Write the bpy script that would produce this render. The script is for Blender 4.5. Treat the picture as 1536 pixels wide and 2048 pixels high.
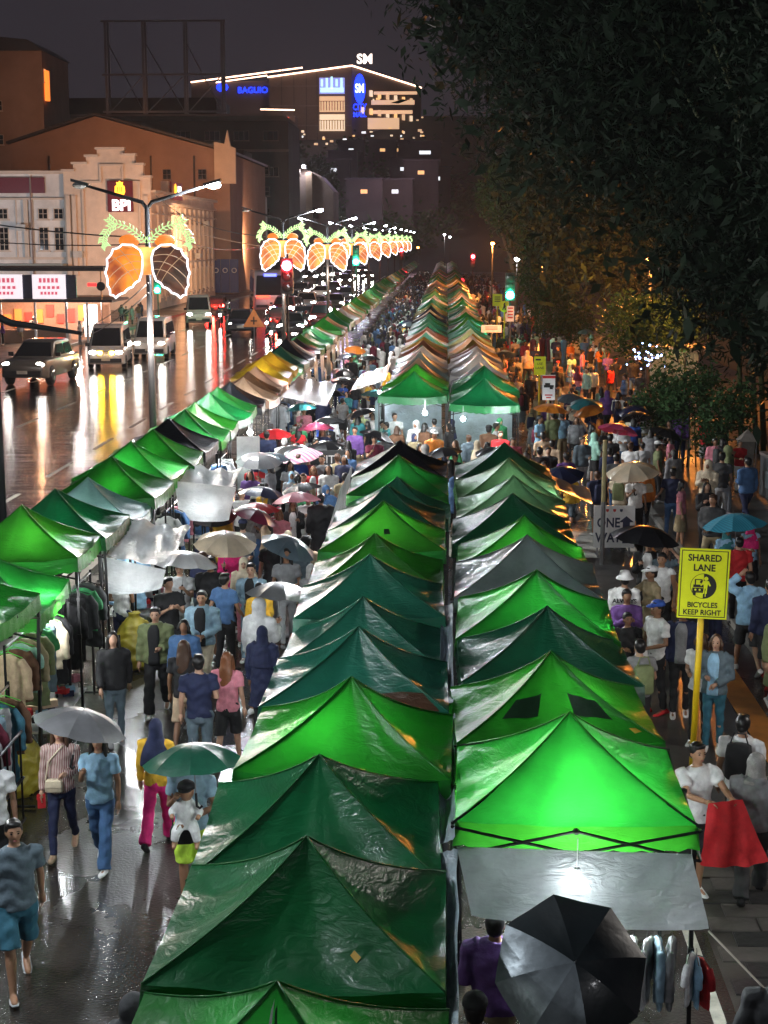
import bpy, bmesh, math, random
import numpy as np
from mathutils import Vector, Matrix, noise
R = math.radians
rnd = random.Random(7)
for o in list(bpy.data.objects):
    bpy.data.objects.remove(o, do_unlink=True)
SC = bpy.context.scene
COL = SC.collection
# ------------------------------------------------------------------ camera
CAM_H, PITCH, YAW, FPX = 7.0, R(10.28), R(2.33), 3000.0
cd = bpy.data.cameras.new('camera'); cam = bpy.data.objects.new('camera', cd); COL.objects.link(cam)
cam.location = (0, 0, CAM_H); cam.rotation_euler = (R(90) - PITCH, 0, YAW)
cd.sensor_fit = 'VERTICAL'; cd.sensor_height = 36.0; cd.lens = 36.0 * FPX / 2048.0
cd.clip_start = 0.2; cd.clip_end = 3000
SC.camera = cam
# ------------------------------------------------------------------ night sky
W = bpy.data.worlds.new('World'); SC.world = W; W.use_nodes = True
nt = W.node_tree; nt.nodes.clear()
wo = nt.nodes.new('ShaderNodeOutputWorld'); bg = nt.nodes.new('ShaderNodeBackground')
tc = nt.nodes.new('ShaderNodeTexCoord'); sx = nt.nodes.new('ShaderNodeSeparateXYZ')
rp = nt.nodes.new('ShaderNodeValToRGB')
rp.color_ramp.elements[0].position = 0.0; rp.color_ramp.elements[0].color = (0.027, 0.023, 0.030, 1)
rp.color_ramp.elements[1].position = 0.55; rp.color_ramp.elements[1].color = (0.017, 0.016, 0.022, 1)
nz = nt.nodes.new('ShaderNodeTexNoise'); nz.inputs['Scale'].default_value = 2.2; nz.inputs['Detail'].default_value = 4
mx = nt.nodes.new('ShaderNodeMixRGB'); mx.blend_type = 'MULTIPLY'; mx.inputs[0].default_value = 0.8
nt.links.new(tc.outputs['Generated'], sx.inputs[0]); nt.links.new(sx.outputs['Z'], rp.inputs[0])
nt.links.new(tc.outputs['Generated'], nz.inputs['Vector'])
nt.links.new(rp.outputs[0], mx.inputs[1]); nt.links.new(nz.outputs['Fac'], mx.inputs[2])
nt.links.new(mx.outputs[0], bg.inputs['Color']); bg.inputs['Strength'].default_value = 1.85
nt.links.new(bg.outputs[0], wo.inputs[0])
SC.view_settings.view_transform = 'Standard'; SC.view_settings.look = 'None'
SC.view_settings.exposure = 0.0; SC.view_settings.gamma = 1.0
SC.render.engine = 'CYCLES'
SC.cycles.use_denoising = True
SC.cycles.max_bounces = 6; SC.cycles.diffuse_bounces = 2; SC.cycles.glossy_bounces = 3
SC.cycles.transmission_bounces = 4; SC.cycles.transparent_max_bounces = 8
SC.cycles.sample_clamp_indirect = 4.0; SC.cycles.sample_clamp_direct = 0.0
SC.cycles.caustics_reflective = False; SC.cycles.caustics_refractive = False

# ------------------------------------------------------------------ helpers
F_ = Vector((-math.sin(YAW) * math.cos(PITCH), math.cos(YAW) * math.cos(PITCH), -math.sin(PITCH)))
R_ = Vector((math.cos(YAW), math.sin(YAW), 0)); U_ = R_.cross(F_)
def ray(px, py): return F_ + R_ * ((px - 768) / FPX) + U_ * ((1024 - py) / FPX)
def G(px, py, z=0.0):
    """photo pixel -> point of the horizontal plane z"""
    d = ray(px, py); t = (z - CAM_H) / d.z
    return Vector((d.x * t, d.y * t, z))
def P(px, py, y):
    """photo pixel -> point at street distance y"""
    d = ray(px, py); t = y / d.y
    return Vector((d.x * t, y, CAM_H + d.z * t))

class MB:
    def __init__(s): s.v = []; s.f = []; s.m = []
    def add(s, vs, fs, mi=0):
        b = len(s.v); s.v.extend([tuple(v) for v in vs])
        for f in fs: s.f.append(tuple(b + i for i in f)); s.m.append(mi)
        return s
    def box(s, c, d, mi=0, rz=0, M=None):
        cx, cy, cz = c; dx, dy, dz = d[0] / 2, d[1] / 2, d[2] / 2
        ca, sa = math.cos(rz), math.sin(rz); vs = []
        for z in (-dz, dz):
            for x, y in ((-dx, -dy), (dx, -dy), (dx, dy), (-dx, dy)):
                vs.append(Vector((cx + x * ca - y * sa, cy + x * sa + y * ca, cz + z)))
        if M is not None: vs = [M @ v for v in vs]
        return s.add(vs, [(3, 2, 1, 0), (4, 5, 6, 7), (0, 1, 5, 4), (1, 2, 6, 5), (2, 3, 7, 6), (3, 0, 4, 7)], mi)
    def tube(s, pts, rad, seg=8, mi=0, cap=True, closed=False):
        pts = [Vector(p) for p in pts]; n = len(pts)
        if not hasattr(rad, '__len__'): rad = [rad] * n
        rings = []; up = None
        for i in range(n):
            if closed: t = pts[(i + 1) % n] - pts[i - 1]
            else: t = pts[min(i + 1, n - 1)] - pts[max(i - 1, 0)]
            if t.length < 1e-9: t = Vector((0, 0, 1))
            t.normalize()
            if up is None:
                up = Vector((0, 0, 1)) if abs(t.z) < .9 else Vector((1, 0, 0))
            a = up - t * up.dot(t)
            if a.length < 1e-6: a = t.orthogonal()
            a.normalize(); b = t.cross(a); up = a
            rings.append([pts[i] + (a * math.cos(2 * math.pi * k / seg) + b * math.sin(2 * math.pi * k / seg)) * rad[i] for k in range(seg)])
        return s.loft(rings, mi, cap, closed)
    def loft(s, rings, mi=0, cap=True, closed=False):
        seg = len(rings[0]); n = len(rings); vs = [v for r in rings for v in r]; fs = []
        for i in range(n if closed else n - 1):
            j = (i + 1) % n
            for k in range(seg):
                k2 = (k + 1) % seg
                fs.append((i * seg + k, i * seg + k2, j * seg + k2, j * seg + k))
        if cap and not closed:
            fs.append(tuple(reversed(range(seg)))); fs.append(tuple((n - 1) * seg + k for k in range(seg)))
        return s.add(vs, fs, mi)
    def rings(s, spec, seg=16, mi=0, cap=True):
        """spec: (cx, cy, z, rx, ry)"""
        return s.loft([[Vector((cx + rx * math.cos(2 * math.pi * k / seg), cy + ry * math.sin(2 * math.pi * k / seg), z)) for k in range(seg)] for cx, cy, z, rx, ry in spec], mi, cap)
    def ball(s, c, r, seg=12, rg=8, mi=0, fn=None):
        if not hasattr(r, '__len__'): r = (r, r, r)
        c = Vector(c); rr = []
        for i in range(rg + 1):
            th = math.pi * (i / rg) if 0 < i < rg else (0.04 if i == 0 else math.pi - .04)
            ring = []
            for k in range(seg):
                ph = 2 * math.pi * k / seg
                d = Vector((math.sin(th) * math.cos(ph), math.sin(th) * math.sin(ph), -math.cos(th)))
                p = Vector((d.x * r[0], d.y * r[1], d.z * r[2]))
                if fn: p = fn(p, d)
                ring.append(c + p)
            rr.append(ring)
        return s.loft(rr, mi, True)
    def prism(s, poly, a, b, mi=0):
        """closed polygon of 3-D points, extruded by vector b-a"""
        off = Vector(b) - Vector(a); n = len(poly); p0 = [Vector(p) for p in poly]; p1 = [p + off for p in p0]
        fs = [tuple(reversed(range(n))), tuple(range(n, 2 * n))] + [(i, (i + 1) % n, n + (i + 1) % n, n + i) for i in range(n)]
        return s.add(p0 + p1, fs, mi)
    def mesh(s, name, mats, smooth=False):
        me = bpy.data.meshes.new(name); me.from_pydata(s.v, [], s.f)
        if not isinstance(mats, (list, tuple)): mats = [mats]
        for m in mats: me.materials.append(m)
        if len(mats) > 1: me.polygons.foreach_set('material_index', s.m)
        if smooth: me.polygons.foreach_set('use_smooth', [True] * len(me.polygons))
        me.update(); return me
    def build(s, name, mats, parent=None, smooth=False, loc=None):
        return link(name, s.mesh(name, mats, smooth), parent, loc)
def link(name, me, parent=None, loc=None, rz=None, scale=None):
    o = bpy.data.objects.new(name, me); COL.objects.link(o)
    if parent is not None: o.parent = parent
    if loc is not None: o.location = loc
    if rz is not None: o.rotation_euler = (0, 0, rz)
    if scale is not None: o.scale = (scale,) * 3 if not hasattr(scale, '__len__') else scale
    return o
USED = {}
def tag(o, label, cat, group=None):
    o['label'] = label; o['category'] = cat
    if group: o['group'] = group
    USED[label] = USED.get(label, 0) + 1
    return o
def thing(name, label, cat, loc=(0, 0, 0), rz=0.0, group=None, scale=1.0):
    o = bpy.data.objects.new(name, None); COL.objects.link(o)
    o.location = loc; o.rotation_euler = (0, 0, rz); o.empty_display_size = .1
    o.scale = (scale,) * 3
    return tag(o, label, cat, group)
def kids(o): return [c for c in o.children]
def copy_tree(o, label=None, loc=None, rz=None, parent=None):
    c = o.copy(); COL.objects.link(c)
    if parent is not None: c.parent = parent
    for ch in kids(o): copy_tree(ch, parent=c)
    if label: c['label'] = label; USED[label] = USED.get(label, 0) + 1
    if loc is not None: c.location = loc
    if rz is not None: c.rotation_euler = (0, 0, rz)
    return c
def struct(o): o['kind'] = 'structure'; return o
def stuff(o): o['kind'] = 'stuff'; return o
def setmat(o, *ms):
    for i, m in enumerate(ms):
        if i < len(o.material_slots):
            o.material_slots[i].link = 'OBJECT'; o.material_slots[i].material = m
    return o
ORD = 'first second third fourth fifth sixth seventh eighth ninth tenth eleventh twelfth thirteenth fourteenth fifteenth sixteenth seventeenth eighteenth nineteenth twentieth'.split()
TENS = {2: 'twenty', 3: 'thirty', 4: 'forty', 5: 'fifty', 6: 'sixty', 7: 'seventy', 8: 'eighty', 9: 'ninety'}
def ordinal(i):
    if i < 20: return ORD[i]
    if i >= 99: return 'hundredth' if i == 99 else 'hundred-and-' + ordinal(i - 100)
    t, u = divmod(i + 1, 10)
    return (TENS[t][:-1] + 'ieth') if u == 0 else TENS[t] + '-' + ORD[u - 1]

# ------------------------------------------------------------------ materials
MC = {}
def mat(name, col, rough=.6, metal=0., var=.15, scale=6., bump=0., bscale=40., coat=0., crough=.1, spec=.5, trans=0.):
    if name in MC: return MC[name]
    m = bpy.data.materials.new(name); m.use_nodes = True; n = m.node_tree; b = n.nodes['Principled BSDF']
    b.inputs['Roughness'].default_value = rough; b.inputs['Metallic'].default_value = metal
    b.inputs['Coat Weight'].default_value = coat; b.inputs['Coat Roughness'].default_value = crough
    b.inputs['Specular IOR Level'].default_value = spec
    t = n.nodes.new('ShaderNodeTexCoord')
    if var:
        z = n.nodes.new('ShaderNodeTexNoise'); z.inputs['Scale'].default_value = scale; z.inputs['Detail'].default_value = 5
        z.inputs['Roughness'].default_value = .65
        n.links.new(t.outputs['Object'], z.inputs['Vector'])
        r = n.nodes.new('ShaderNodeValToRGB'); lo = 1 - var; hi = 1 + var
        r.color_ramp.elements[0].position = .3; r.color_ramp.elements[1].position = .7
        r.color_ramp.elements[0].color = (col[0] * lo, col[1] * lo, col[2] * lo, 1)
        r.color_ramp.elements[1].color = (min(1, col[0] * hi), min(1, col[1] * hi), min(1, col[2] * hi), 1)
        n.links.new(z.outputs['Fac'], r.inputs[0]); n.links.new(r.outputs[0], b.inputs['Base Color'])
    else: b.inputs['Base Color'].default_value = (*col, 1)
    if bump:
        z2 = n.nodes.new('ShaderNodeTexNoise'); z2.inputs['Scale'].default_value = bscale; z2.inputs['Detail'].default_value = 4
        n.links.new(t.outputs['Object'], z2.inputs['Vector'])
        bp = n.nodes.new('ShaderNodeBump'); bp.inputs['Strength'].default_value = bump; bp.inputs['Distance'].default_value = .02
        n.links.new(z2.outputs['Fac'], bp.inputs['Height']); n.links.new(bp.outputs[0], b.inputs['Normal'])
        if coat: n.links.new(bp.outputs[0], b.inputs['Coat Normal'])
    if trans:
        tr = n.nodes.new('ShaderNodeBsdfTranslucent'); tr.inputs['Color'].default_value = (*[min(1, c * 1.25) for c in col], 1)
        ms = n.nodes.new('ShaderNodeMixShader'); ms.inputs[0].default_value = trans
        out = n.nodes['Material Output']
        n.links.new(b.outputs[0], ms.inputs[1]); n.links.new(tr.outputs[0], ms.inputs[2]); n.links.new(ms.outputs[0], out.inputs['Surface'])
    MC[name] = m; return m
def emit(name, col, s, base=None):
    if name in MC: return MC[name]
    m = bpy.data.materials.new(name); m.use_nodes = True; b = m.node_tree.nodes['Principled BSDF']
    b.inputs['Base Color'].default_value = (*(base or col), 1); b.inputs['Emission Color'].default_value = (*col, 1)
    b.inputs['Emission Strength'].default_value = s; b.inputs['Roughness'].default_value = .6
    MC[name] = m; return m
def fabric(name, col, tr=.42, rough=.5, coat=.55, crough=.22, bump=.35, spec=.25):
    """wet translucent canopy cloth with hanging wrinkles"""
    if name in MC: return MC[name]
    m = bpy.data.materials.new(name); m.use_nodes = True; n = m.node_tree; b = n.nodes['Principled BSDF']; L = n.links.new
    t = n.nodes.new('ShaderNodeTexCoord'); oi = n.nodes.new('ShaderNodeObjectInfo')
    ad = n.nodes.new('ShaderNodeVectorMath'); ad.operation = 'ADD'; sc = n.nodes.new('ShaderNodeVectorMath'); sc.operation = 'SCALE'
    cx = n.nodes.new('ShaderNodeCombineXYZ')
    for k in range(3): L(oi.outputs['Random'], cx.inputs[k])
    L(cx.outputs[0], sc.inputs[0]); sc.inputs['Scale'].default_value = 37.
    L(t.outputs['Object'], ad.inputs[0]); L(sc.outputs[0], ad.inputs[1])
    z = n.nodes.new('ShaderNodeTexNoise'); z.inputs['Scale'].default_value = 2.3; z.inputs['Detail'].default_value = 6; z.inputs['Roughness'].default_value = .6
    L(ad.outputs[0], z.inputs['Vector'])
    hs = n.nodes.new('ShaderNodeHueSaturation'); hs.inputs['Color'].default_value = (*col, 1)
    mr = n.nodes.new('ShaderNodeMapRange'); mr.inputs[3].default_value = .4; mr.inputs[4].default_value = 1.5
    L(z.outputs['Fac'], mr.inputs[0]); L(mr.outputs[0], hs.inputs['Value'])
    mh = n.nodes.new('ShaderNodeMapRange'); mh.inputs[3].default_value = .485; mh.inputs[4].default_value = .515
    L(oi.outputs['Random'], mh.inputs[0]); L(mh.outputs[0], hs.inputs['Hue'])
    L(hs.outputs[0], b.inputs['Base Color'])
    b.inputs['Roughness'].default_value = rough; b.inputs['Coat Weight'].default_value = coat; b.inputs['Coat Roughness'].default_value = crough
    # wrinkles: fine warped noise plus droplets
    mp = n.nodes.new('ShaderNodeMapping'); mp.inputs['Scale'].default_value = (1.6, 1.6, 5.0); mp.inputs['Rotation'].default_value = (0, 0, .7)
    L(ad.outputs[0], mp.inputs[0])
    w = n.nodes.new('ShaderNodeTexNoise'); w.inputs['Scale'].default_value = 3.2; w.inputs['Detail'].default_value = 7; w.inputs['Distortion'].default_value = 1.4
    L(mp.outputs[0], w.inputs['Vector'])
    dr = n.nodes.new('ShaderNodeTexNoise'); dr.inputs['Scale'].default_value = 70; dr.inputs['Detail'].default_value = 2
    L(ad.outputs[0], dr.inputs['Vector'])
    b1 = n.nodes.new('ShaderNodeBump'); b1.inputs['Strength'].default_value = bump; b1.inputs['Distance'].default_value = .08; b.inputs['Specular IOR Level'].default_value = spec
    b2 = n.nodes.new('ShaderNodeBump'); b2.inputs['Strength'].default_value = .1; b2.inputs['Distance'].default_value = .01
    L(w.outputs['Fac'], b1.inputs['Height']); L(dr.outputs['Fac'], b2.inputs['Height']); L(b1.outputs[0], b2.inputs['Normal'])
    L(b1.outputs[0], b.inputs['Normal']); L(b2.outputs[0], b.inputs['Coat Normal'])
    tr_ = n.nodes.new('ShaderNodeBsdfTranslucent'); L(hs.outputs[0], tr_.inputs['Color'])
    ms = n.nodes.new('ShaderNodeMixShader'); ms.inputs[0].default_value = tr
    L(b.outputs[0], ms.inputs[1]); L(tr_.outputs[0], ms.inputs[2]); L(ms.outputs[0], n.nodes['Material Output'].inputs['Surface'])
    MC[name] = m; return m
def cloth(c): 
    k = CL[c]; return mat('cloth_' + c, k, .8, 0, .22, 9, .25, 30)
CL = dict(white=(.72, .72, .72), black=(.012, .012, .014), navy=(.012, .018, .06), grey=(.2, .2, .21), charcoal=(.045, .047, .05),
          denim=(.06, .14, .3), lightdenim=(.25, .38, .48), beige=(.5, .36, .24), cream=(.65, .55, .4), pink=(.68, .24, .3), red=(.5, .015, .02),
          hotpink=(.75, .02, .2), maroon=(.14, .012, .035), olive=(.17, .2, .09), green=(.03, .22, .08), lime=(.5, .75, .06), yellow=(.7, .4, .03), teal=(.03, .2, .22),
          blue=(.03, .09, .4), sky=(.3, .52, .72), purple=(.14, .06, .25), brown=(.13, .06, .03), khaki=(.33, .26, .15), slate=(.1, .14, .17), orange=(.6, .18, .02),
          ltgrey=(.42, .43, .45), mint=(.3, .55, .45), tealblue=(.03, .13, .19))
M_BLACKMETAL = mat('black_metal', (.012, .012, .013), .4, .3, .1)
M_STEEL = mat('grey_steel', (.25, .25, .26), .35, .8)
M_POLE = mat('dark_pole_paint', (.02, .02, .022), .45, .2)
M_RUBBER = mat('tyre_rubber', (.012, .012, .012), .7)
M_WHITEP = mat('white_plastic', (.7, .7, .7), .4)
M_GLASS = mat('dark_glass', (.012, .014, .017), .06, 0, 0, spec=.8)
def sodium(e=1): return (1., .36, .06)
def lamp(name, loc, power, col=(1, .97, .93), size=.1, spot=None, rot=None):
    d = bpy.data.lights.new(name, 'SPOT' if spot else 'POINT'); d.energy = power; d.color = col; d.shadow_soft_size = size
    if spot: d.spot_size = spot; d.spot_blend = .4
    o = bpy.data.objects.new(name, d); COL.objects.link(o); o.location = loc
    if rot: o.rotation_euler = rot
    return o
TS = bpy.data.scenes.new('workbench')
def evaluated(o):
    TS.collection.objects.link(o); vl = TS.view_layers[0]; vl.update()
    me = bpy.data.meshes.new_from_object(o.evaluated_get(vl.depsgraph)); TS.collection.objects.unlink(o); bpy.data.objects.remove(o); return me
FONTC = {}
def text_mesh(txt, size, mat_, depth=.01, align='CENTER', bold=0., sx=1.):
    k = (txt, size, mat_.name, depth, bold, sx)
    if k in FONTC: return FONTC[k]
    c = bpy.data.curves.new('lettering', 'FONT'); c.body = txt; c.size = size; c.align_x = align; c.align_y = 'CENTER'; c.extrude = depth
    c.offset = bold; c.resolution_u = 3
    o = bpy.data.objects.new('lettering', c); me = evaluated(o); bpy.data.curves.remove(c)
    if sx != 1: me.transform(Matrix.Diagonal((sx, 1, 1, 1)))
    me.materials.clear(); me.materials.append(mat_); me.name = 'lettering'
    FONTC[k] = me; return me
def lettering(parent, txt, size, m, loc, rot=(R(90), 0, 0), depth=.01, bold=0., sx=1., name='lettering'):
    o = link(name, text_mesh(txt, size, m, depth, 'CENTER', bold, sx), parent, loc); o.rotation_euler = rot; return o
# ================================================================== ground
def wet(name, col, r0, r1, grain, gscale, wave, wscale=(1, 1, 1), coat=.6):
    m = bpy.data.materials.new(name); m.use_nodes = True; n = m.node_tree; b = n.nodes['Principled BSDF']; L = n.links.new
    t = n.nodes.new('ShaderNodeTexCoord')
    z = n.nodes.new('ShaderNodeTexNoise'); z.inputs['Scale'].default_value = .35; z.inputs['Detail'].default_value = 6; z.inputs['Roughness'].default_value = .6
    L(t.outputs['Object'], z.inputs['Vector'])
    r = n.nodes.new('ShaderNodeMapRange'); r.inputs[1].default_value = .38; r.inputs[2].default_value = .62; r.inputs[3].default_value = r0; r.inputs[4].default_value = r1
    L(z.outputs['Fac'], r.inputs[0]); L(r.outputs[0], b.inputs['Roughness'])
    z1 = n.nodes.new('ShaderNodeTexNoise'); z1.inputs['Scale'].default_value = 1.7; z1.inputs['Detail'].default_value = 8; L(t.outputs['Object'], z1.inputs['Vector'])
    cr = n.nodes.new('ShaderNodeValToRGB'); cr.color_ramp.elements[0].position = .3; cr.color_ramp.elements[1].position = .72
    cr.color_ramp.elements[0].color = (col[0] * .55, col[1] * .55, col[2] * .55, 1); cr.color_ramp.elements[1].color = (col[0] * 1.5, col[1] * 1.5, col[2] * 1.5, 1)
    L(z1.outputs['Fac'], cr.inputs[0]); L(cr.outputs[0], b.inputs['Base Color'])
    g = n.nodes.new('ShaderNodeTexNoise'); g.inputs['Scale'].default_value = gscale; g.inputs['Detail'].default_value = 3; L(t.outputs['Object'], g.inputs['Vector'])
    mp = n.nodes.new('ShaderNodeMapping'); mp.inputs['Scale'].default_value = wscale; L(t.outputs['Object'], mp.inputs[0])
    w = n.nodes.new('ShaderNodeTexNoise'); w.inputs['Scale'].default_value = 1.; w.inputs['Detail'].default_value = 5; L(mp.outputs[0], w.inputs['Vector'])
    b1 = n.nodes.new('ShaderNodeBump'); b1.inputs['Strength'].default_value = 1; b1.inputs['Distance'].default_value = wave
    b2 = n.nodes.new('ShaderNodeBump'); b2.inputs['Strength'].default_value = 1; b2.inputs['Distance'].default_value = grain
    L(w.outputs['Fac'], b1.inputs['Height']); L(g.outputs['Fac'], b2.inputs['Height']); L(b1.outputs[0], b2.inputs['Normal'])
    L(b2.outputs[0], b.inputs['Normal']); L(b1.outputs[0], b.inputs['Coat Normal'])
    b.inputs['Coat Weight'].default_value = coat; b.inputs['Coat Roughness'].default_value = r0; b.inputs['Coat IOR'].default_value = 1.4
    return m
M_ROAD = wet('wet_road_asphalt', (.015, .014, .018), .05, .15, .002, 60, .022, (.35, 2.2, 1), .35)
M_ALLEY = wet('wet_alley_asphalt', (.028, .024, .021), .14, .42, .008, 30, .012, (1.5, 1.5, 1), .35)
M_SIDE = wet('damp_concrete', (.05, .045, .041), .3, .55, .003, 60, .01, (1, 1, 1), .1)
M_EARTH = mat('dark_earth', (.02, .022, .018), .9, 0, .3, .05)
M_LINE = mat('worn_white_paint', (.5, .48, .42), .45, 0, .35, 4)
M_ORANGE = mat('worn_orange_paint', (.42, .16, .03), .5, 0, .3, 2)
def sheet(name, x0, x1, y0, y1, z, m, nx=1, ny=1):
    b = MB(); vs = [(x0 + (x1 - x0) * i / nx, y0 + (y1 - y0) * j / ny, z) for j in range(ny + 1) for i in range(nx + 1)]
    b.add(vs, [(j * (nx + 1) + i, j * (nx + 1) + i + 1, (j + 1) * (nx + 1) + i + 1, (j + 1) * (nx + 1) + i) for j in range(ny) for i in range(nx)])
    return struct(b.build(name, m))
def gz(x): return .12 if x > 5.45 or x < -25.2 else 0.
sheet('ground', -345, 345, -70, 960, -.03, M_EARTH)
sheet('road', -25, -7.6, -5, 420, 0, M_ROAD)
sheet('alley_pavement', -7.6, 5.3, -5, 420, 0, M_ALLEY)
k = MB(); k.box((5.375, 207, .055), (.15, 424, .13)); struct(k.build('kerb', mat('kerb_concrete', (.2, .19, .17), .6, 0, .25, 2)))
k = MB(); k.box((-25.1, 207, .055), (.2, 424, .13)); struct(k.build('kerb', MC['kerb_concrete']))
k = MB(); k.box((-7.6, 207, .06), (.3, 424, .16)); struct(k.build('median_kerb', MC['kerb_concrete']))
b = MB(); b.box((10.5, 207, .05), (10.1, 424, .13)); struct(b.build('sidewalk', M_SIDE))
b = MB(); b.box((-32.6, 207, .05), (14.8, 424, .13)); struct(b.build('sidewalk', M_SIDE))
# painted lines
ln = MB()
for y in range(8, 300, 6):
    for x in (-11.9, -16.2, -20.6): ln.add([(x - .07, y, .004), (x + .07, y, .004), (x + .07, y + 3, .004), (x - .07, y + 3, .004)], [(0, 1, 2, 3)])
struct(ln.build('lane_markings', M_LINE))
for nm, x0, x1, y0, y1, m in (('white_line', 2.48, 2.6, 8, 31, M_LINE), ('orange_line', 4.42, 4.84, 8, 60, M_ORANGE), ('white_line', -8.1, -7.98, 8, 300, M_LINE)):
    sheet(nm, x0, x1, y0, y1, .004, m, 1, 30)
# zebra crossing at the gap between the two blocks of canopies
cw = MB()
for i in range(9):
    x = -4.6 + i * 1.1; cw.add([(x, 33, .004), (x + .5, 33, .004), (x + .5, 36.4, .004), (x, 36.4, .004)], [(0, 1, 2, 3)])
struct(cw.build('crossing_markings', M_LINE))
# slabs of the shared lane: each one its own piece
MP = [mat('paver_stone', (.085, .076, .07), .42, 0, .25, 3, .3, 14), mat('paver_stone_dark', (.035, .034, .034), .3, 0, .25, 3, .3, 14), mat('paver_stone_brown', (.07, .054, .046), .45, 0, .25, 3, .3, 14)]
lane = sheet('shared_lane', 2.72, 4.4, 8, 32, .002, M_SIDE, 1, 12)
pm = []
for q in range(3):
    v = MB(); v.box((0, 0, .009), (.50, .31, .018)); v.box((0, 0, .0195), (.47, .28, .003)); pm.append(v.mesh('paver', MP[q]))
cnt = 0
for j in range(26):
    y = 9.4 + j * .33
    for i in range(3):
        x = 3.03 + i * .53 + (.2 if j % 2 else 0)
        if x > 4.3 or cnt >= 262: continue
        q = 1 if (j % 5 == 3 or i == 0 and j % 3 == 0) else (2 if i == 2 else 0)
        o = link('paver', pm[q], lane, (x + rnd.uniform(-.006, .006), y, rnd.uniform(-.002, .004)), rnd.uniform(-.012, .012)); cnt += 1
# hillside beyond the street
def hill_h(x, y):
    d = max(0., y - 330.) / 270.; h = 46 * min(1.3, d) ** 1.05 + 7 * noise.noise(Vector((x * .008, y * .008, 3.1))) * min(1, d * 2)
    return h * (1 - .55 * max(0, min(1, (x - 80) / 200))) - .03
hb = MB(); NX, NY = 60, 44
for j in range(NY + 1):
    for i in range(NX + 1):
        x = -330 + 660 * i / NX; y = 330 + 620 * j / NY; hb.v.append((x, y, hill_h(x, y) - (.4 if j == 0 else 0)))
for j in range(NY):
    for i in range(NX): hb.f.append((j * (NX + 1) + i, j * (NX + 1) + i + 1, (j + 1) * (NX + 1) + i + 1, (j + 1) * (NX + 1) + i)); hb.m.append(0)
struct(hb.build('hill', mat('dark_hillside', (.018, .024, .016), .95, 0, .4, .03), smooth=True))
# ================================================================== buildings
M_WHITEWALL = mat('white_painted_wall', (.62, .6, .58), .75, 0, .26, .35, .1, 3)
M_PEACH = mat('cream_painted_wall', (.62, .5, .4), .75, 0, .24, .35, .1, 3)
M_GABLEWALL = mat('brown_rendered_wall', (.3, .2, .15), .85, 0, .18, .25)
M_DARKROOF = mat('dark_roof_sheet', (.05, .05, .055), .5, .2, .2, .5)
M_GREYWALL = mat('grey_concrete_wall', (.22, .18, .17), .85, 0, .2, .3)
M_DARKWALL = mat('dark_concrete_wall', (.075, .068, .066), .85, 0, .25, .2)
M_MAROON = mat('maroon_sign_panel', (.13, .012, .022), .4)
M_TRIM = mat('cream_trim', (.56, .47, .39), .7, 0, .12, .5)
def box_part(name, c, d, m, parent, rz=0): b = MB(); b.box(c, d, 0, rz); return b.build(name, m, parent)
def window(parent, x, z, w, h, y, m_frame, m_glass, cols=2, rows=2, face='y', depth=.16, glassname='pane'):
    """one window: a frame with a recessed pane and glazing bars; face y looks to -y, face x looks to +x"""
    f = MB(); t = .07
    def bx(cx, cz, dx, dz, dep, off):
        if face == 'y': f.box((x + cx, y + off, z + cz), (dx, dep, dz))
        else: f.box((y - off, x + cx, z + cz), (dep, dx, dz))
    for s in (-1, 1):
        bx(s * (w / 2 - t / 2), 0, t, h, depth, -.02)
        bx(0, s * (h / 2 - t / 2), w - 2 * t - .004, t, depth, -.02)
    for i in range(1, cols): bx(-w / 2 + w * i / cols, 0, .045, h - 2 * t - .004, .07, -.03)
    for i in range(1, rows): bx(0, -h / 2 + h * i / rows, w - 2 * t - .008, .04, .06, -.035)
    bx(0, -h / 2 - .07, w + .25, .12, .3, -.06)
    o = f.build('window', m_frame, parent)
    g = MB()
    if face == 'y': g.box((x, y + .0, z), (w - .1, .03, h - .1))
    else: g.box((y, x, z), (.03, w - .1, h - .1))
    g.build(glassname, m_glass, o); return o

# ---- corner bank building: white wing, stepped gable bay, long street side
bank = thing('bank_building', 'old two-storey bank building with stepped parapet and glowing crest sign on the street corner', 'building', (-29.0, 150, 0))
def wall_box(nm, x0, x1, y0, y1, z0, z1, m): return box_part(nm, ((x0 + x1) / 2, (y0 + y1) / 2, (z0 + z1) / 2), (x1 - x0, y1 - y0, z1 - z0), m, bank)
wall_box('wall', -40, -8.62, 0, 20, 0, 13.4, M_WHITEWALL)
wall_box('wall', -8.6, 0, -.6, 16, 0, 11.6, M_PEACH)
wall_box('wall', -8, -.02, 16.02, 40, 0, 11.6, M_PEACH)
g = MB(); g.box((-24, -.18, 13.55), (31, .75, .3)); g.box((-24, -.14, 11.0), (31, .4, .18)); g.box((-24, -.1, 5.2), (31, .3, .25)); g.build('cornice', M_TRIM, bank)
g = MB()
for x in (-38, -33.5, -29, -24.5, -20, -18, -12.6): g.box((x, -.12, 8.1), (.42, .26, 5.6))
for x in (-36, -31.2, -26.8, -22.2, -13.6): g.box((x, -.05, 8.1), (.1, .12, 5.6))
g.build('pilaster', M_TRIM, bank)
box_part('sign_board', (-15.2, -.2, 12.3), (9.2, .2, 1.5), M_MAROON, bank)
box_part('sign_board', (-30.6, -.2, 12.3), (9, .2, 1.9), M_MAROON, bank)
for x in (-9.35, -10.9, -14.9, -16.4, -22.3, -29):
    window(bank, x, 9.55, .98, 1.05, -.02, M_TRIM, M_GLASS, 2, 2); window(bank, x, 7.1, .98, 2.3, -.02, M_TRIM, M_GLASS, 2, 4)
box_part('awning', (-13, -1.2, 4.6), (9, 2.2, .2), mat('grey_green_awning', (.2, .22, .2), .6), bank)
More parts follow.
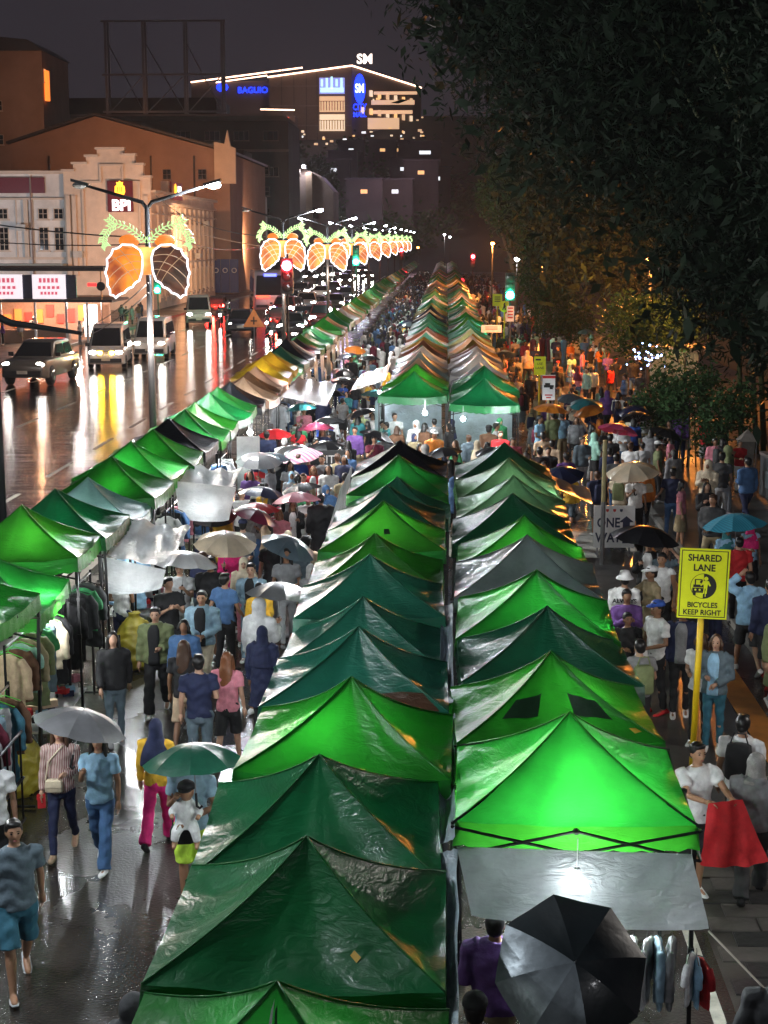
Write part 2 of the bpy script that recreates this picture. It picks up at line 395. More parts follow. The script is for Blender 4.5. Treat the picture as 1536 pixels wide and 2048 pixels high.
# stepped gable
prof = [(-8.6, 11.6), (-8.6, 13.6), (-7.6, 13.6), (-7.6, 14.3), (-6.3, 14.3), (-6.3, 15), (-5.2, 15), (-5.2, 15.7), (-2.6, 15.7), (-2.6, 15.1), (-1.5, 15.1), (-1.5, 14.2), (-.7, 14.2), (-.7, 13), (0, 13), (0, 11.6)]
g = MB(); g.prism([(x, -.6, z) for x, z in prof], (0, -.6, 0), (0, .1, 0)); g.build('parapet', M_PEACH, bank)
g = MB()
for (x0, z0), (x1, z1) in zip(prof[1:-1], prof[2:]):
    if z0 == z1: q_ = MB(); q_.box(((x0 + x1) / 2, -.4, z0 + .11), (abs(x1 - x0) + .3, 1.0, .22)); q_.build('coping', M_TRIM, bank)
inner = [(-6.7, 3.9), (-6.7, 12.6), (-4.9, 12.6), (-4.9, 14.2), (-2.7, 14.2), (-2.7, 12.6), (-1.1, 12.6), (-1.1, 3.9)]
g = MB()
for (x0, z0), (x1, z1) in zip(inner[:-1], inner[1:]):
    for off, w in ((0, .2),):
        if x0 == x1: g.box((x0, -.7, (z0 + z1) / 2), (w, .24, abs(z1 - z0) - .2))
        else: g.box(((x0 + x1) / 2, -.7, z0), (abs(x1 - x0) + w, .24, w))
for x in (-8.2, -7.6, -.45): g.box((x, -.72, 7.4), (.4, .26, 7.8))
g.build('moulding', M_TRIM, bank)
sg = box_part('sign_board', (-2.95, -.85, 11.2), (2.5, .25, 3.0), M_MAROON, bank)
M_BPIW = emit('white_sign_letters', (1, 1, 1), 2.2); M_BPIY = emit('amber_crest_light', (1, .42, .03), 2.6)
lettering(sg, 'BPI', 1.45, M_BPIW, (-2.85, -1.02, 10.3), depth=.05, bold=.05)
g = MB(); g.prism([(-2.95 + x, -1.02, 11.85 + z) for x, z in ((-.35, -.6), (.35, -.6), (.52, -.2), (.48, .3), (.25, .5), (-.25, .5), (-.48, .3), (-.52, -.2))], (0, 0, 0), (0, -.06, 0)); g.prism([(-2.95 + x, -1.02, 12.4 + z) for x, z in ((-.28, -.08), (.28, -.08), (.34, .18), (.16, .14), (0, .3), (-.16, .14), (-.34, .18))], (0, 0, 0), (0, -.06, 0)); g.build('crest_emblem', M_BPIY, sg)
g = MB()
for x in (-.2, .02, .2): g.box((-2.95 + x, -1.09, 11.85), (.06, .02, .5))
g.build('crest_detail', M_MAROON, sg)
# street side windows, pilasters and second sign
g = MB()
for i in range(12): g.box((.06, 2.4 + i * 3.2, 5.6), (.3, .42, 9.6))
g.build('pilaster', M_TRIM, bank)
g = MB(); g.box((.1, 20, 10.7), (.4, 40.6, .25)); g.box((.08, 20, 9.55), (.3, 40.6, .15)); g.box((.1, 20, 11.72), (.7, 40.6, .25)); g.box((.08, 20, 4.6), (.3, 40.6, .2)); g.build('cornice', M_TRIM, bank)
for i in range(11):
    for z, h in ((7.4, 2.7), (2.6, 2.6)): window(bank, 4 + i * 3.2, z, 1.3, h, .02, M_TRIM, M_GLASS, 2, 4, face='x')
wall_box('parapet', -.6, .12, 8, 16, 11.86, 13.0, M_PEACH)
sg = box_part('sign_board', (.3, 12, 12.1), (.2, 6.5, 1.8), M_MAROON, bank)
lettering(sg, 'BPI', 1.25, M_BPIW, (.45, 13.2, 12.1), rot=(R(90), 0, R(90)), depth=.05, bold=.05)
g = MB(); g.ball((.48, 10.6, 12.15), (.08, .55, .7), 10, 6); g.build('crest_emblem', M_BPIY, sg)
def wash(loc, aim, power, col, ang=110):
    d = (Vector(aim) - Vector(loc)).to_track_quat('-Z', 'Y').to_euler(); return lamp('facade_wash', loc, power, col, .3, R(ang), d)
wash((-25.6, 137, 5.5), (-33, 150, 8.5), 7000, (1, .55, .32))
wash((-25.6, 160, 5.5), (-29, 167, 8.5), 6500, (1, .55, .3), 140)
wash((-46, 131, 5.5), (-45, 150, 9), 5200, (.85, .9, 1), 120)
wash((-25.4, 205, 5.5), (-29, 218, 9), 6000, (1, .5, .25), 140)

# ---- gabled hall behind
hall = thing('gabled_hall', 'large brown hall with a wide low gable wall rising behind the bank building', 'building', (-41.5, 194, 0))
g = MB(); g.prism([(-14, 0, 0), (14, 0, 0), (14, 0, 17.8), (-3, 0, 22.4), (-14, 0, 19.0)], (0, 0, 0), (0, 38, 0)); g.build('wall', M_GABLEWALL, hall)
g = MB()
for (x0, z0), (x1, z1) in (((-14.4, 19.0), (-3, 22.55)), ((-3, 22.55), (14.4, 17.85))):
    g.prism([(x0, -.5, z0), (x1, -.5, z1), (x1, -.5, z1 + .3), (x0, -.5, z0 + .3)], (0, 0, 0), (0, 39, 0))
g.build('roof', M_DARKROOF, hall)
g = MB(); g.prism([(12.2, -.9, 14), (14.9, -.9, 14), (14.9, -.9, 18.4), (14.3, -.9, 18.6), (13.9, -.9, 20.6), (13.5, -.9, 18.9), (12.2, -.9, 19.2)], (0, 0, 0), (0, .7, 0)); g.build('ornate_gable', M_TRIM, hall)
lamp('hall_wash', (-36, 178, 14.5), 4200, (1, .4, .14), .3)  # added warm lamp without a fitting, brightens the gable wall

# ---- tall block at the edge
tower = thing('apartment_block', 'tall brown block with an orange lit balcony behind the white bank wing', 'building', (-63, 232, 0))
box_part('wall', (-6, 8, 17.5), (16, 16, 35), M_GABLEWALL, tower)
g = MB(); g.prism([(-14.4, -.4, 35), (2.4, -.4, 35), (0, -.4, 36.6), (-10, -.4, 37.6)], (0, 0, 0), (0, 16.8, 0)); g.build('roof', M_DARKROOF, tower)
M_LITWARM = emit('warm_lit_window', (1, .55, .22), 1.2); M_LITWHITE = emit('cool_lit_window', (.9, .95, 1), 1.3); M_LITORANGE = emit('orange_lit_sign', (1, .22, .03), 1.6)
window(tower, 1, 31.5, 1.2, 2.0, 2.05, M_TRIM, M_LITWARM, 2, 3, 'x'); box_part('lit_sign', (2.35, 1.2, 30), (.5, 1.2, 4.4), M_LITORANGE, tower)
for x, z in ((-11, 32.3), (-6, 32.3), (-10, 27), (-5, 27), (-10, 22), (-5, 22)): window(tower, x, z, 1.4, 1.5, -.03, M_TRIM, M_GLASS)
window(tower, -8, 29.6, .9, .8, -.03, M_TRIM, M_LITWHITE, 1, 1)
lamp('tower_glow', (-60, 219, 26), 1500, (1, .45, .2), .3)

# ---- wide dark block with the empty billboard frame
dark = thing('dark_office_block', 'wide unlit dark block under the empty billboard frame with two cool lit windows', 'building', (-50, 262, 0))
box_part('wall', (0, 10, 13.5), (46, 20, 27), M_DARKWALL, dark); box_part('wall', (-6, 10, 29), (33, 16, 4), M_DARKWALL, dark)
g = MB(); g.box((0, -.3, 27.1), (46.6, 20.8, .3)); g.box((0, -.25, 22), (46.2, .6, .4)); g.build('cornice', M_GREYWALL, dark)
for x in range(-20, 21, 5):
    for z in (24.5, 18.5): window(dark, x, z, 2.6, 1.6, -.03, M_GREYWALL, M_LITWHITE if (x, z) in ((-10, 24.5),) else M_GLASS, 3, 1)
window(dark, -13, 26.0, .8, 3.2, -.4, M_GREYWALL, M_LITWARM, 1, 2)
bb = thing('billboard_frame', 'empty steel billboard frame of posts and diagonal braces on the dark roof', 'billboard', (-50, 262, 27.3))
xs = [P(px, 60, 262).x + 50 for px in (210, 285, 368, 443)]; zt = P(300, 40, 262).z - 27.3
for x in xs:
    for dy in (0, 2.2): g = MB(); g.box((x, dy, zt / 2), (.42, .42, zt)); g.build('post', M_STEEL, bb)
for z in (1.2, zt * .45, zt - .2):
    g = MB(); g.box(((xs[0] + xs[-1]) / 2, -.25, z), (xs[-1] - xs[0] + 1.4, .25, .32)); g.build('beam', M_STEEL, bb)
for a, b_ in zip(xs[:-1], xs[1:]):
    g = MB(); g.tube([(a, 0, .6), (b_, 0, zt * .45)], .1, 5); g.tube([(b_, 1.1, .6), (a, 1.1, zt * .8)], .1, 5); g.build('brace', M_STEEL, bb)

# ---- street blocks between the hall and the hill
def block(name, label, px0, px1, y, ytop, m, depth=14, roofpts=None, cat='building'):
    a = P(px0, 600, y).x; b_ = P(px1, 600, y).x; h = P(px0, ytop, y).z
    t = thing(name, label, cat, ((a + b_) / 2, y, 0)); w = b_ - a
    if roofpts:
        g = MB(); g.prism([(-w / 2, 0, 0), (w / 2, 0, 0)] + [(w * fx, 0, h * fz) for fx, fz in roofpts], (0, 0, 0), (0, depth, 0)); g.build('wall', m, t)
    else: box_part('wall', (0, depth / 2, h / 2), (w, depth, h), m, t)
    return t, w, h
t, w, h = block('shop_building', 'narrow dark shop building with posters and unlit windows beside the gabled hall', 433, 492, 236, 300, M_DARKWALL, 10)
for i in range(3):
    for j in range(4): window(t, -w / 3 + i * w / 3, 6 + j * 3.1, 1.0, 1.7, -.03, M_TRIM, M_GLASS, 1, 2)
for x, z in ((0.2, 8), (-1.2, 11)): box_part('poster', (x, -.3, z), (1.1, .08, 1.9), M_WHITEP, t)
t, w, h = block('gabled_house', 'pale grey house with one steep pointed gable on the street side', 479, 522, 240, 355, M_WHITEWALL, 10, [(.5, .83), (.1, .88), (-.12, 1.1), (-.3, .9), (-.5, .86)])
for x in (-.9, 0, .9): window(t, x, h * .74, .5, 1.2, -.03, M_TRIM, M_GLASS, 1, 2)
t, w, h = block('narrow_tower', 'tall narrow dark building tinted green between pale house and concrete block', 514, 552, 262, 292, mat('green_lit_grey_wall', (.07, .1, .085), .8), 12)  # green light falling here is put into the wall colour
for j in range(4): window(t, 0, 8 + j * 3.6, 1.6, 1.6, -.03, M_GREYWALL, M_GLASS)
t, w, h = block('concrete_building', 'plain concrete apartment building with a sloping top floor beyond the butterfly lanterns', 551, 668, 320, 345, mat('mauve_concrete', (.2, .14, .13), .85, 0, .2, .2), 16, [(.5, .82), (.28, .97), (-.16, 1.08), (-.5, 1.05)])
for x, z in ((-2.9, .74), (-2.9, .5), (1.8, .6)): window(t, x, h * z, 2.6, 2.4, -.03, M_GREYWALL, M_GLASS, 2, 1)
box_part('stair_shaft', (1.2, -.6, h * .5), (1.3, 1.2, h), M_GABLEWALL, t)
g = MB(); g.box((-3.2, -1, h * 1.0), (5.2, 1.8, 1.2)); g.build('roof_parapet', M_GREYWALL, t)
lamp('rooftop_light', P(607, 333, 318), 3200, (.9, .95, 1), .3)
fl = thing('flood_light', 'white floodlight on top of the concrete apartment building', 'lamp', P(607, 333, 318.5)); g = MB(); g.ball((0, 0, 0), .42, 10, 6); g.build('lamp_glass', emit('flood_white', (.93, .97, 1), 12), fl); g = MB(); g.box((0, .35, -.1), (.9, .3, .7)); g.build('housing', M_STEEL, fl)
t, w, h = block('low_shop', 'low shop front with strip lights between the concrete block and traffic', 600, 706, 352, 500, M_DARKWALL, 8); box_part('strip_light', (0, -.2, h - .6), (w * .7, .1, .3), M_LITWHITE, t)
bf = thing('blue_hoarding', 'blue printed hoarding panels by the kerb beside the bank', 'fence', P(454, 610, 192)); bf.location.z = .1
for i in range(3):
    q = box_part('panel', (-1.3 + i * 1.15, 0, 2.4), (1.1, .08, 4.2), mat('blue_hoarding_print', (.012, .03, .16), .5), bf)
    g = MB(); g.tube([(-1.3 + i * 1.15 + .28 * math.cos(a * math.pi / 6), -.06, 3.1 + .28 * math.sin(a * math.pi / 6)) for a in range(12)], .05, 5, 0, False, True); g.build('printed_ring', M_WHITEP, q)

# ---- shopping mall on the hill
Y0 = 600.
mall = thing('shopping_mall', 'huge mall on the hill outlined by a white roofline with blue glowing signs', 'building', (P(700, 285, Y0).x, Y0, 0))
ox = mall.location.x
def mx_(px, y=Y0): return P(px, 300, y).x - ox
M_MALL = mat('mall_grey_wall', (.17, .13, .115), .8, 0, .15, .1); M_NEON = emit('roofline_light', (1, .62, .42), 5); M_BLUE = emit('blue_sign_light', (.01, .04, 1), 3.2); M_BLUEW = emit('white_sign_light', (.8, .9, 1), 2.5)
zt, zb = P(700, 132, Y0).z, P(700, 290, Y0).z - 8
x0, x1 = mx_(540), mx_(704)
g = MB(); za = P(540, 155, Y0).z; g.prism([(x0, 0, zb), (x1, 0, zb), (x1, 0, zt), (x0, 0, za)], (0, 0, 0), (0, 50, 0)); g.build('wall', M_MALL, mall)
g = MB(); xr = mx_(842, Y0 + 60); g.prism([(x1 + .05, .02, zb), (x1 + .05, .02, zt), (xr, 60, zt - 2.6), (xr, 60, zb)], (0, 0, 0), (-8, 1, 0)); g.build('wall', M_MALL, mall)
xl = mx_(380); zl = P(380, 162, Y0).z
g = MB(); g.prism([(xl, 6, zb), (x0 - .05, 6, zb), (x0 - .05, 6, za - .5), (xl, 6, zl)], (0, 0, 0), (0, 40, 0)); g.build('wall', M_MALL, mall)
g = MB(); g.tube([(x0 - .6, -.5, za + .1), (x1, -.5, zt + .1)], .3, 6); g.tube([(x1 + .2, -.3, zt + .1), (xr, 59, zt - 2.5)], .32, 6); g.tube([(xl, 5.5, zl + .1), (mx_(604), 5.5, P(604, 132, Y0).z)], .28, 6); g.tube([(mx_(430), 5.5, P(430, 162, Y0).z), (x0 - 1.4, 5.5, P(530, 148, Y0).z)], .24, 6); g.build('roofline_light', M_NEON, mall)
def panel(px0, px1, py0, py1, m, name, y=-.5):
    a, c = mx_(px0), mx_(px1); zz0, zz1 = P(px0, py1, Y0).z, P(px0, py0, Y0).z
    return box_part(name, ((a + c) / 2, y, (zz0 + zz1) / 2), (c - a, .5, zz1 - zz0), m, mall), a, c, zz0, zz1
M_SCR = emit('screen_lilac', (.35, .4, 1), .8); M_CREAMLIT = emit('cream_lit_window', (1, .62, .36), .75); M_WARMLIT = emit('warm_lit_floor', (1, .74, .5), 1.0)
q, a, c, z0, z1 = panel(640, 690, 156, 188, M_SCR, 'screen')
g = MB()
for i in range(5): g.box((a + 1 + i * 1.9, -.85, (z0 + z1) / 2 + 1.1), (.8, .1, 2.6 + (i % 3)))
g.box(((a + c) / 2, -.85, z0 + 1.4), (c - a - .8, .1, 1.7)); g.build('screen_picture', emit('screen_cyan', (.55, .95, 1), 1.3), q)
for (p0, p1, m_) in ((193, 224, M_CREAMLIT), (229, 262, M_WARMLIT)):
    q, a, c, z0, z1 = panel(640, 690, p0, p1, m_, 'window')
    g = MB()
    for i in range(9): g.box((a + .6 + i * (c - a - 1.2) / 8, -.9, z0 + 2.2), (.28, .2, 3.4))
    g.box(((a + c) / 2, -.9, z0 + 4.0), (c - a, .2, .2)); g.build('mullion', M_GABLEWALL, q)
sg, a, c, z0, z1 = panel(708, 732, 150, 206, M_BLUE, 'sign_oval', -1.2)
bpy.data.objects.remove(sg); g = MB(); g.prism([((a + c) / 2 + 2.2 * math.cos(t_ * math.pi / 12), -1.2, (z0 + z1) / 2 + 5.6 * math.sin(t_ * math.pi / 12)) for t_ in range(24)], (0, 0, 0), (0, .5, 0)); sg = g.build('sign_oval', M_BLUE, mall)
lettering(sg, 'SM', 4.6, M_BLUEW, ((a + c) / 2, -1.35, (z0 + z1) / 2), depth=.08, bold=.12, sx=.62)
lettering(mall, 'CITY', 3.4, M_BLUE, ((a + c) / 2, -1.2, P(718, 215, Y0).z), depth=.1, bold=.08, sx=.72, name='sign_lettering'); lettering(mall, 'MALL', 2.6, M_BLUE, ((a + c) / 2, -1.2, P(718, 230, Y0).z), depth=.1, bold=.07, sx=.8, name='sign_lettering')
lettering(mall, 'BAGUIO', 3.2, M_BLUE, (mx_(504), 5.2, P(504, 178, Y0).z), depth=.1, bold=.07, name='sign_lettering')
g = MB(); g.ball((mx_(443), 5.2, P(443, 172, Y0).z), (2.4, .4, 1.7), 12, 6); g.build('blue_emblem', M_BLUE, mall)
lettering(mall, 'SM', 5.0, emit('white_roof_letters', (1, .85, .75), 2.5), (mx_(730), -.5, zt + 2.4), depth=.2, bold=.15, name='roof_lettering')
pod = MB(); a, c = mx_(527), mx_(596); pod.box(((a + c) / 2, -6, P(560, 270, Y0).z - 2), (c - a, 12, P(560, 222, Y0).z - P(560, 290, Y0).z + 4)); pod.build('wing', M_MALL, mall)
for py in (224, 262): g = MB(); z_ = P(560, py, Y0).z; g.tube([(a + .5, -12.3, z_), (c, -12.3, z_ - .3)], .25, 6); g.build('roofline_light', M_NEON, mall)
g = MB(); g.box((mx_(567), -12.2, P(560, 249, Y0).z), (7, .4, 3.6)); q = g.build('shop_window', emit('red_shop_glow', (1, .1, .06), 1.2), mall)
g = MB()
for i in range(4): g.box((mx_(560) + i * 1.5, -12.5, P(560, 249, Y0).z), (.5, .1, 3)); 
g.build('shop_display', M_CREAMLIT, q)
for k_, (px0, px1, py0, py1) in enumerate(((738, 800, 240, 262), (745, 830, 205, 214), (750, 835, 188, 194), (748, 826, 225, 232))):
    yy = Y0 + 14 + k_ * 3; a = P(px0, 250, yy).x - ox; c = P(px1, 250, yy).x - ox; zz0, zz1 = P(px0, py1, yy).z, P(px0, py0, yy).z
    box_part('terrace_light', ((a + c) / 2, 14 + k_ * 3 - 10, (zz0 + zz1) / 2), (c - a, .4, zz1 - zz0), M_CREAMLIT, mall)
rr = random.Random(3)
for i in range(46):
    px, py = rr.uniform(500, 850), rr.uniform(262, 292)
    if i > 32: px, py = rr.uniform(742, 850), rr.uniform(195, 290)
    pt = P(px, py, Y0 - 16 - rr.random() * 6) - mall.location; g = MB(); g.box(pt, (rr.uniform(.5, 1.6), .3, rr.uniform(.4, .9))); g.build('terrace_lamp', rr.choice([M_CREAMLIT, M_LITWHITE, M_LITWARM, M_WARMLIT]), mall)
lamp('hill_fill', (-25, 352, 26), 7000, (.75, .6, 1), 3); lamp('hill_fill', (-8, 372, 24), 5000, (1, .6, .7), 3)  # added fill lamps with no real source, lifting the dark slope
lamp('mall_wash', (ox - 14, Y0 - 34, 66), 9000, (1, .6, .45), 2)

for f_ in (.25, .5, .75):
    z_ = zb + 8 + (zt - zb - 8) * f_; g = MB(); g.box(((x0 + x1) / 2, -.12, z_), (x1 - x0 - .5, .2, .35)); g.build('floor_band', M_GREYWALL, mall)
for f_ in (.15, .3, .45, .58): g = MB(); g.box((x0 + (x1 - x0) * f_, -.1, (zb + zt) / 2 + 2), (.25, .16, zt - zb - 6)); g.build('wall_joint', M_DARKWALL, mall)
for i in range(14):
    yy = 8 + (i % 7) * 7; f_ = yy / 60; z_ = zt - 9 - (i // 7) * 7; g = MB(); g.box((x1 + .3 + (xr - x1) * f_, yy, z_), (1.2, 4.2, 2.2)); g.build('window', [M_CREAMLIT, M_WARMLIT, M_LITWARM][i % 3], mall)
# wall fittings: drain pipes and air conditioners
M_AC = mat('air_conditioner_shell', (.4, .4, .38), .5, 0, .2, 2)
for x in (-12.0, -20.2, -25): g = MB(); g.tube([(x, -.3, 13.2), (x, -.3, 3)], .09, 6); g.build('drain_pipe', M_GREYWALL, bank)
for x, z in ((-12.9, 8.2), (-18.4, 6.3), (-7.3, 5.6), (-1.9, 6.4)): g = MB(); g.box((x, -.95, z), (.95, .6, .62)); g.build('air_conditioner', M_AC, bank)
for y_, z in ((8.5, 5.3), (15, 5.4), (24, 5.2), (30.5, 8.9)): g = MB(); g.box((.55, y_, z), (.6, .9, .6)); g.build('air_conditioner', M_AC, bank)
for x in (-9, 4, 9.5): g = MB(); g.tube([(x, -.2, 17.5), (x, -.2, 10)], .11, 6); g.build('drain_pipe', M_DARKWALL, hall)
for x in (-6, 0, 6, 10.5): window(hall, x, 15.2, 1.1, 1.3, -.03, M_GREYWALL, M_GLASS, 2, 2)
# ---- houses on the dark hillside
HOUSES = [(667, 340, 430), (685, 322, 470), (728, 383, 380), (790, 383, 390), (812, 338, 440), (842, 345, 400), (826, 310, 470), (850, 305, 440), (765, 300, 500), (702, 300, 520), (868, 357, 420), (795, 300, 510)]
for i, (px, py, y) in enumerate(HOUSES):
    pt = P(px, py, y); base = hill_h(pt.x, y)
    ht = thing('hillside_house', ['small hillside house', 'flat roofed hillside house', 'two-storey hillside house'][i % 3] + ' with %s window, %s' % (['a cool white', 'a wide lit', 'a dim warm'][i % 3], ['lowest on the slope', 'beside the tree edge', 'just under the mall terrace', 'alone amid dark slope'][i // 3]), 'house', (pt.x, y, base), 0, 'houses on the dark hillside')
    hh = max(5., pt.z - base + 3); box_part('wall', (0, 3, hh / 2), (9, 6, hh), M_DARKWALL, ht); box_part('roof', (0, 3, hh + .15), (9.8, 6.8, .3), M_DARKROOF, ht)
    window(ht, 0, pt.z - base, 3.4 if i % 3 == 1 else 1.8, 1.1, -.04, M_GREYWALL, M_LITWARM if i % 3 == 2 else M_LITWHITE, 2, 1)
# ================================================================== trees
def quads_mesh(name, V, m):
    """V: (n,4,3) array of leaf quads"""
    n = len(V); me = bpy.data.meshes.new(name); me.vertices.add(n * 4); me.loops.add(n * 4); me.polygons.add(n)
    me.vertices.foreach_set('co', V.reshape(-1).astype(np.float32)); me.loops.foreach_set('vertex_index', np.arange(n * 4, dtype=np.int32))
    me.polygons.foreach_set('loop_start', np.arange(0, n * 4, 4, dtype=np.int32)); me.polygons.foreach_set('loop_total', np.full(n, 4, dtype=np.int32))
    me.materials.append(m); me.update(calc_edges=True); return me
def leaves(C, length, width, rg, droop=.5):
    """diamond leaves at centres C"""
    n = len(C); d = rg.normal(size=(n, 3)); d[:, 2] = d[:, 2] * .55 - droop; d /= np.linalg.norm(d, axis=1)[:, None]
    r = rg.normal(size=(n, 3)); s = np.cross(d, r); s /= np.linalg.norm(s, axis=1)[:, None] + 1e-9
    L = length * rg.uniform(.6, 1.4, (n, 1)); Wd = width * rg.uniform(.6, 1.4, (n, 1))
    return np.stack([C - d * L / 2, C + s * Wd / 2 - d * L * .1, C + d * L / 2, C - s * Wd / 2 - d * L * .1], 1)
def leafmat(name, col, tr=.3):
    return mat(name, col, .7, 0, .45, .9, 0, spec=.2, trans=tr)
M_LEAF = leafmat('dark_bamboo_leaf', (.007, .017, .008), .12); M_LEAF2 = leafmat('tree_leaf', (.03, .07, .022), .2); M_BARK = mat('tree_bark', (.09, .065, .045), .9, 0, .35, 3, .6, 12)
M_CULM = mat('bamboo_culm', (.08, .09, .035), .5, 0, .3, 2)
def clump_points(blobs, nclump, per, spread, rg, shell=.55):
    """clumps on and inside ellipsoid blobs; returns leaf centres"""
    vol = np.array([b[1][0] * b[1][1] * b[1][2] for b in blobs]) ** (2 / 3); pick = rg.choice(len(blobs), nclump, p=vol / vol.sum())
    c = np.array([b[0] for b in blobs])[pick]; r = np.array([b[1] for b in blobs])[pick]
    d = rg.normal(size=(nclump, 3)); d /= np.linalg.norm(d, axis=1)[:, None]
    rad = (shell + (1 - shell) * rg.random((nclump, 1)) ** .6) * rg.uniform(.9, 1.08, (nclump, 1))
    cc = c + d * r * rad
    q = np.repeat(cc, per, 0); off = rg.normal(size=(len(q), 3)) * spread; off[:, 2] = off[:, 2] * 1.5 - np.abs(off[:, 2]) * .4
    return q + off
def tree(name, label, loc, trunk, blobs, nclump, per, spread, ll, lw, m, seed, group=None, core=0, trunk_m=None, droop=.5, shell=.55):
    rg = np.random.default_rng(seed); t = thing(name, label, 'tree', loc, 0, group)
    tb = MB()
    for pts, rad in trunk: tb.tube(pts, rad, 8)
    tb.build('trunk', trunk_m or M_BARK, t, True)
    C = clump_points(blobs, nclump, per, spread, rg, shell); V = leaves(C, ll, lw, rg, droop)
    if core:
        c2 = clump_points([(b[0], [x * .8 for x in b[1]]) for b in blobs], core, 22, .7, rg, .2); V = np.concatenate([V, leaves(c2, .62, .26, rg, .5)])
    link('crown', quads_mesh('crown', V, m), t); return t
def culms(n, r, h, lean, seed):
    q = random.Random(seed); out = []
    for i in range(n):
        a = q.uniform(0, 6.28); b = Vector((r * math.cos(a), r * math.sin(a), 0)); l = Vector((math.cos(a), math.sin(a), 0)) * lean * q.uniform(.3, 1) + Vector((-lean * .4, 0, 0)); hh = h * q.uniform(.75, 1.1)
        out.append(([b, b + l * .1 + Vector((0, 0, hh * .35)), b + l * .4 + Vector((0, 0, hh * .7)), b + l + Vector((0, 0, hh))], [.09, .08, .06, .03]))
    return out
# the great dark bamboo clump leaning over the market
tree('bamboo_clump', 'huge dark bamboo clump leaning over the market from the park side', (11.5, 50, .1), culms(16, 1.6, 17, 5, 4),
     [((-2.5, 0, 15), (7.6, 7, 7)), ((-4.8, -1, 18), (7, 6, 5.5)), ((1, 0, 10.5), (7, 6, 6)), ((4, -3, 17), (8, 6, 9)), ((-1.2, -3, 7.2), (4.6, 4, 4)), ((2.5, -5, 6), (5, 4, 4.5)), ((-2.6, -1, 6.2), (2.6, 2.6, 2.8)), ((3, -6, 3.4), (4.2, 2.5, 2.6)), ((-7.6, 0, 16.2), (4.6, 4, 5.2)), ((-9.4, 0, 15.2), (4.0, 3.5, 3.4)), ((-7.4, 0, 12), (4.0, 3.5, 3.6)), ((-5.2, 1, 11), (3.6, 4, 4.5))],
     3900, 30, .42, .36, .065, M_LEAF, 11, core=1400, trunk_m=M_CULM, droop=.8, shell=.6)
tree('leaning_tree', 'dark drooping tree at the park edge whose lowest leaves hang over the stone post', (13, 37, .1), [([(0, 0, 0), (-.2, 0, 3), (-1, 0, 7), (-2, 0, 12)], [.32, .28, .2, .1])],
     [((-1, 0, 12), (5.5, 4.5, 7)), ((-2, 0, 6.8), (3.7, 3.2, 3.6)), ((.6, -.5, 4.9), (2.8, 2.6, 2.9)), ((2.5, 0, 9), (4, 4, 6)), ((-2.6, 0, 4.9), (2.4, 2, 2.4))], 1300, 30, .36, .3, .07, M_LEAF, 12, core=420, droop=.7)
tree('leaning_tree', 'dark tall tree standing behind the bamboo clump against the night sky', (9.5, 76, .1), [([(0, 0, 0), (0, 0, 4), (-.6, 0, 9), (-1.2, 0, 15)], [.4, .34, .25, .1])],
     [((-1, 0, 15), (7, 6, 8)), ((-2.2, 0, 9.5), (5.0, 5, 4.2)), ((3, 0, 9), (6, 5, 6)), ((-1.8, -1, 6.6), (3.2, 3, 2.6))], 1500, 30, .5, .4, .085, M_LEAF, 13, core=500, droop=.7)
tree('street_tree', 'leafy tree on the sidewalk glowing orange from the lamp behind it', (6.2, 92, .1), [([(0, 0, 0), (.1, 0, 2), (-.2, 0, 4.5), (0, 0, 7.5)], [.2, .17, .13, .06]), ([(-.1, 0, 3), (-1, 0, 5), (-1.4, 0, 6.4)], [.11, .08, .04])],
     [((0, 0, 4.8), (1.9, 1.6, 1.7)), ((.5, 0, 2.6), (1.8, 1.4, 1.7)), ((-.3, 0, 6.8), (1.4, 1.3, 1.3)), ((1.6, -.6, 1.9), (1.2, 1, 1.3))], 520, 22, .22, .24, .09, M_LEAF2, 14, droop=.6)
tree('street_tree', 'slimmer leafy tree with a twisted orange-lit trunk behind the green signal', (5.6, 128, .1), [([(0, 0, 0), (.4, 0, 3), (-.3, 0, 6), (.2, 0, 10)], [.3, .26, .2, .1]), ([(.2, 0, 4), (1.6, 0, 7), (2, 0, 10)], [.16, .12, .05]), ([(0, 0, 5), (-1.2, 0, 8), (-1, 0, 11)], [.14, .1, .05])],
     [((0, 0, 11), (3, 2.5, 3)), ((1.5, 0, 8.5), (2, 2, 2))], 420, 22, .35, .35, .12, M_LEAF2, 15)
# young staked trees by the park rail
def young(label, px, py, y, seed, hh=1.9):
    b = P(px, py, y); b.z = .11; q = random.Random(seed)
    t = tree('young_tree', label, b, [([(0, 0, 0), (.03, 0, 1), (0, 0, hh)], [.035, .03, .02])], [((0, 0, hh), (.85, .7, .6)), ((.3, 0, hh + .6), (.6, .6, .5)), ((-.4, .1, hh - .3), (.5, .5, .45))], 130, 16, .13, .17, .07, M_LEAF2, seed, 'young staked trees by the park rail')
    for s in (-.25, .28): g = MB(); g.tube([(s, .1, 0), (s * .6, .1, hh * .85)], .022, 6); g.build('stake', M_CULM, t)
young('young tree with two stakes beside the dark red bin, pale green leaves', 1318, 905, 47, 21); young('young tree with bushy crown standing before the lit kiosk', 1375, 920, 46, 22, 2.1)
young('thin young tree beside the pyramid-topped stone post', 1440, 945, 43.5, 23, 1.7)
tree('shrub_tree', 'low leafy tree hanging over the crowd in front of the blue fairy lights', (8.2, 60, .1), [([(0, 0, 0), (-.2, 0, 2), (-.5, 0, 4)], [.1, .09, .05])],
     [((-.6, 0, 3.7), (1.5, 1.2, 1.0)), ((.7, 0, 3.6), (1.3, 1.2, 1))], 220, 20, .2, .26, .09, M_LEAF2, 24)
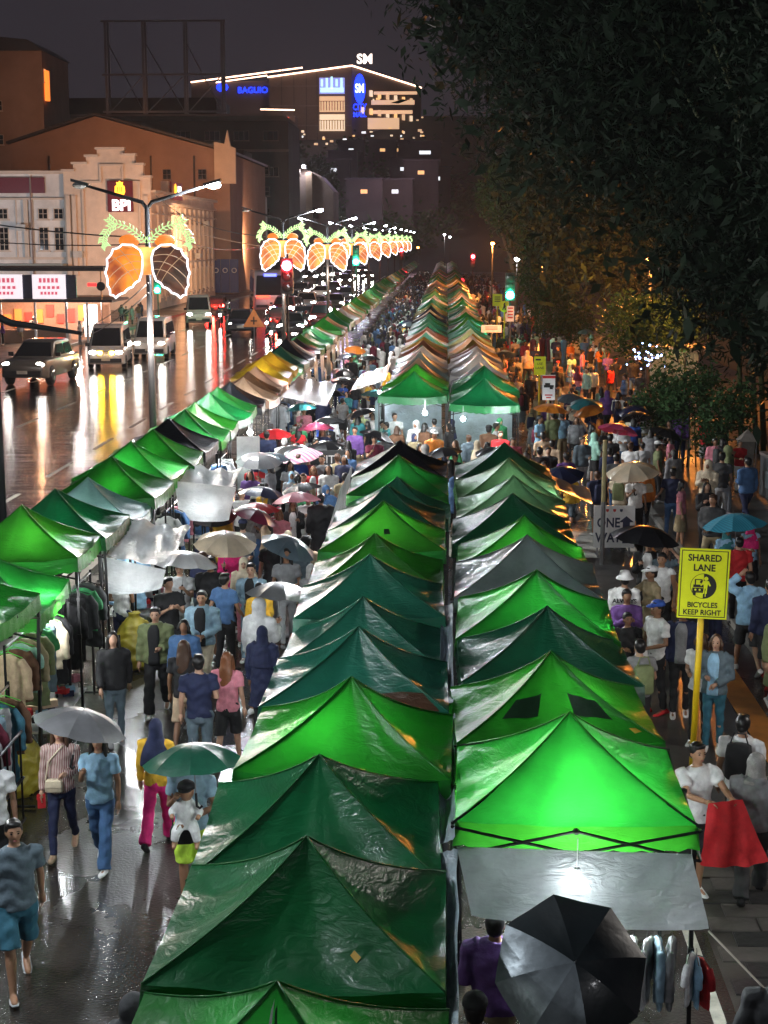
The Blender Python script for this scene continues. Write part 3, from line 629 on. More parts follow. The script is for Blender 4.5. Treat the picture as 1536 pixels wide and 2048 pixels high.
# dark trees on the far side
for i, (px, y, hgt, lb) in enumerate(((530, 300, 24, 'dark tree filling the gap beside the narrow green tower'), (510, 292, 21, 'dark bushy tree beyond the gabled house'), (640, 420, 17, 'dark tree on the hill foot beyond the concrete building'))):
    b = P(px, 600, y); b.z = 0 if y < 330 else hill_h(b.x, y)
    tree('hill_tree', lb, b, [([(0, 0, 0), (0, 0, hgt * .6)], [.5, .2])], [((0, 0, hgt * .68), (4.5, 4, hgt * .3)), ((1.5, 0, hgt * .45), (4, 3, hgt * .2))], 260, 16, .7, .8, .4, M_LEAF2, 30 + i, 'dark trees beyond the shops')
rg = np.random.default_rng(5); rr = random.Random(9); HT = []
hv = []
for i in range(150):
    x, y = rr.uniform(-120, 60), rr.uniform(345, 560); z = hill_h(x, y); hgt = rr.uniform(4, 8)
    hv.append(leaves(np.array([x, y, z + hgt * .5]) + rg.normal(size=(90, 3)) * [hgt * .32, hgt * .3, hgt * .28], 1.6, .9, rg, .2))
o = stuff(link('woods', quads_mesh('woods', np.concatenate(hv), M_LEAF2)))
# ================================================================== canopies
FAB = dict(bright=(.016, .26, .016), leaf=(.014, .21, .02), dark=(.003, .14, .03), teal=(.014, .15, .088), pine=(.006, .1, .045), black=(.005, .007, .012), grey=(.16, .21, .2), mint=(.22, .42, .36),  # bright and dark greens: one cloth, the inside light put into its colour
           white=(.55, .56, .57), beige=(.42, .27, .18), brown=(.16, .07, .035), olive=(.2, .17, .02), yellow=(.5, .32, .02), aqua=(.1, .5, .45), pale=(.12, .3, .12))
WORD = dict(bright='bright green', leaf='mid green', dark='dark green', teal='dark teal', pine='deep pine green', black='near-black', grey='wet grey plastic', mint='mint green', white='white', beige='beige', brown='brown', olive='olive', yellow='yellow', aqua='aqua', pale='pale green')
MF = {k: fabric('canopy_' + k, v, .5 if k in ('bright', 'leaf', 'pale', 'yellow', 'olive', 'beige') else .3, .5, 1., .28 if k != 'grey' else .15, .24, .22) for k, v in FAB.items()}
def canopy_mesh(seed, n=12, h=.95, rise=.62, val=.26, sagk=1.):
    q = random.Random(seed); b = MB(); ix = {}
    def vid(p):
        k = (round(p[0], 4), round(p[1], 4), round(p[2], 4))
        if k not in ix: ix[k] = len(b.v); b.v.append(p)
        return ix[k]
    sag = [q.uniform(.07, .13) * sagk for _ in range(4)]; ph = [q.uniform(0, 9) for _ in range(4)]; droop = [q.uniform(.02, .06) for _ in range(4)]
    a1 = q.uniform(.62, .74)
    def pt(k, u, t):
        t = min(max(t, 0.), 1.)
        x, y = u * (1 - t) * h, -(1 - t) * h
        hip = rise * (a1 * t + (1 - a1) * t ** 2.6); m = 1 - u * u
        z = hip - sag[k] * rise * 2.1 * m * math.sin(math.pi * min(1, t * 1.02)) ** .8 * (1 - t * .35) - droop[k] * m * (1 - t) ** 2
        if n > 6:
            e = min(1, 4 * m) * (1 - t) ** .4 * (1 if t > 0 else .4)
            z += .012 * e * math.sin(u * 9 + ph[k] + 2.5 * t) * (1 - t * .5) + .02 * e * noise.noise(Vector((x * 2.6 + ph[k], y * 2.6, k * 5.)))
            an = math.atan2(x, h * .02 - y); z += .016 * e * noise.noise(Vector((an * 9 + ph[k], k * 3., 1.))) * min(1, t * 2.2) * (1.15 - t)
            for sc_ in (-1, 1):
                cxx, cyy = x - sc_ * h, y + h; dc = math.hypot(cxx, cyy); ac = math.atan2(cyy, -sc_ * cxx); z += .02 * e * noise.noise(Vector((ac * 8 + ph[k] * 3, sc_ * 7., k * 2.))) * math.exp(-((dc - .35) / .3) ** 2)
        r = (0, 1, 2, 3)[k] * math.pi / 2; c, s = round(math.cos(r)), round(math.sin(r))
        return (x * c - y * s, x * s + y * c, z)
    for k in range(4):
        g = [[vid(pt(k, -1 + 2 * i / n, j / n)) if j < n else vid((0, 0, rise)) for i in range(n + 1)] for j in range(n + 1)]
        for j in range(n):
            for i in range(n):
                f = [g[j][i], g[j][i + 1], g[j + 1][i + 1], g[j + 1][i]]
                if j == n - 1: f = f[:3]
                b.f.append(tuple(f)); b.m.append(0)
    return b, pt
def valance_mb(pt, n, val, seed):
    q = random.Random(seed); v = MB()
    for k in range(4):
        top = [pt(k, -1 + 2 * i / n, 0) for i in range(n + 1)]; vs = []
        for i, p in enumerate(top):
            r = 1.012 + .012 * math.sin(i * 1.9 + seed); vs.append((p[0], p[1], p[2])); vs.append((p[0] * r, p[1] * r, p[2] - val + .015 * math.sin(i * 2.3 + k)))
        v.add(vs, [(2 * i, 2 * i + 2, 2 * i + 3, 2 * i + 1) for i in range(n)])
    return v
CANO = []; VALS = []; CANF = []; SEAMS = []; PTS = []
for s in range(6):
    b, pt = canopy_mesh(s + 1, 26); PTS.append(pt); sg_ = MB()
    for k in range(4): sg_.tube([Vector(pt(k, -1, t_ / 12)) + Vector((0, 0, .004)) for t_ in range(12)] + [Vector((0, 0, .624))], .007, 5)
    SEAMS.append(sg_.mesh('hip_seam', mat('seam_tape', (.004, .03, .012), .35, 0, .1, coat=.5), True)); CANO.append(b.mesh('canopy', MF['dark'], True)); VALS.append(valance_mb(pt, 26, .2, s).mesh('valance', MF['dark'], True))
for s in range(4):
    b, pt = canopy_mesh(s + 20, 6); v = valance_mb(pt, 6, .24, s); b.add(v.v, v.f); CANF.append(b.mesh('canopy_tent', MF['dark'], True))
# smooth shading with creased hips: mark hip edges sharp
for me in CANO + CANF:
    bm = bmesh.new(); bm.from_mesh(me)
    for e in bm.edges:
        if len(e.link_faces) == 2 and e.calc_face_angle(0) > .42: e.smooth = False
    bm.to_mesh(me); bm.free()
def leg_mesh(hh):
    g = MB(); g.box((0, 0, hh / 2), (.035, .035, hh)); g.box((0, 0, .012), (.1, .1, .02)); g.box((0, 0, hh * .55), (.05, .05, .06)); return g.mesh('leg', M_BLACKMETAL)
EAVE = 2.4
LEGM = leg_mesh(EAVE - .02)
tg = MB(); hE = .93
for k in range(4):
    c, s = round(math.cos(k * math.pi / 2)), round(math.sin(k * math.pi / 2))
    def rt(x, y, z): return (x * c - y * s, x * s + y * c, z)
    for sgn in (-1, 1):
        tg.tube([rt(sgn * hE, -hE, -.05), rt(0, -hE, -.26), ], .013, 5); tg.tube([rt(sgn * hE, -hE, -.3), rt(0, -hE, -.07)], .013, 5)
    tg.tube([rt(-hE, -hE, -.02), rt(-hE * .5, -hE * .5, .19), rt(0, 0, .55)], .014, 5); tg.ball(rt(0, -hE, -.07), .03, 6, 4)
TRUSS = tg.mesh('truss', M_BLACKMETAL)
rt_ = random.Random(21)
LAMPS = []
def tent(x, y, z, col, label, group, near, lit=0, seed=0, size=1.0, rz=0.):
    """canopy on a folding frame; z = apex height"""
    e = z - .62 * size
    if near:
        t = thing('canopy_tent', label, 'canopy', (x, y, 0), rz, group)
        c = link('canopy', CANO[seed % 6], t, (0, 0, e), 0, size); setmat(c, MF[col])
        v = link('valance', VALS[(seed * 5 + 1) % 6] if False else VALS[seed % 6], t, (0, 0, e), 0, size); setmat(v, MF[col])
        setmat(link('hip_seam', SEAMS[seed % 6], t, (0, 0, e), 0, size), MF[col])
        link('truss', TRUSS, t, (0, 0, e - .01), 0, size)
        for sx_ in (-1, 1):
            for sy_ in (-1, 1): l = link('leg', LEGM, t, (sx_ * .93 * size, sy_ * .93 * size, 0)); l.scale = (1, 1, e / EAVE)
    else:
        t = link('canopy_tent', CANF[seed % 4], None, (x, y, e), rz + (seed // 4 % 4) * math.pi / 2, size); setmat(t, MF[col]); tag(t, label, 'canopy', group)
    lr = random.Random(seed * 7 + int(y * 10)); t.rotation_euler[0] = lr.uniform(-.03, .03); t.rotation_euler[1] = lr.uniform(-.03, .03)
    if not near: t.scale = (size * lr.uniform(.95, 1.04), size, size * lr.uniform(.8, 1.25))
    if lit: LAMPS.append((x + rt_.uniform(-.25, .25), y + rt_.uniform(-.2, .2), e - .12, lit))
    return t
def patch(t, seed, k, u0, u1, t0, t1, m, name='patch', rot=0., size=1.0):
    """a piece of cloth lying on slope k of a canopy"""
    pt = PTS[seed % 6]; b = MB(); n = 5; vs = []; uc, tc_ = (u0 + u1) / 2, (t0 + t1) / 2
    for j in range(n + 1):
        for i in range(n + 1):
            du, dt = (u0 - uc) + (u1 - u0) * i / n, (t0 - tc_) + (t1 - t0) * j / n; c, s_ = math.cos(rot), math.sin(rot); vs.append(Vector(pt(k, uc + du * c - dt * s_, tc_ + du * s_ + dt * c)) + Vector((0, 0, .008)))
    b.add(vs, [(j * (n + 1) + i, j * (n + 1) + i + 1, (j + 1) * (n + 1) + i + 1, (j + 1) * (n + 1) + i) for j in range(n) for i in range(n)])
    c = [q for q in kids(t) if q.name.startswith('canopy')][0]; o = b.build(name, m, t, True, c.location); o.scale = c.scale; return o
TA, TB = [], []
# -- alley-side centre row, first block (measured apex heights)
A0 = ['leaf', 'dark', 'dark', 'bright', 'teal', 'teal', 'teal', 'leaf', 'bright', 'pine', 'teal', 'leaf', 'black']
A0z = [2.98, 3.02, 2.98, 3.02, 3.0, 2.86, 2.98, 2.9, 3.02, 2.98, 2.8, 2.95, 2.98]
A0lit = [2.4, .5, .7, 4.8, .9, .9, .6, 1.2, 5, .5, .5, 3, .3]
XA, XB, XR = -.98, 1.03, -6.2
for i, c in enumerate(A0):
    TA.append(None); TA[-1] = tent(XA + (.04 if i > 0 else .0) + .06 * i / 12, 7.62 + 1.9 * i, A0z[i], c, '%s canopy, %s from the bridge end in the alley-side centre row' % (WORD[c], ordinal(i)), 'canopies of the front centre block', True, A0lit[i], i, 1.0, rt_.uniform(-.03, .03))
B0 = ['bright', 'bright', 'pine', 'bright', 'grey', 'bright', 'pine', 'pale', 'pale', 'pine']
B0lit = [5.5, 3.2, .9, 4.8, .9, 3.8, .6, 2.2, 1.8, .5]
B0z = [3.0, 3.0, 2.98, 3.0, 3.06, 2.95, 2.98, 2.98, 3.0, 3.02]
for i, c in enumerate(B0):
    TB.append(None); TB[-1] = tent(XB + .07 + .06 * i / 9, 12.4 + 1.93 * i, B0z[i], c, '%s canopy, %s from the bridge end in the sidewalk-side centre row' % (WORD[c], ordinal(i)), 'canopies of the front centre block', True, B0lit[i], i + 2, 1.02, rt_.uniform(-.03, .03))
M_PATCH = mat('dark_mesh_patch', (.006, .03, .01), .5, 0, .2, 9, .3, 20); M_BROWNP = fabric('brown_patch', (.09, .045, .02), .35)
patch(TB[1], 3, 0, -.86, -.36, .4, .62, M_PATCH, 'mesh_window', .25); patch(TB[1], 3, 0, .36, .86, .4, .62, M_PATCH, 'mesh_window', -.25)
patch(TA[8], 8, 0, .05, .25, .5, .6, M_PATCH); patch(TA[4], 4, 0, .3, .95, .06, .34, M_BROWNP, 'brown_patch', -.25)
patch(TA[0], 0, 0, -.16, -.06, .78, .92, M_WHITEP, 'paper_tag', .4); patch(TA[0], 0, 0, .05, .15, .74, .9, M_PATCH, 'dark_tag', .1); patch(TB[1], 3, 0, .85, .93, .14, .2, mat('yellow_leaf', (.5, .3, .02), .6), 'fallen_leaf'); patch(TA[1], 1, 0, .55, .62, .3, .36, MC['yellow_leaf'], 'fallen_leaf', .4)
# -- road-side row
RS = ['bright', 'bright', 'leaf', 'bright', 'dark', 'mint', 'leaf', 'bright', 'leaf', 'black', 'leaf', 'leaf', 'dark', 'leaf', 'black', 'beige', 'brown', 'beige', 'yellow', 'yellow', 'pale', 'teal', 'black', 'white', 'black', 'leaf', 'dark', 'pine']
RSlit = [6, 5, 3, 4.5, 2, 2.2, 3, 6, 3.4, .3, 2, 2, 1.4, 2, 0, 1.2, .3, 1.8, 4.5, 3, 1, .4, 0, 1, 0, .6, .3, .3]
y = 15.6
pal_far = ['pale', 'leaf', 'leaf', 'olive', 'beige', 'white', 'olive', 'dark', 'yellow', 'bright', 'beige', 'white']  # warmer cloth tones carry the sodium glow in their colour
for i in range(100):
    c = RS[i] if i < len(RS) else rt_.choice(pal_far); near = y < 48
    lab = '%s canopy, %s from the bridge end in the row beside the road' % (WORD[c], ordinal(i))
    tent(XR + rt_.uniform(-.06, .06), y, 3.0 + rt_.uniform(-.1, .1) + (.12 if c in ('yellow', 'bright') else 0), c, lab, 'canopies of the row beside the road' if i < 40 else 'distant %s canopies of the road-side row' % WORD[c], near, RSlit[i] if i < len(RS) else (1.5 if i % 3 == 0 and i < 60 else 0), i * 3 + 1, 1.02, rt_.uniform(-.07, .07))
    y += 1.96 if i < 40 else 2.05
# -- second block of the two centre rows beyond the crossing
SA = ['dark', 'bright', 'teal', 'beige', 'grey', 'white', 'white', 'teal', 'brown', 'olive', 'olive', 'aqua', 'white', 'brown', 'black', 'teal', 'pine', 'teal', 'teal', 'dark', 'teal', 'black', 'beige', 'black', 'olive', 'dark', 'olive', 'pine', 'dark', 'leaf', 'pale']
SB = ['dark', 'dark', 'leaf', 'white', 'white', 'grey', 'white', 'white', 'brown', 'olive', 'white', 'olive', 'mint', 'brown', 'teal', 'teal', 'teal', 'leaf', 'brown', 'teal', 'dark', 'leaf', 'beige', 'pale', 'leaf', 'teal', 'beige', 'pale']
for nm, seq, X in (('alley-side', SA, XA + .1), ('sidewalk-side', SB, XB + .12)):
    y = 44.2 if X < 0 else 43.4
    for i in range(84):
        c = seq[i] if i < len(seq) else rt_.choice(pal_far); near = i < 3
        lab = '%s canopy, %s beyond the crossing in the %s centre row' % (WORD[c], ordinal(i), nm) 
        tent(X + rt_.uniform(-.05, .05), y, (3.12 if i < 2 else 3.0) + rt_.uniform(-.08, .1), c, lab, 'canopies of the %s centre row beyond the crossing' % nm if i < 36 else 'distant %s canopies of the %s centre row' % (WORD[c], nm), near, 3.5 if i < 2 else (2.2 if i % 2 == 0 and i < 40 else 0), i * 5 + 3, 1.04, rt_.uniform(-.04, .04))
        y += 2.0 if i else 2.4
yend = y
# rows continue as one far mass
fm = MB()
for X in (XA + .1, XB + .12, XR):
    y = 214. if X > -5 else 216.
    while y < 300:
        h = .96; e = 2.4
        fm.add([(X - h, y - h, e), (X + h, y - h, e), (X + h, y + h, e), (X - h, y + h, e), (X, y, 3.0), (X - h, y - h, e - .25), (X + h, y - h, e - .25)], [(0, 1, 4), (1, 2, 4), (2, 3, 4), (3, 0, 4), (5, 6, 1, 0)], rt_.randrange(4)); y += 2.05
stuff(fm.build('far_canopies', [MF['leaf'], MF['pale'], MF['olive'], MF['beige']]))
# lamps under the canopies
for (x, y, z, p) in LAMPS: lamp('stall_lamp', (x, y, z), 7 * p, (.93, 1, .96) if y < 48 else (1, .8, .5), .05)
# general stall lamps lighting the alley floor under the side eaves
for yy in range(14, 60, 5):
    lamp('stall_lamp', (-5.4, yy + .7, 2.02), 75, (.95, .98, 1), .06); lamp('stall_lamp', (-2.2, yy + 2.9, 2.02), 60, (.95, .98, 1), .06)
for yy in range(13, 32, 5): lamp('stall_lamp', (2.15, yy, 2.0), 42, (.97, 1, 1), .06)
for yy in range(62, 150, 9): lamp('stall_lamp', (-3.4, yy, 2.6), 130, (1, .96, .92), .1)
for xx in (-3.6, -.8, 1.6): lamp('stall_lamp', (xx, 41.6, 2.2), 110, (.9, .98, 1), .08); lamp('stall_lamp', (xx, 45, 2.1), 60, (.9, .98, 1), .08)
# visible bulbs
M_BULB = emit('bulb_white', (.9, .97, 1), 45)
def bulb(p, label, s=.045):
    t = thing('hanging_bulb', label, 'lamp', p, 0, 'white bulbs hanging under canopies'); g = MB(); g.ball((0, 0, 0), s, 10, 8); g.build('glass', M_BULB, t); g = MB(); g.tube([(0, 0, s * .8), (0, 0, s + .05)], s * .5, 8); g.tube([(0, 0, s + .05), (0, 0, s + .3)], .006, 5); g.build('socket', M_WHITEP, t); return t
# front sheet of the stall at the bridge end
ft = [o for o in bpy.data.objects if o.name.startswith('canopy_tent') and o.get('label', '').startswith('bright green canopy, first from the bridge end in the sidewalk-side')][0]
fx, fy = ft.location.x, ft.location.y
M_PLAST = fabric('milky_plastic', (.8, .83, .84), .6, .35, .7, .2, .8)
def plastic(name, label, pts00, pts10, pts01, pts11, nx=16, ny=10, amp=.03, seed=1, m=None, cat='plastic sheet', group=None):
    """bilinear hanging sheet between four corners, with folds and 3 mm thickness"""
    A, B, C_, D = [Vector(p) for p in (pts00, pts10, pts01, pts11)]; nrm = (B - A).cross(C_ - A).normalized(); b = MB()
    for off in (0, .003):
        for j in range(ny + 1):
            for i in range(nx + 1):
                u, v = i / nx, j / ny; p = A.lerp(B, u).lerp(C_.lerp(D, u), v); e = math.sin(math.pi * u) ** .5
                p += nrm * (amp * (noise.noise(Vector((u * 5 + seed, v * 4, seed))) + .5 * math.sin(u * 17 + v * 5 + seed)) * (.3 + .7 * v) + off) + Vector((0, 0, -.05 * e * v - (.09 * math.sin(math.pi * u) * math.sin(math.pi * v) if abs(nrm.z) > .5 else 0))); b.v.append(tuple(p))
    n1 = (nx + 1) * (ny + 1)
    for j in range(ny):
        for i in range(nx):
            a = j * (nx + 1) + i; b.f.append((a, a + 1, a + nx + 2, a + nx + 1)); b.f.append((n1 + a + nx + 1, n1 + a + nx + 2, n1 + a + 1, n1 + a)); b.m += [0, 0]
    o = b.build(name, m or M_PLAST, None, True); return tag(o, label, cat, group)
plastic('plastic_sheet', 'milky plastic sheet hung across the front of the bridge-end green canopy', (fx - .98, fy - 1.0, 2.2), (fx + .9, fy - 1.0, 2.17), (fx - .86, fy - 1.26, 1.74), (fx + 1.0, fy - 1.3, 1.68), 26, 12, .05, 3)
for ch in kids(ft):
    if ch.name.startswith('truss'): ch.scale = (1.07, 1.07, 1.0); ch.location.z += .02
bulb((fx - .03, fy - 1.2, 2.02), 'white bulb glowing at the middle of the milky plastic front sheet', .05)
lamp('stall_lamp', (fx - .03, fy - 1.42, 2.02), 5, (.85, .95, 1), .05); lamp('stall_lamp', (fx - .03, fy - .55, 1.85), 150, (.85, .95, 1), .05)
g = MB(); g.tube([(fx + 1.0, fy - 1.3, 1.66), (fx + 1.6, fy - 1.9, 1.2), (fx + 2.7, fy - 2.9, .4)], .009, 6); tag(g.build('guy_rope', MC.get('rope') or mat('rope', (.55, .5, .42), .8)), 'pale guy rope tied to the corner of the milky plastic sheet', 'rope')
# sheets hanging in the gap between the two centre rows
for i, (y0, y1, lb) in enumerate(((8.2, 11.0, 'closest to the bridge'), (11.2, 14.4, 'beside the bright green canopies'), (14.7, 19.0, 'beside the dark teal canopies'))):
    plastic('plastic_sheet', 'pale plastic rain sheet slung between the two centre rows, %s' % lb, (-.035, y0, 2.30), (-.03, y1, 2.30), (.11, y0, 2.36), (.12, y1, 2.36), 26, 6, .03, 11 + i, fabric('pale_blue_plastic', (.5, .6, .66), .4, .35, .6, .2, .8), 'plastic sheet', 'sheets hanging between the centre rows')
plastic('plastic_sheet', 'white side sheet hanging at the end of the front alley-side row', (-1.96, 27.6, 2.36), (-1.93, 31.0, 2.36), (-2.3, 27.6, 1.1), (-2.0, 31, .9), 10, 8, .05, 18)
plastic('plastic_sheet', 'white tarp awning over the alley stall beside the vendor in white', (-5.35, 22.6, 2.2), (-4.35, 22.8, 1.95), (-5.3, 24.7, 2.42), (-4.3, 24.9, 2.2), 14, 12, .09, 25)
plastic('plastic_sheet', 'white tarp flap hanging below the awning edge near the vendor', (-5.3, 22.58, 2.17), (-4.35, 22.78, 1.92), (-5.2, 22.5, 1.6), (-4.4, 22.7, 1.65), 10, 6, .04, 27)
plastic('plastic_sheet', 'silver tarp awning over the stall behind the maroon umbrella', (-5.3, 29.0, 2.25), (-4.25, 29.2, 2.1), (-5.2, 30.5, 2.42), (-4.2, 30.7, 2.32), 14, 12, .09, 31)
plastic('plastic_sheet', 'silver tarp front hanging above the maroon umbrella', (-5.3, 28.98, 2.33), (-4.12, 29.17, 2.18), (-5.2, 28.8, 1.62), (-4.25, 29, 1.55), 10, 6, .03, 33)
plastic('plastic_sheet', 'white sheet hanging upright at the black canopy beside the alley', (-5.05, 36.0, 2.3), (-4.5, 36.1, 2.3), (-5.05, 36.0, .5), (-4.5, 36.1, .5), 8, 8, .03, 37)
plastic('plastic_sheet', 'brown tarp awning sagging beside the beige canopies', (-5.0, 45.5, 2.3), (-3.6, 45.5, 2.0), (-4.9, 50.0, 2.5), (-3.6, 50.0, 2.3), 10, 8, .06, 41, mat('brown_tarp', (.32, .21, .15), .4, 0, .2, 3, .3, 8, coat=.4, trans=.3))
plastic('plastic_sheet', 'beige tarp leaning on the alley-side row beyond the crossing', (-3.2, 50, 2.0), (-2.0, 50, 2.4), (-3.1, 56, 2.1), (-2.0, 56, 2.5), 10, 8, .05, 43, MC['brown_tarp'])
plastic('plastic_sheet', 'orange-lit tarp flap tied to the sidewalk-side row near the pole', (2.05, 30.2, 2.1), (3.0, 30.0, 1.75), (2.05, 31.6, 2.2), (3.05, 31.4, 1.85), 8, 6, .04, 45, MC['brown_tarp'])

for i, (x0, x1, y, c, lb) in enumerate(((-1.9, -.1, 47.2, 'pale_blue_plastic', 'pale blue back sheet under the alley-side canopies at the crossing'), (.2, 2.1, 46.6, 'pale_blue_plastic', 'pale blue back sheet under the sidewalk-side canopies at the crossing'), (-2.05, -2.0, 44, 'pale_blue_plastic', 'pale side sheet at the alley corner of the crossing stall'))):
    plastic('plastic_sheet', lb, (x0, y, 2.3), (x1, y + (.0 if i < 2 else 3), 2.3), (x0, y, .3), (x1, y + (0 if i < 2 else 3), .3), 10, 8, .04, 61 + i, MC[c])
for i in range(9):
    y = 52 + i * 3.1; plastic('plastic_sheet', 'pale hanging sheet at the road-side row, %s beyond the crossing' % ordinal(i), (-5.1, y, 2.3), (-5.05, y + 1.3, 2.3), (-5.0, y, .4), (-5.0, y + 1.3, .5), 6, 6, .04, 70 + i, MC['pale_blue_plastic'] if i % 3 else M_PLAST, 'plastic sheet', 'sheets hanging along the far road-side row')

for x_, y_ in ((-4.8, 23.7), (-4.7, 22.2), (-4.6, 30.1), (-4.7, 28.6), (-4.75, 35.7), (-4.3, 39.7), (-4.3, 47.5), (-2.7, 53)): lamp('stall_lamp', (x_, y_, 1.85), 22, (.95, .99, 1), .06)
# ================================================================== street lamps, lanterns, signals, signs
M_HEADLIT = emit('street_lamp_glass', (.86, .93, 1), 40); M_HEADOFF = mat('unlit_lamp_glass', (.3, .3, .3), .2)
M_SOD = emit('sodium_lamp_glass', (1, .33, .05), 45)
def lens_off(name): return mat(name, (.03, .03, .03), .2)
def street_lamp(x, y, label, lit=(0, 1), power=900, group='twin-arm lamps along the median'):
    t = thing('street_lamp', label, 'street lamp', (x, y, 0), 0, group)
    g = MB(); g.tube([(0, 0, 0), (0, 0, .4), (0, 0, 4), (0, 0, 7.85)], [.13, .11, .085, .06], 10); g.box((0, 0, .03), (.4, .4, .06)); g.build('pole', M_POLE, t, True)
    for k, s in enumerate((-1, 1)):
        g = MB(); g.tube([(0, 0, 7.75), (s * .12, 0, 7.92), (s * .5, 0, 8.03), (s * 1.5, 0, 8.32)], [.05, .05, .045, .035], 8); g.build('arm', M_POLE, t, True)
        g = MB(); g.prism([(s * 1.42, -.1, 8.3), (s * 1.86, -.12, 8.42), (s * 1.86, .12, 8.42), (s * 1.42, .1, 8.3)], (0, 0, 0), (0, 0, .07)); h = g.build('lamp_head', M_POLE, t)
        g = MB(); g.ball((s * 1.66, 0, 8.33), (.19, .11, .09), 10, 6); g.build('lamp_glass', M_HEADLIT if lit[k] else M_HEADOFF, h)
        if lit[k] and power: lamp('street_light', (x + s * 1.66, y, 8.2), power, (.87, .94, 1), .12)
    return t
LY = [37.6, 69, 95, 120, 145, 170, 195, 220, 246, 272]
for i, y in enumerate(LY):
    street_lamp(-7.4, y, 'twin-arm street lamp, %s butterfly lantern pole counted up the road' % ordinal(i), (1 if i > 1 else 0, 1), (3200, 2400, 1300, 1200, 0, 1200, 0, 0, 0, 0)[i])  # far poles' left heads are lit as an addition, to brighten the traffic
street_lamp(-7.4, 11.5, 'twin-arm street lamp beside the bridge whose light falls across the wet alley', (1, 1), 1350)
street_lamp(-7.4, -16, 'twin-arm street lamp behind the bridge over the carriageway', (1, 1), 1200)
# butterfly lanterns
def lantern_mat(name, hot, cold, s):
    m = bpy.data.materials.new(name); m.use_nodes = True; n = m.node_tree; b = n.nodes['Principled BSDF']
    t = n.nodes.new('ShaderNodeTexCoord'); z = n.nodes.new('ShaderNodeTexNoise'); z.inputs['Scale'].default_value = 1.7; z.inputs['Detail'].default_value = 2
    n.links.new(t.outputs['Object'], z.inputs['Vector']); r = n.nodes.new('ShaderNodeValToRGB'); r.color_ramp.elements[0].position = .42; r.color_ramp.elements[1].position = .66
    r.color_ramp.elements[0].color = (*cold, 1); r.color_ramp.elements[1].color = (*hot, 1); n.links.new(z.outputs['Fac'], r.inputs[0]); n.links.new(r.outputs[0], b.inputs['Emission Color']); b.inputs['Emission Strength'].default_value = s
    b.inputs['Base Color'].default_value = (.025, .01, .004, 1); return m
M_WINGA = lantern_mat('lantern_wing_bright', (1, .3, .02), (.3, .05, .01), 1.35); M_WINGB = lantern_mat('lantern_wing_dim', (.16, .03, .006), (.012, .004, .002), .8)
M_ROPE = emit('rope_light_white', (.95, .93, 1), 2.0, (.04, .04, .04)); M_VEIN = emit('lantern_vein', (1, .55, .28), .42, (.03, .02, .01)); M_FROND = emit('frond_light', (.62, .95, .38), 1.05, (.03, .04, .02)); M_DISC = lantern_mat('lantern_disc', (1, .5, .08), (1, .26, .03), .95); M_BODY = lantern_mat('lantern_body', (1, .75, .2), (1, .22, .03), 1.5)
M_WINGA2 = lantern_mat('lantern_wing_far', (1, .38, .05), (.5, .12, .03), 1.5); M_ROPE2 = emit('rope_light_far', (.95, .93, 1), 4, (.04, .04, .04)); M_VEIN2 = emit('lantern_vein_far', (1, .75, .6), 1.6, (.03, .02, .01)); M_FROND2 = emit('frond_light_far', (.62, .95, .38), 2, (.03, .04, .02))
WING = [(-.10, -.3), (-.16, -.1), (-.34, .03), (-.58, .04), (-.8, -.08), (-.95, -.33), (-1.0, -.68), (-.96, -1.0), (-.9, -1.24), (-.77, -1.33), (-.56, -1.19), (-.36, -1.04), (-.2, -.88), (-.13, -.66)]
def wing_pts(s, per=4):
    out = []; n = len(WING)
    for i in range(n):
        a, b_ = Vector(WING[i]), Vector(WING[(i + 1) % n]); d = b_ - a; nr = Vector((d.y, -d.x)).normalized()
        for k in range(per):
            f = k / per; p = a + d * f + nr * (-.028 * math.sin(math.pi * f) if 3 <= i <= 11 else 0); out.append(Vector((s * p.x, 0, p.y)))
    return out
lan = thing('butterfly_lantern', 'butterfly lantern with dim brown right-hand wing on first lamp pole', 'lantern', (-7.4, 37.45, 6.85), 0, 'butterfly lanterns on the median lamp poles')
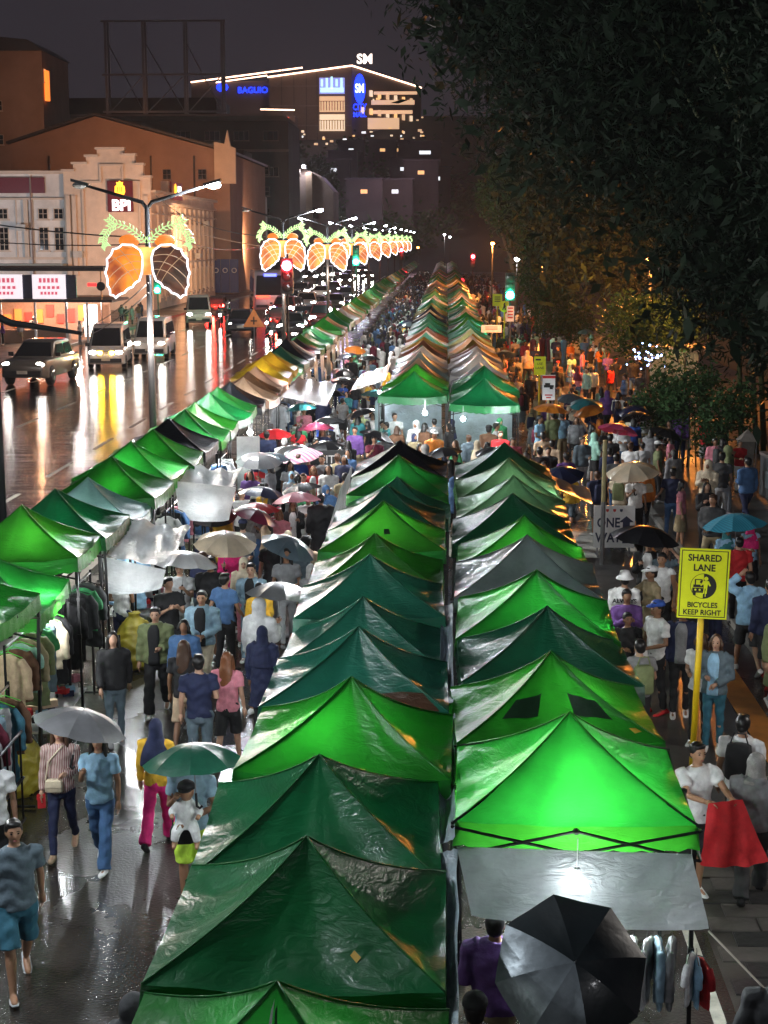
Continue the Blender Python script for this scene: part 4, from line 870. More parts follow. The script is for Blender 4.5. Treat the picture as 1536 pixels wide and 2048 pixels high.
for s in (1, -1):
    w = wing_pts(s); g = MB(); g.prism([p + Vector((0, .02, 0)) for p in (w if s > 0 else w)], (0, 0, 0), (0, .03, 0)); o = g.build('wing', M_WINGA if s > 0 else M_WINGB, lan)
    g = MB(); g.tube([p + Vector((0, -.02, 0)) for p in w], .024, 6, 0, False, True); g.build('rope_light', M_ROPE, o)
    g = MB()
    for (ax, az, bx_, bz, cx_, cz) in ((-.15, -.25, -.6, -.1, -.97, -.5), (-.13, -.4, -.5, -.3, -.95, -.85), (-.13, -.6, -.5, -.5, -.9, -1.15), (-.9, -.2, -.5, -.5, -.3, -.95), (-.7, -.02, -.35, -.4, -.2, -.8)):
        g.tube([(s * (ax * (1 - t_) ** 2 + 2 * bx_ * t_ * (1 - t_) + cx_ * t_ * t_), -.012, az * (1 - t_) ** 2 + 2 * bz * t_ * (1 - t_) + cz * t_ * t_) for t_ in [i / 8 for i in range(9)]], .0085, 5)
    g.build('vein', M_VEIN, o)
    g = MB(); g.ball((-s * .42 if False else s * -.42, .03, .13), (.25, .05, .17), 14, 8); g.build('disc', M_DISC, lan)
    g = MB(); ctl = [(-.02, .0), (-.2, .22), (-.45, .42), (-.75, .5), (-.92, .38), (-1.05, .1), (-1.0, -.05)]
    pts = [Vector((s * x, -.03, z + .08)) for x, z in ctl[:4]] + [Vector((s * -.9, -.03, .72))]; g.tube(pts, .016, 5); p2 = [Vector((s * x, -.03, z + .08)) for x, z in ((-.7, .47), (-.88, .36), (-1.0, .18), (-1.04, .0), (-.95, -.1))]; g.tube(p2, .015, 5)
    for pts_ in (pts, p2):
        for a, b_ in zip(pts_[:-1], pts_[1:]):
            for f in (.15, .45, .75):
                p = a.lerp(b_, f); d = (b_ - a).normalized(); nr = Vector((-d.z, 0, d.x))
                for sg_ in (-1, 1): g.tube([p, p + (d * .05 + nr * sg_ * .085), p + (d * .09 + nr * sg_ * .1)], [.014, .022, .008], 5)
    g.build('frond', M_FROND, lan)
g = MB(); g.box((0, -.03, -.42), (.17, .06, .62)); g.prism([(-.24, -.03, -.02), (.24, -.03, -.02), (.1, -.03, -.16), (-.1, -.03, -.16)], (0, 0, 0), (0, .05, 0)); g.build('body', M_BODY, lan)
lamp('lantern_glow', (-7.4, 37.3, 4.7), 2600, (1, .9, .8), .45)
lan.scale = (1.06, .94, .96)
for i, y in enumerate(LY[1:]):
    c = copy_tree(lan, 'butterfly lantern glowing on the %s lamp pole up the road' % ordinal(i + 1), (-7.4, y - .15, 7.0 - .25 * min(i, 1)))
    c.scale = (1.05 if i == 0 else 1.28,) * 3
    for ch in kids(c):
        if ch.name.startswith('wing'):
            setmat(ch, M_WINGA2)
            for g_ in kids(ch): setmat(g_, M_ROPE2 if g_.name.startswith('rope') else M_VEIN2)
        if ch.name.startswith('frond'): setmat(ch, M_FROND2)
lamp('lantern_glow', (-7.4, 94.4, 5.0), 800, (1, .8, .6), .45); lamp('lantern_glow', (-7.4, 68.4, 5.0), 1300, (1, .85, .7), .45)
# traffic signals
def signal(label, x, y, zl, state, post_z0=0, power=0):
    col = (.02, 1, .45) if state == 'green' else (1, .02, .03); t = thing('traffic_light', label, 'traffic light', (x, y, post_z0), 0, 'traffic lights along the street'); zl -= post_z0; B_ = 1.55
    g = MB(); g.tube([(0, .12, 0), (0, .12, zl + .5)], .055, 8); g.build('post', M_POLE, t)
    g = MB(); off = .3 if state == 'green' else -.3; g.box((0, 0, zl + off * B_), (.34 * B_, .2, 1.0 * B_)); h = g.build('housing', M_POLE, t)
    for k, nm in ((-.3, 'green'), (0, 'amber'), (.3, 'red')):
        g = MB(); g.ball((0, -.11, zl + (off + k) * B_), (.15 * B_, .06, .15 * B_), 12, 6); g.build('lens', emit('signal_' + state, col, 120) if nm == state else lens_off('dark_lens'), h)
        g = MB(); g.tube([(-.22, -.12, zl + (off + k) * B_ + .03), (-.15, -.26, zl + (off + k) * B_ + .21), (.15, -.26, zl + (off + k) * B_ + .21), (.22, -.12, zl + (off + k) * B_ + .03)], .015, 4); g.build('visor', M_POLE, h)
    if power: lamp('signal_glow', (x, y - .5, zl + post_z0), power, col, .15)
    return t
p = P(315, 580, 120); signal('green traffic light on the kerb corner below the first butterfly lantern', p.x, 120, p.z, 'green', 0, 420)
p = P(712, 523, 117.5); SIGM = signal('green traffic light on the median beyond the second butterfly lantern', p.x, 117.5, p.z, 'green', 0, 600)
p = P(1020, 590, 85); signal('green traffic light on the sidewalk in front of the street tree', p.x, 85, p.z, 'green', 0, 200)
p = P(803, 500, 217); signal('red traffic light at the far end of the lantern row', p.x, 217, p.z, 'red', 0, 700)
p = P(946, 513, 190); signal('red traffic light beyond the sidewalk-side canopies', p.x, 190, p.z, 'red', 0, 700)
p = P(574, 531, 66.5); signal('red traffic light under the second butterfly lantern', p.x, 66.5, p.z, 'red', 0, 250)
# park side lamps
def post_lamp(label, px, py, y, m, power, col, group):
    p = P(px, py, y); t = thing('post_lamp', label, 'street lamp', (p.x, y, gz(p.x)), 0, group); z = p.z - gz(p.x)
    g = MB(); g.tube([(0, .1, 0), (0, .1, z * .6), (0, .1, z + .2), (0, -.05, z + .28)], [.09, .07, .05, .04], 8); g.build('pole', M_POLE, t); g = MB(); g.ball((0, -.1, z), (.2, .2, .16), 12, 8); g.build('lamp_glass', m, t); g = MB(); g.rings([(0, -.1, z + .12, .24, .24), (0, -.1, z + .26, .08, .08)], 12); g.build('shade', M_POLE, t)
    if power: lamp('park_light', (p.x, y - .4, p.z - .35), power, col, .2)
SODC = (1, .33, .06); PG = 'lamps along the park sidewalk'
post_lamp('orange sodium lamp on a tall post far along the park sidewalk', 985, 487, 150, M_SOD, 7500, SODC, PG)
post_lamp('white globe lamp on a post beside the twisted orange trunk', 1034, 518, 118, M_HEADLIT, 500, (1, .95, .9), PG)
post_lamp('orange sodium lamp buried in the leaves of the street tree', 1085, 520, 108, M_SOD, 8000, SODC, PG)
post_lamp('orange sodium lamp hidden behind the bamboo clump', 1302, 518, 64.5, M_SOD, 9500, SODC, PG)
post_lamp('small orange lamp at the far end of the road', 836, 495, 280, M_SOD, 0, SODC, PG)
post_lamp('white lamp on a thin post at the far end of the centre rows', 889, 469, 265, M_HEADLIT, 1500, (1, .95, .9), PG)
post_lamp('second white lamp post just behind the far white one', 900, 474, 290, M_HEADLIT, 0, (1, .95, .9), PG)
lamp('park_light', (9.3, 58, 4.4), 900, SODC, .3); lamp('park_light', (6.8, 70, 4.4), 1500, SODC, .25)  # added orange lamps with no posts, strengthening the sodium light
lamp('park_light', (8.2, 17, 4.6), 520, (1, .93, .86), .4); lamp('park_light', (10, -6, 9), 650, (.95, .96, 1), .5)  # unseen white fill lamps, added to brighten the lane
g = MB(); fl = thing('fairy_lights', 'cluster of blue-white fairy lights tangled in the shrub leaves', 'fairy lights', P(1292, 712, 57)); rr = random.Random(4)
pts = [(rr.gauss(0, .33), rr.gauss(0, .25), rr.gauss(0, .26)) for _ in range(34)]
for q in pts: g.ball(q, rr.uniform(.02, .045), 6, 4)
g.build('bulbs', emit('fairy_bulb', (.35, .5, 1), 14), fl); g = MB(); g.tube(pts, .006, 4); g.build('cable', M_BLACKMETAL, fl)

# -------------------------------------------------- signs
M_SIGNY = mat('fluorescent_yellow_sign', (.72, .78, .01), .45, 0, .08, 5); M_SIGNW = mat('white_sign_sheet', (.78, .77, .77), .45, 0, .1, 3); M_INK = mat('black_sign_ink', (.012, .012, .012), .5, 0, 0); M_YPOLE = mat('yellow_painted_pole', (.75, .5, .01), .45, 0, .2, 3); M_REDINK = mat('red_sign_ink', (.5, .02, .02), .5); M_NAVYINK = mat('navy_sign_ink', (.02, .025, .07), .5)
b0 = G(1383, 1545); t = thing('road_sign', 'yellow SHARED LANE BICYCLES KEEP RIGHT sign on yellow pole', 'sign', (b0.x, b0.y, 0), 0)
t.rotation_euler = (0, R(1.2), R(-4))
g = MB(); g.tube([(0, 0, 0), (0, 0, 2.95)], .042, 12); g.build('pole', M_YPOLE, t, True)
cz = 2.60; w, h = .64, .93
pl = MB(); pl.box((0, -.055, cz), (w, .02, h)); pl = pl.build('sign_plate', M_SIGNY, t)
g = MB()
for s in (-1, 1): g.box((s * (w / 2 - .028), -.067, cz), (.01, .004, h - .066)); g.box((0, -.067, cz + s * (h / 2 - .028)), (w - .046, .004, .01))
g.build('border', M_INK, pl)
for txt, sz, dz, bd in (('SHARED', .125, .34, .003), ('LANE', .125, .21, .003), ('BICYCLES', .098, -.285, .002), ('KEEP RIGHT', .098, -.385, .002)): lettering(pl, txt, sz, M_INK, (0, -.067, cz + dz), depth=.002, bold=bd, sx=.93)
g = MB(); R0 = .165; zc = cz - .03; g.prism([(R0 * math.cos(a), -.0655, zc + R0 * math.sin(a)) for a in [(-90 + 180 * i / 16) * math.pi / 180 for i in range(17)]], (0, 0, 0), (0, -.003, 0)); g.tube([(R0 * math.cos(a * math.pi / 16), -.067, zc + R0 * math.sin(a * math.pi / 16)) for a in range(32)], .003, 4, 0, False, True)
for c, d in (((-.065, zc + .085), (.09, .012)), ((-.105, zc + .05), (.016, .075)), ((-.022, zc + .05), (.02, .075)), ((-.065, zc + .0), (.13, .035)), ((-.07, zc - .05), (.14, .05)), ((-.11, zc - .1), (.035, .05)), ((-.03, zc + .055), (.03, .03)), ((-.07, zc - .083), (.15, .012))): g.box((c[0], -.067, c[1]), (d[0], .0035, d[1]))
g.build('car_pictogram', M_INK, pl)
g = MB()
def yb(poly): g.prism([(x, -.0695, zc + z) for x, z in poly], (0, 0, 0), (0, -.003, 0))
yb([(.03 + .028 * math.cos(a * .785), .1 + .028 * math.sin(a * .785)) for a in range(8)]); yb([(-.005, .07), (.065, .07), (.095, .01), (.08, .0), (.055, .03), (.05, -.02), (.045, -.1), (.03, -.1), (.03, -.03), (.02, -.03), (.015, -.1), (0, -.1), (.005, -.02), (0, .03), (-.03, 0), (-.04, .01)]); yb([(.024, -.06), (.034, -.06), (.034, -.14), (.024, -.14)])
for c in ((-.1, -.05), (-.045, -.05), (-.075, .05)): yb([(c[0] + .014 * math.cos(a * .785), c[1] + .014 * math.sin(a * .785)) for a in range(8)])
g.build('cyclist_pictogram', M_SIGNY, pl)
# ONE WAY board on the ground behind a bare pole
p = P(1227, 1095, 33.2); t = thing('one_way_board', 'white ONE WAY board with a black up arrow leaning near the bare pole', 'sign', (p.x, 33.2, 0), R(2))
wb, hb_ = .92, .96; pz = p.z + hb_ / 2
pl = MB(); pl.box((0, 0, pz), (wb, .03, hb_)); pl = pl.build('sign_board', M_SIGNW, t)
lettering(pl, 'ONE', .3, M_NAVYINK, (-.13, -.017, pz + .08), depth=.002, bold=.008, sx=.82); lettering(pl, 'WAY', .3, M_NAVYINK, (-.13, -.017, pz - .26), depth=.002, bold=.008, sx=.82)
g = MB(); g.prism([(.19, -.016, pz - .38), (.35, -.016, pz - .38), (.35, -.016, pz + .1), (.44, -.016, pz + .1), (.27, -.016, pz + .24), (.1, -.016, pz + .1), (.19, -.016, pz + .1)], (0, 0, 0), (0, -.003, 0)); g.build('arrow', M_NAVYINK, pl)
for x, m_ in ((-.16, M_REDINK), (0, M_REDINK), (.15, M_NAVYINK)): g = MB(); g.prism([(x - .035, -.016, pz + .4), (x + .035, -.016, pz + .4), (x + .03, -.016, pz + .35), (x, -.016, pz + .33), (x - .03, -.016, pz + .35)], (0, 0, 0), (0, -.003, 0)); g.build('seal_emblem', m_, pl)
for s in (-1, 1):
    g = MB(); g.box((s * .36, .04, (pz + .4) / 2), (.04, .04, pz + .4)); g.build('leg', M_STEEL, t); g = MB(); g.box((s * .36, .1, .02), (.05, .5, .04)); g.build('foot', M_STEEL, t)
b0 = G(1200, 1122); t = thing('bare_pole', 'bare grey pole with a yellow upper end before the ONE WAY board', 'pole', (b0.x, 32.3, 0)); g = MB(); g.tube([(0, 0, 0), (0, 0, 1.4)], .05, 10); g.build('lower_pole', M_STEEL, t); g = MB(); g.tube([(0, 0, 1.4), (0, 0, 2.75)], .046, 10); g.build('upper_pole', mat('pale_yellow_pole', (.4, .34, .16), .5), t)
# further signs
def small_sign(label, px, py0, py1, y, wpx, m, polem, draw, pole=True, name='road_sign'):
    a = P(px, py0, y); c = P(px, py1, y); w = wpx * y / FPX; h = a.z - c.z; t = thing(name, label, 'sign', (a.x, y, gz(a.x))); z = (a.z + c.z) / 2 - gz(a.x)
    if pole: g = MB(); g.tube([(0, .05, 0), (0, .05, z + h * .4)], .04, 8); g.build('pole', polem, t)
    g = MB(); g.box((0, 0, z), (w, .02, h)); pl = g.build('sign_plate', m, t); draw(pl, w, h, z)
def d_shared(pl, w, h, z):
    for k, (tx, dz) in enumerate((('USE', .1), ('LANE', -.12))): lettering(pl, tx, h * .19, M_INK, (0, -.012, z + dz * h), depth=.002)
    g = MB(); g.box((-w * .15, -.012, z + h * .33), (w * .45, .004, h * .09)); g.build('arrow_mark', M_INK, pl)
small_sign('small yellow lane sign on yellow pole behind the white parking sign', 1080, 713, 750, 52, 23, M_SIGNY, M_YPOLE, d_shared)
def d_park(pl, w, h, z):
    for dz, ww, hh in ((.42, 1, .11), (-.3, .6, .05), (-.4, .4, .05)): box_part('red_print', (0, -.012, z + h * dz), (w * ww, .004, h * hh), M_REDINK, pl)
    g = MB(); g.box((0, -.012, z + h * .05), (w * .78, .004, h * .1)); g.box((-w * .1, -.012, z + h * .14), (w * .4, .004, h * .08)); g.box((w * .2, -.012, z - .02), (w * .25, .004, h * .08)); g.build('car_mark', M_INK, pl)
small_sign('white notice sign with a black car mark and red header', 1098, 750, 800, 47, 25, M_SIGNW, mat('pale_yellow_pole', (.4, .34, .16), .5), d_park)
def d_bike(pl, w, h, z):
    for dz in (.25, .08, -.1): box_part('print_line', (0, -.012, z + dz * h), (w * .6, .004, h * .07), M_INK, pl)
small_sign('yellow lane sign far up the sidewalk beside the green signal', 995, 588, 612, 88, 19, M_SIGNY, M_YPOLE, d_bike)
def d_red(pl, w, h, z):
    for dz in (.36, .15, -.05, -.25): box_part('print_line', (0, -.012, z + dz * h), (w * .7, .004, h * .08), M_REDINK, pl)
small_sign('narrow white sign with red lines beside the yellow disc sign', 1021, 612, 643, 80, 14, M_SIGNW, M_STEEL, d_red)
small_sign('white banner sign lying low beside the sidewalk-side row', 983, 650, 665, 74, 40, M_SIGNW, M_STEEL, d_bike)
p = P(1009, 613, 86); t = thing('disc_sign', 'round yellow walker sign beside the narrow white sign', 'sign', (p.x, 86, 0)); g = MB(); g.tube([(0, .05, 0), (0, .05, p.z)], .035, 8); g.build('pole', M_YPOLE, t); g = MB(); g.prism([(.32 * math.cos(a * math.pi / 10), 0, p.z + .32 * math.sin(a * math.pi / 10)) for a in range(20)], (0, 0, 0), (0, -.02, 0)); q = g.build('sign_plate', M_SIGNY, t); g = MB(); g.prism([(x, -.022, p.z + z) for x, z in ((-.03, .2), (.04, .2), (.02, .08), (.12, -.0), (.04, .0), (.08, -.2), (.02, -.2), (-.01, -.06), (-.08, -.2), (-.13, -.18), (-.05, .02), (-.06, .1))], (0, 0, 0), (0, -.003, 0)); g.build('walker_pictogram', M_INK, q)
# warning triangle standing in the road
p = P(508, 655, 98); t = thing('warning_triangle', 'orange warning triangle with a black cross standing in the traffic', 'sign', (p.x, 98, 0)); zt = P(508, 617, 98).z; M_ORS = mat('orange_sign', (.55, .2, .06), .45)
g = MB(); g.tube([(0, .05, 0), (0, .05, zt)], .03, 6); g.build('post', M_STEEL, t); g = MB(); g.prism([(-.72, 0, zt - 1.2), (.72, 0, zt - 1.2), (0, 0, zt)], (0, 0, 0), (0, -.03, 0)); q = g.build('sign_plate', M_ORS, t); g = MB(); g.box((0, -.035, zt - .78), (.09, .006, .5)); g.box((0, -.037, zt - .8), (.42, .006, .09)); g.build('cross_mark', M_INK, q)
# -------------------------------------------------- overhead cables and dark post
def cable(label, pts, r=.012, m=None, sag=.4, n=10, name='overhead_cable'):
    a, c = Vector(pts[0]), Vector(pts[1]); g = MB(); g.tube([a.lerp(c, i / n) - Vector((0, 0, sag * 4 * (i / n) * (1 - i / n))) for i in range(n + 1)], r, 5); tag(g.build(name, m or M_BLACKMETAL), label, 'cable', 'overhead cables across the road')
M_PALECABLE = mat('pale_cable', (.45, .42, .4), .6)
cable('dark cable crossing the bank windows at the height of the lantern', [(-7.4, 37.6, 7.05), (-26, 62, 9.6)], .02, sag=.5)
cable('lower dark cable crossing the bank wing under the windows', [(-7.4, 37.6, 6.9), (-26, 62, 8.6)], .016, sag=.6)
cable('pale cable running from the lantern pole down to the stall roof', [(-7.4, 37.5, 5.95), (-24.5, 100, 1.2)], .018, M_PALECABLE, .3)
cable('second pale cable from the lantern pole to the kerb', [(-7.4, 37.5, 5.7), (-25.5, 104, .4)], .018, M_PALECABLE, .3)
cable('dark cable strung between the lantern poles', [(-7.4, 37.6, 7.3), (-7.4, 69, 7.2)], .012, sag=.6)
cable('dark cable over the road toward the gabled house', [(-7.4, 69, 7.1), (-28.6, 150, 11.3)], .025, sag=.9)
cable('pale doubled cable above the blue hoarding', [(-28.4, 178, 7.6), (-18, 175, 5.9)], .05, M_PALECABLE, .2)
t = thing('dark_post', 'dark bare post with a short side arm at the edge of the road', 'pole', (-7.62, 25.2, 0)); g = MB(); g.tube([(0, 0, 0), (0, 0, 6.3)], [.08, .06], 8); g.build('pole', M_POLE, t); g = MB(); g.tube([(0, 0, 5.75), (.3, 0, 5.62), (1.5, 0, 5.45)], [.07, .06, .03], 8); g.build('arm', M_POLE, t)
# -------------------------------------------------- roadside food stall
st = thing('food_stall', 'roadside food stall with glowing white sign boxes and warm lit counter', 'stall', (-27.4, 100, .0))
g = MB(); g.box((0, 2.5, 5.1), (9.6, 6, .25)); g.box((1.5, 2.2, 3.0), (7.6, 5.4, .16)); g.build('roof', M_DARKROOF, st)
for x in (-4.2, -2.2, .1, 2.2, 3.6):
    g = MB(); g.box((x, -.4, 1.5), (.13, .13, 3.0)); g.build('post', M_WHITEP, st)
g = MB(); g.box((-.5, 4.9, 1.6), (9, .1, 3.2)); g.build('back_wall', mat('stall_back_wall', (.5, .3, .2), .7), st); g = MB(); g.box((-1, 1.2, .5), (6, .6, 1.0)); g.build('counter', M_GABLEWALL, st)
M_BOXLIT = emit('lit_sign_box', (1, .93, 1), .85)
for x, w in ((-1.85, 2.4), (1.15, 2.2)):
    g = MB(); g.box((x, -.5, 3.95), (w, .3, 1.6)); q = g.build('sign_box', M_BOXLIT, st)
    for r_, (dz, ww) in enumerate(((.42, .62), (-.05, .7), (-.42, .55))):
        for i in range(5): box_part('print_mark', (x - w * ww / 2 + w * ww * (i + .5) / 5, -.66, 3.95 + dz), (w * ww / 5 * .66, .02, .3 if r_ == 0 else .2), emit('pink_sign_print', (1, .2, .3), .5), q)
    g = MB(); g.box((x + w / 2 + .35, -.42, 3.95), (.68, .2, 1.55)); g.build('side_panel', mat('dark_poster', (.05, .06, .1), .4), st)
rr = random.Random(8)
for i in range(9): g = MB(); x = -4 + i * .75; g.box((x, 4.7, 1.7 + rr.uniform(-.3, .5)), (.5, .1, rr.uniform(.6, 1.3))); g.build('menu_board', rr.choice([emit('menu_orange', (1, .25, .05), 1.3), emit('menu_red', (1, .06, .04), 1.1), emit('menu_white', (1, .9, .85), 1.4)]), st)
g = MB(); g.box((2.9, 3.6, 1.5), (.9, .2, 2.2)); g.build('lit_doorway', emit('menu_white', (1, .9, .85), 1.4), st)
lamp('stall_glow', (-28, 101.6, 2.7), 800, (1, .55, .35), .2); lamp('stall_glow', (-25, 101.2, 2.7), 700, (1, .9, .85), .2)
t = thing('round_board', 'dark round hanging board on a post at the end of the food stall', 'sign', (-22.9, 100, .12)); g = MB(); g.tube([(0, 0, 0), (0, 0, 5.0)], .05, 6); g.build('post', M_STEEL, t); g = MB(); g.prism([(.3 * math.cos(a * .52), -.05, 3.85 + .3 * math.sin(a * .52)) for a in range(12)], (0, 0, 0), (0, -.06, 0)); g.build('board', M_DARKROOF, t); g = MB(); g.box((-.6, -.05, 3.95), (.6, .08, .22)); g.build('red_sign', emit('red_strip', (1, .03, .03), 2.5), t)
# -------------------------------------------------- park edge: wall, stone post, kiosk, banner
M_STONE = mat('rough_stone', (.17, .15, .13), .85, 0, .35, 4, .7, 9)
sp = P(1490, 985, 41.5); t = thing('stone_post', 'stone gate post with a pyramid cap at the end of the grey wall', 'post', (sp.x, 41.5, .12))
g = MB(); rr = random.Random(2)
for i in range(6): g.box((0, 0, .13 + i * .235), (.33 + rr.uniform(-.02, .02), .33 + rr.uniform(-.02, .02), .23), 0, rr.uniform(-.04, .04))
g.build('shaft', M_STONE, t); g = MB(); g.add([(-.27, -.27, 1.43), (.27, -.27, 1.43), (.27, .27, 1.43), (-.27, .27, 1.43), (0, 0, 1.75)], [(3, 2, 1, 0), (0, 1, 4), (1, 2, 4), (2, 3, 4), (3, 0, 4)]); g.build('cap', M_STONE, t)
wl = thing('park_wall', 'low grey wall with pale panels running from the stone post along the park', 'wall', (sp.x + .35, 41.2, .12)); L_ = 22
g = MB(); g.box((.9, -L_ / 2, .55), (.16, L_, 1.1), 0, R(4.5)); g.build('wall', mat('park_wall_grey', (.11, .11, .115), .7, 0, .2, .5), wl); g = MB(); g.box((.9, -L_ / 2, 1.14), (.24, L_, .08), 0, R(4.5)); g.build('coping', M_GREYWALL, wl)
for i in range(8): g = MB(); g.box((.9 - .09 + (L_ / 2 - 1.5 - i * 2.6) * -.0787, -1.5 - i * 2.6, .5), (.02, 1.7, .45), 0, R(4.5)); g.build('panel', mat('wall_panel_pale', (.22, .27, .3), .4, 0, .2, 2), wl)
kp = P(1345, 850, 62); t = thing('park_kiosk', 'small cream kiosk with columns and flat roof behind the young trees', 'kiosk', (kp.x, 62, .12)); M_CREAM = mat('kiosk_cream', (.42, .36, .26), .7, 0, .15, 1)
g = MB(); g.box((0, .8, 1.2), (1.9, 1.4, 2.4)); g.build('wall', M_CREAM, t)
for x in (-.85, -.28, .28, .85): g = MB(); g.box((x, -.1, 1.15), (.16, .16, 2.3)); g.build('column', M_CREAM, t)
g = MB(); g.box((0, .5, 2.5), (2.3, 2.2, .2)); g.build('roof', M_GREYWALL, t); lamp('kiosk_light', (kp.x - .2, 60.6, 2.6), 60, (1, .8, .5), .1)
p = G(1303, 945, .12); t = thing('red_bin', 'tall dark red bin standing between the young trees', 'bin', p); g = MB(); g.rings([(0, 0, 0, .27, .27), (0, 0, .1, .3, .3), (0, 0, 1.0, .33, .33), (0, 0, 1.03, .29, .29)], 14); g.build('drum', mat('red_bin_paint', (.25, .02, .015), .4), t); g = MB(); g.rings([(0, 0, 1.03, .34, .34), (0, 0, 1.09, .3, .3), (0, 0, 1.13, .1, .1)], 14); g.build('lid', M_BLACKMETAL, t)
pr = thing('park_rail', 'low steel hand rail in front of the young trees', 'railing', (7.0, 45.3, .12)); g = MB(); g.tube([(-.6, 0, .95), (2.4, 0, .95)], .025, 8); g.build('top_rail', M_STEEL, pr)
for x in (-.6, .4, 1.4, 2.4): g = MB(); g.tube([(x, 0, 0), (x, 0, .95)], .022, 6); g.build('upright', M_STEEL, pr)
# ================================================================== vehicles
M_HL = emit('headlight_white', (1, .96, .88), 90); M_FOG = emit('fog_lamp_yellow', (1, .55, .02), 170); M_TAIL = emit('tail_lamp_red', (1, .02, .015), 110); M_CHROME = mat('chrome', (.6, .6, .6), .15, 1, 0); M_PLATE = mat('number_plate', (.6, .58, .5), .5); M_BUMP = mat('dark_bumper', (.03, .03, .032), .5)
def paint(name, c): return mat('car_paint_' + name, c, .32, .1, .06, 2, coat=.9, crough=.06)
def rrect(w, z0, z1, y, wt=None, rr_=.12, n=3):
    """rounded cross-section ring at length y; wt = half width at the top"""
    wt = wt or w; pts = []
    cs = [((w - rr_), z0 + rr_ * .6, -90), ((wt - rr_), z1 - rr_, 0), (-(wt - rr_), z1 - rr_, 90), (-(w - rr_), z0 + rr_ * .6, 180)]
    for i, (cx, cz, a0) in enumerate(cs):
        for k in range(n + 1):
            a = R(a0 + 90 * k / n); pts.append(Vector((cx + rr_ * math.cos(a), y, cz + rr_ * (.6 if i in (0, 3) else 1) * math.sin(a))))
    return pts
def vehicle(name, label, cat, x, y, rz, pm, spec, group=None, lights=1, fog=False, plate=True):
    """front looks to -y. spec: lower profile [(y, halfwidth, z0, z1)], cabin profile [(y, half w bottom, half w top, z0, z1)], wheels"""
    t = thing(name, label, cat, (x, y, 0), rz, group); g = MB()
    g.loft([rrect(w, z0, z1, yy, w * .97, .1) for yy, w, z0, z1 in spec['low']]); body = g.build('body', pm, t, True)
    cab = spec['cab']; g = MB(); g.loft([rrect(wb, z0, z1, yy, wt, .08) for yy, wb, wt, z0, z1 in cab]); g.build('cabin', pm, t, True)
    # glass: windscreen from first to second cabin ring, side windows between posts
    (y0, wb0, wt0, z00, z01), (y1, wb1, wt1, z10, z11) = cab[0], cab[1]
    e = .022; n = Vector((0, -(z11 - z01), (y1 - y0))).normalized(); zb = z01 + .02
    def lerp(a, b_, f): return a + (b_ - a) * f
    ws = [Vector((-wb0 * .9, lerp(y0, y1, .06), lerp(z01, z11, .06))), Vector((wb0 * .9, lerp(y0, y1, .06), lerp(z01, z11, .06))), Vector((wt1 * .86, lerp(y0, y1, .9), lerp(z01, z11, .9))), Vector((-wt1 * .86, lerp(y0, y1, .9), lerp(z01, z11, .9)))]
    g = MB(); g.prism([p + n * e for p in ws], (0, 0, 0), tuple(n * .012)); g.build('windshield', M_GLASS, t)
    for s in (-1, 1):
        for (ya, yb_) in spec['win']:
            zl, zh = spec['winz']; wl = wb1 + .004; wh = wt1 + .0
            def wx(z): f = (z - z10) / (z11 - z10); return s * (wb1 + (wt1 - wb1) * f + .012)
            g = MB(); g.prism([(wx(zl), ya - spec.get('slant', 0) if ya == spec['win'][0][0] else ya, zl), (wx(zl), yb_, zl), (wx(zh), yb_, zh), (wx(zh), ya, zh)], (0, 0, 0), (s * .012, 0, 0)); g.build('side_window', M_GLASS, t)
        for yw in spec['wheel']:
            rw = spec.get('rw', .33); wx_ = s * (spec['low'][2][1] - .1); g = MB(); g.loft([[Vector((wx_ + dx * s, yw + r_ * math.cos(2 * math.pi * k / 18), rw + r_ * math.sin(2 * math.pi * k / 18))) for k in range(18)] for dx, r_ in ((-.1, rw * .9), (-.08, rw), (.1, rw), (.13, rw * .9))]); w_ = g.build('wheel', M_RUBBER, t, True)
            g = MB(); g.loft([[Vector((wx_ + dx * s, yw + r_ * math.cos(2 * math.pi * k / 14), rw + r_ * math.sin(2 * math.pi * k / 14))) for k in range(14)] for dx, r_ in ((.12, rw * .62), (.142, rw * .58), (.128, rw * .2))]); g.build('rim', M_CHROME, w_, True)
        hx, hy, hz = spec['hl']; g = MB(); g.ball((s * hx, hy, hz), spec.get('hs', (.17, .06, .1)), 10, 6); g.build('headlight', M_HL if lights else M_PLATE, t, True)
        if fog: g = MB(); g.ball((s * hx * .45, hy - .03, hz - .02), (.13, .05, .1), 8, 5); g.build('fog_lamp', M_FOG, t, True)
        g = MB(); g.box((s * (wb0 + .14), y0 + .25, z01 + .12), (.2, .1, .16)); g.build('mirror', M_BUMP, t)
    f = spec['low'][0][0]; g = MB(); g.box((0, f - .01, spec['low'][0][2] + .12), (spec['low'][0][1] * 1.9, .16, .2)); g.build('bumper', spec.get('bm') or M_BUMP, t)
    g = MB()
    for i in range(4): g.box((0, hy - .005, hz + .06 - i * .05), (hx * 1.1, .03, .022))
    g.build('grille', M_CHROME, t)
    if plate: g = MB(); g.box((0, f - .1, spec['low'][0][2] + .17), (.42, .02, .13)); g.build('number_plate', M_PLATE, t)
    return t
VAN = dict(low=[(-2.45, .8, .32, .78), (-2.38, .86, .25, .95), (-2.0, .9, .22, 1.12), (2.3, .9, .22, 1.12), (2.42, .86, .26, 1.05)], cab=[(-2.12, .8, .78, 1.0, 1.06), (-1.3, .88, .72, 1.0, 2.04), (-.6, .88, .73, 1.0, 2.12), (2.0, .88, .73, 1.0, 2.1), (2.35, .86, .72, 1.0, 1.95)], win=[(-1.25, -.55), (-.45, .75), (.85, 2.0)], winz=(1.14, 1.82), slant=.35, wheel=(-1.55, 1.55), rw=.33, hl=(.63, -2.4, .82), hs=(.19, .07, .1))
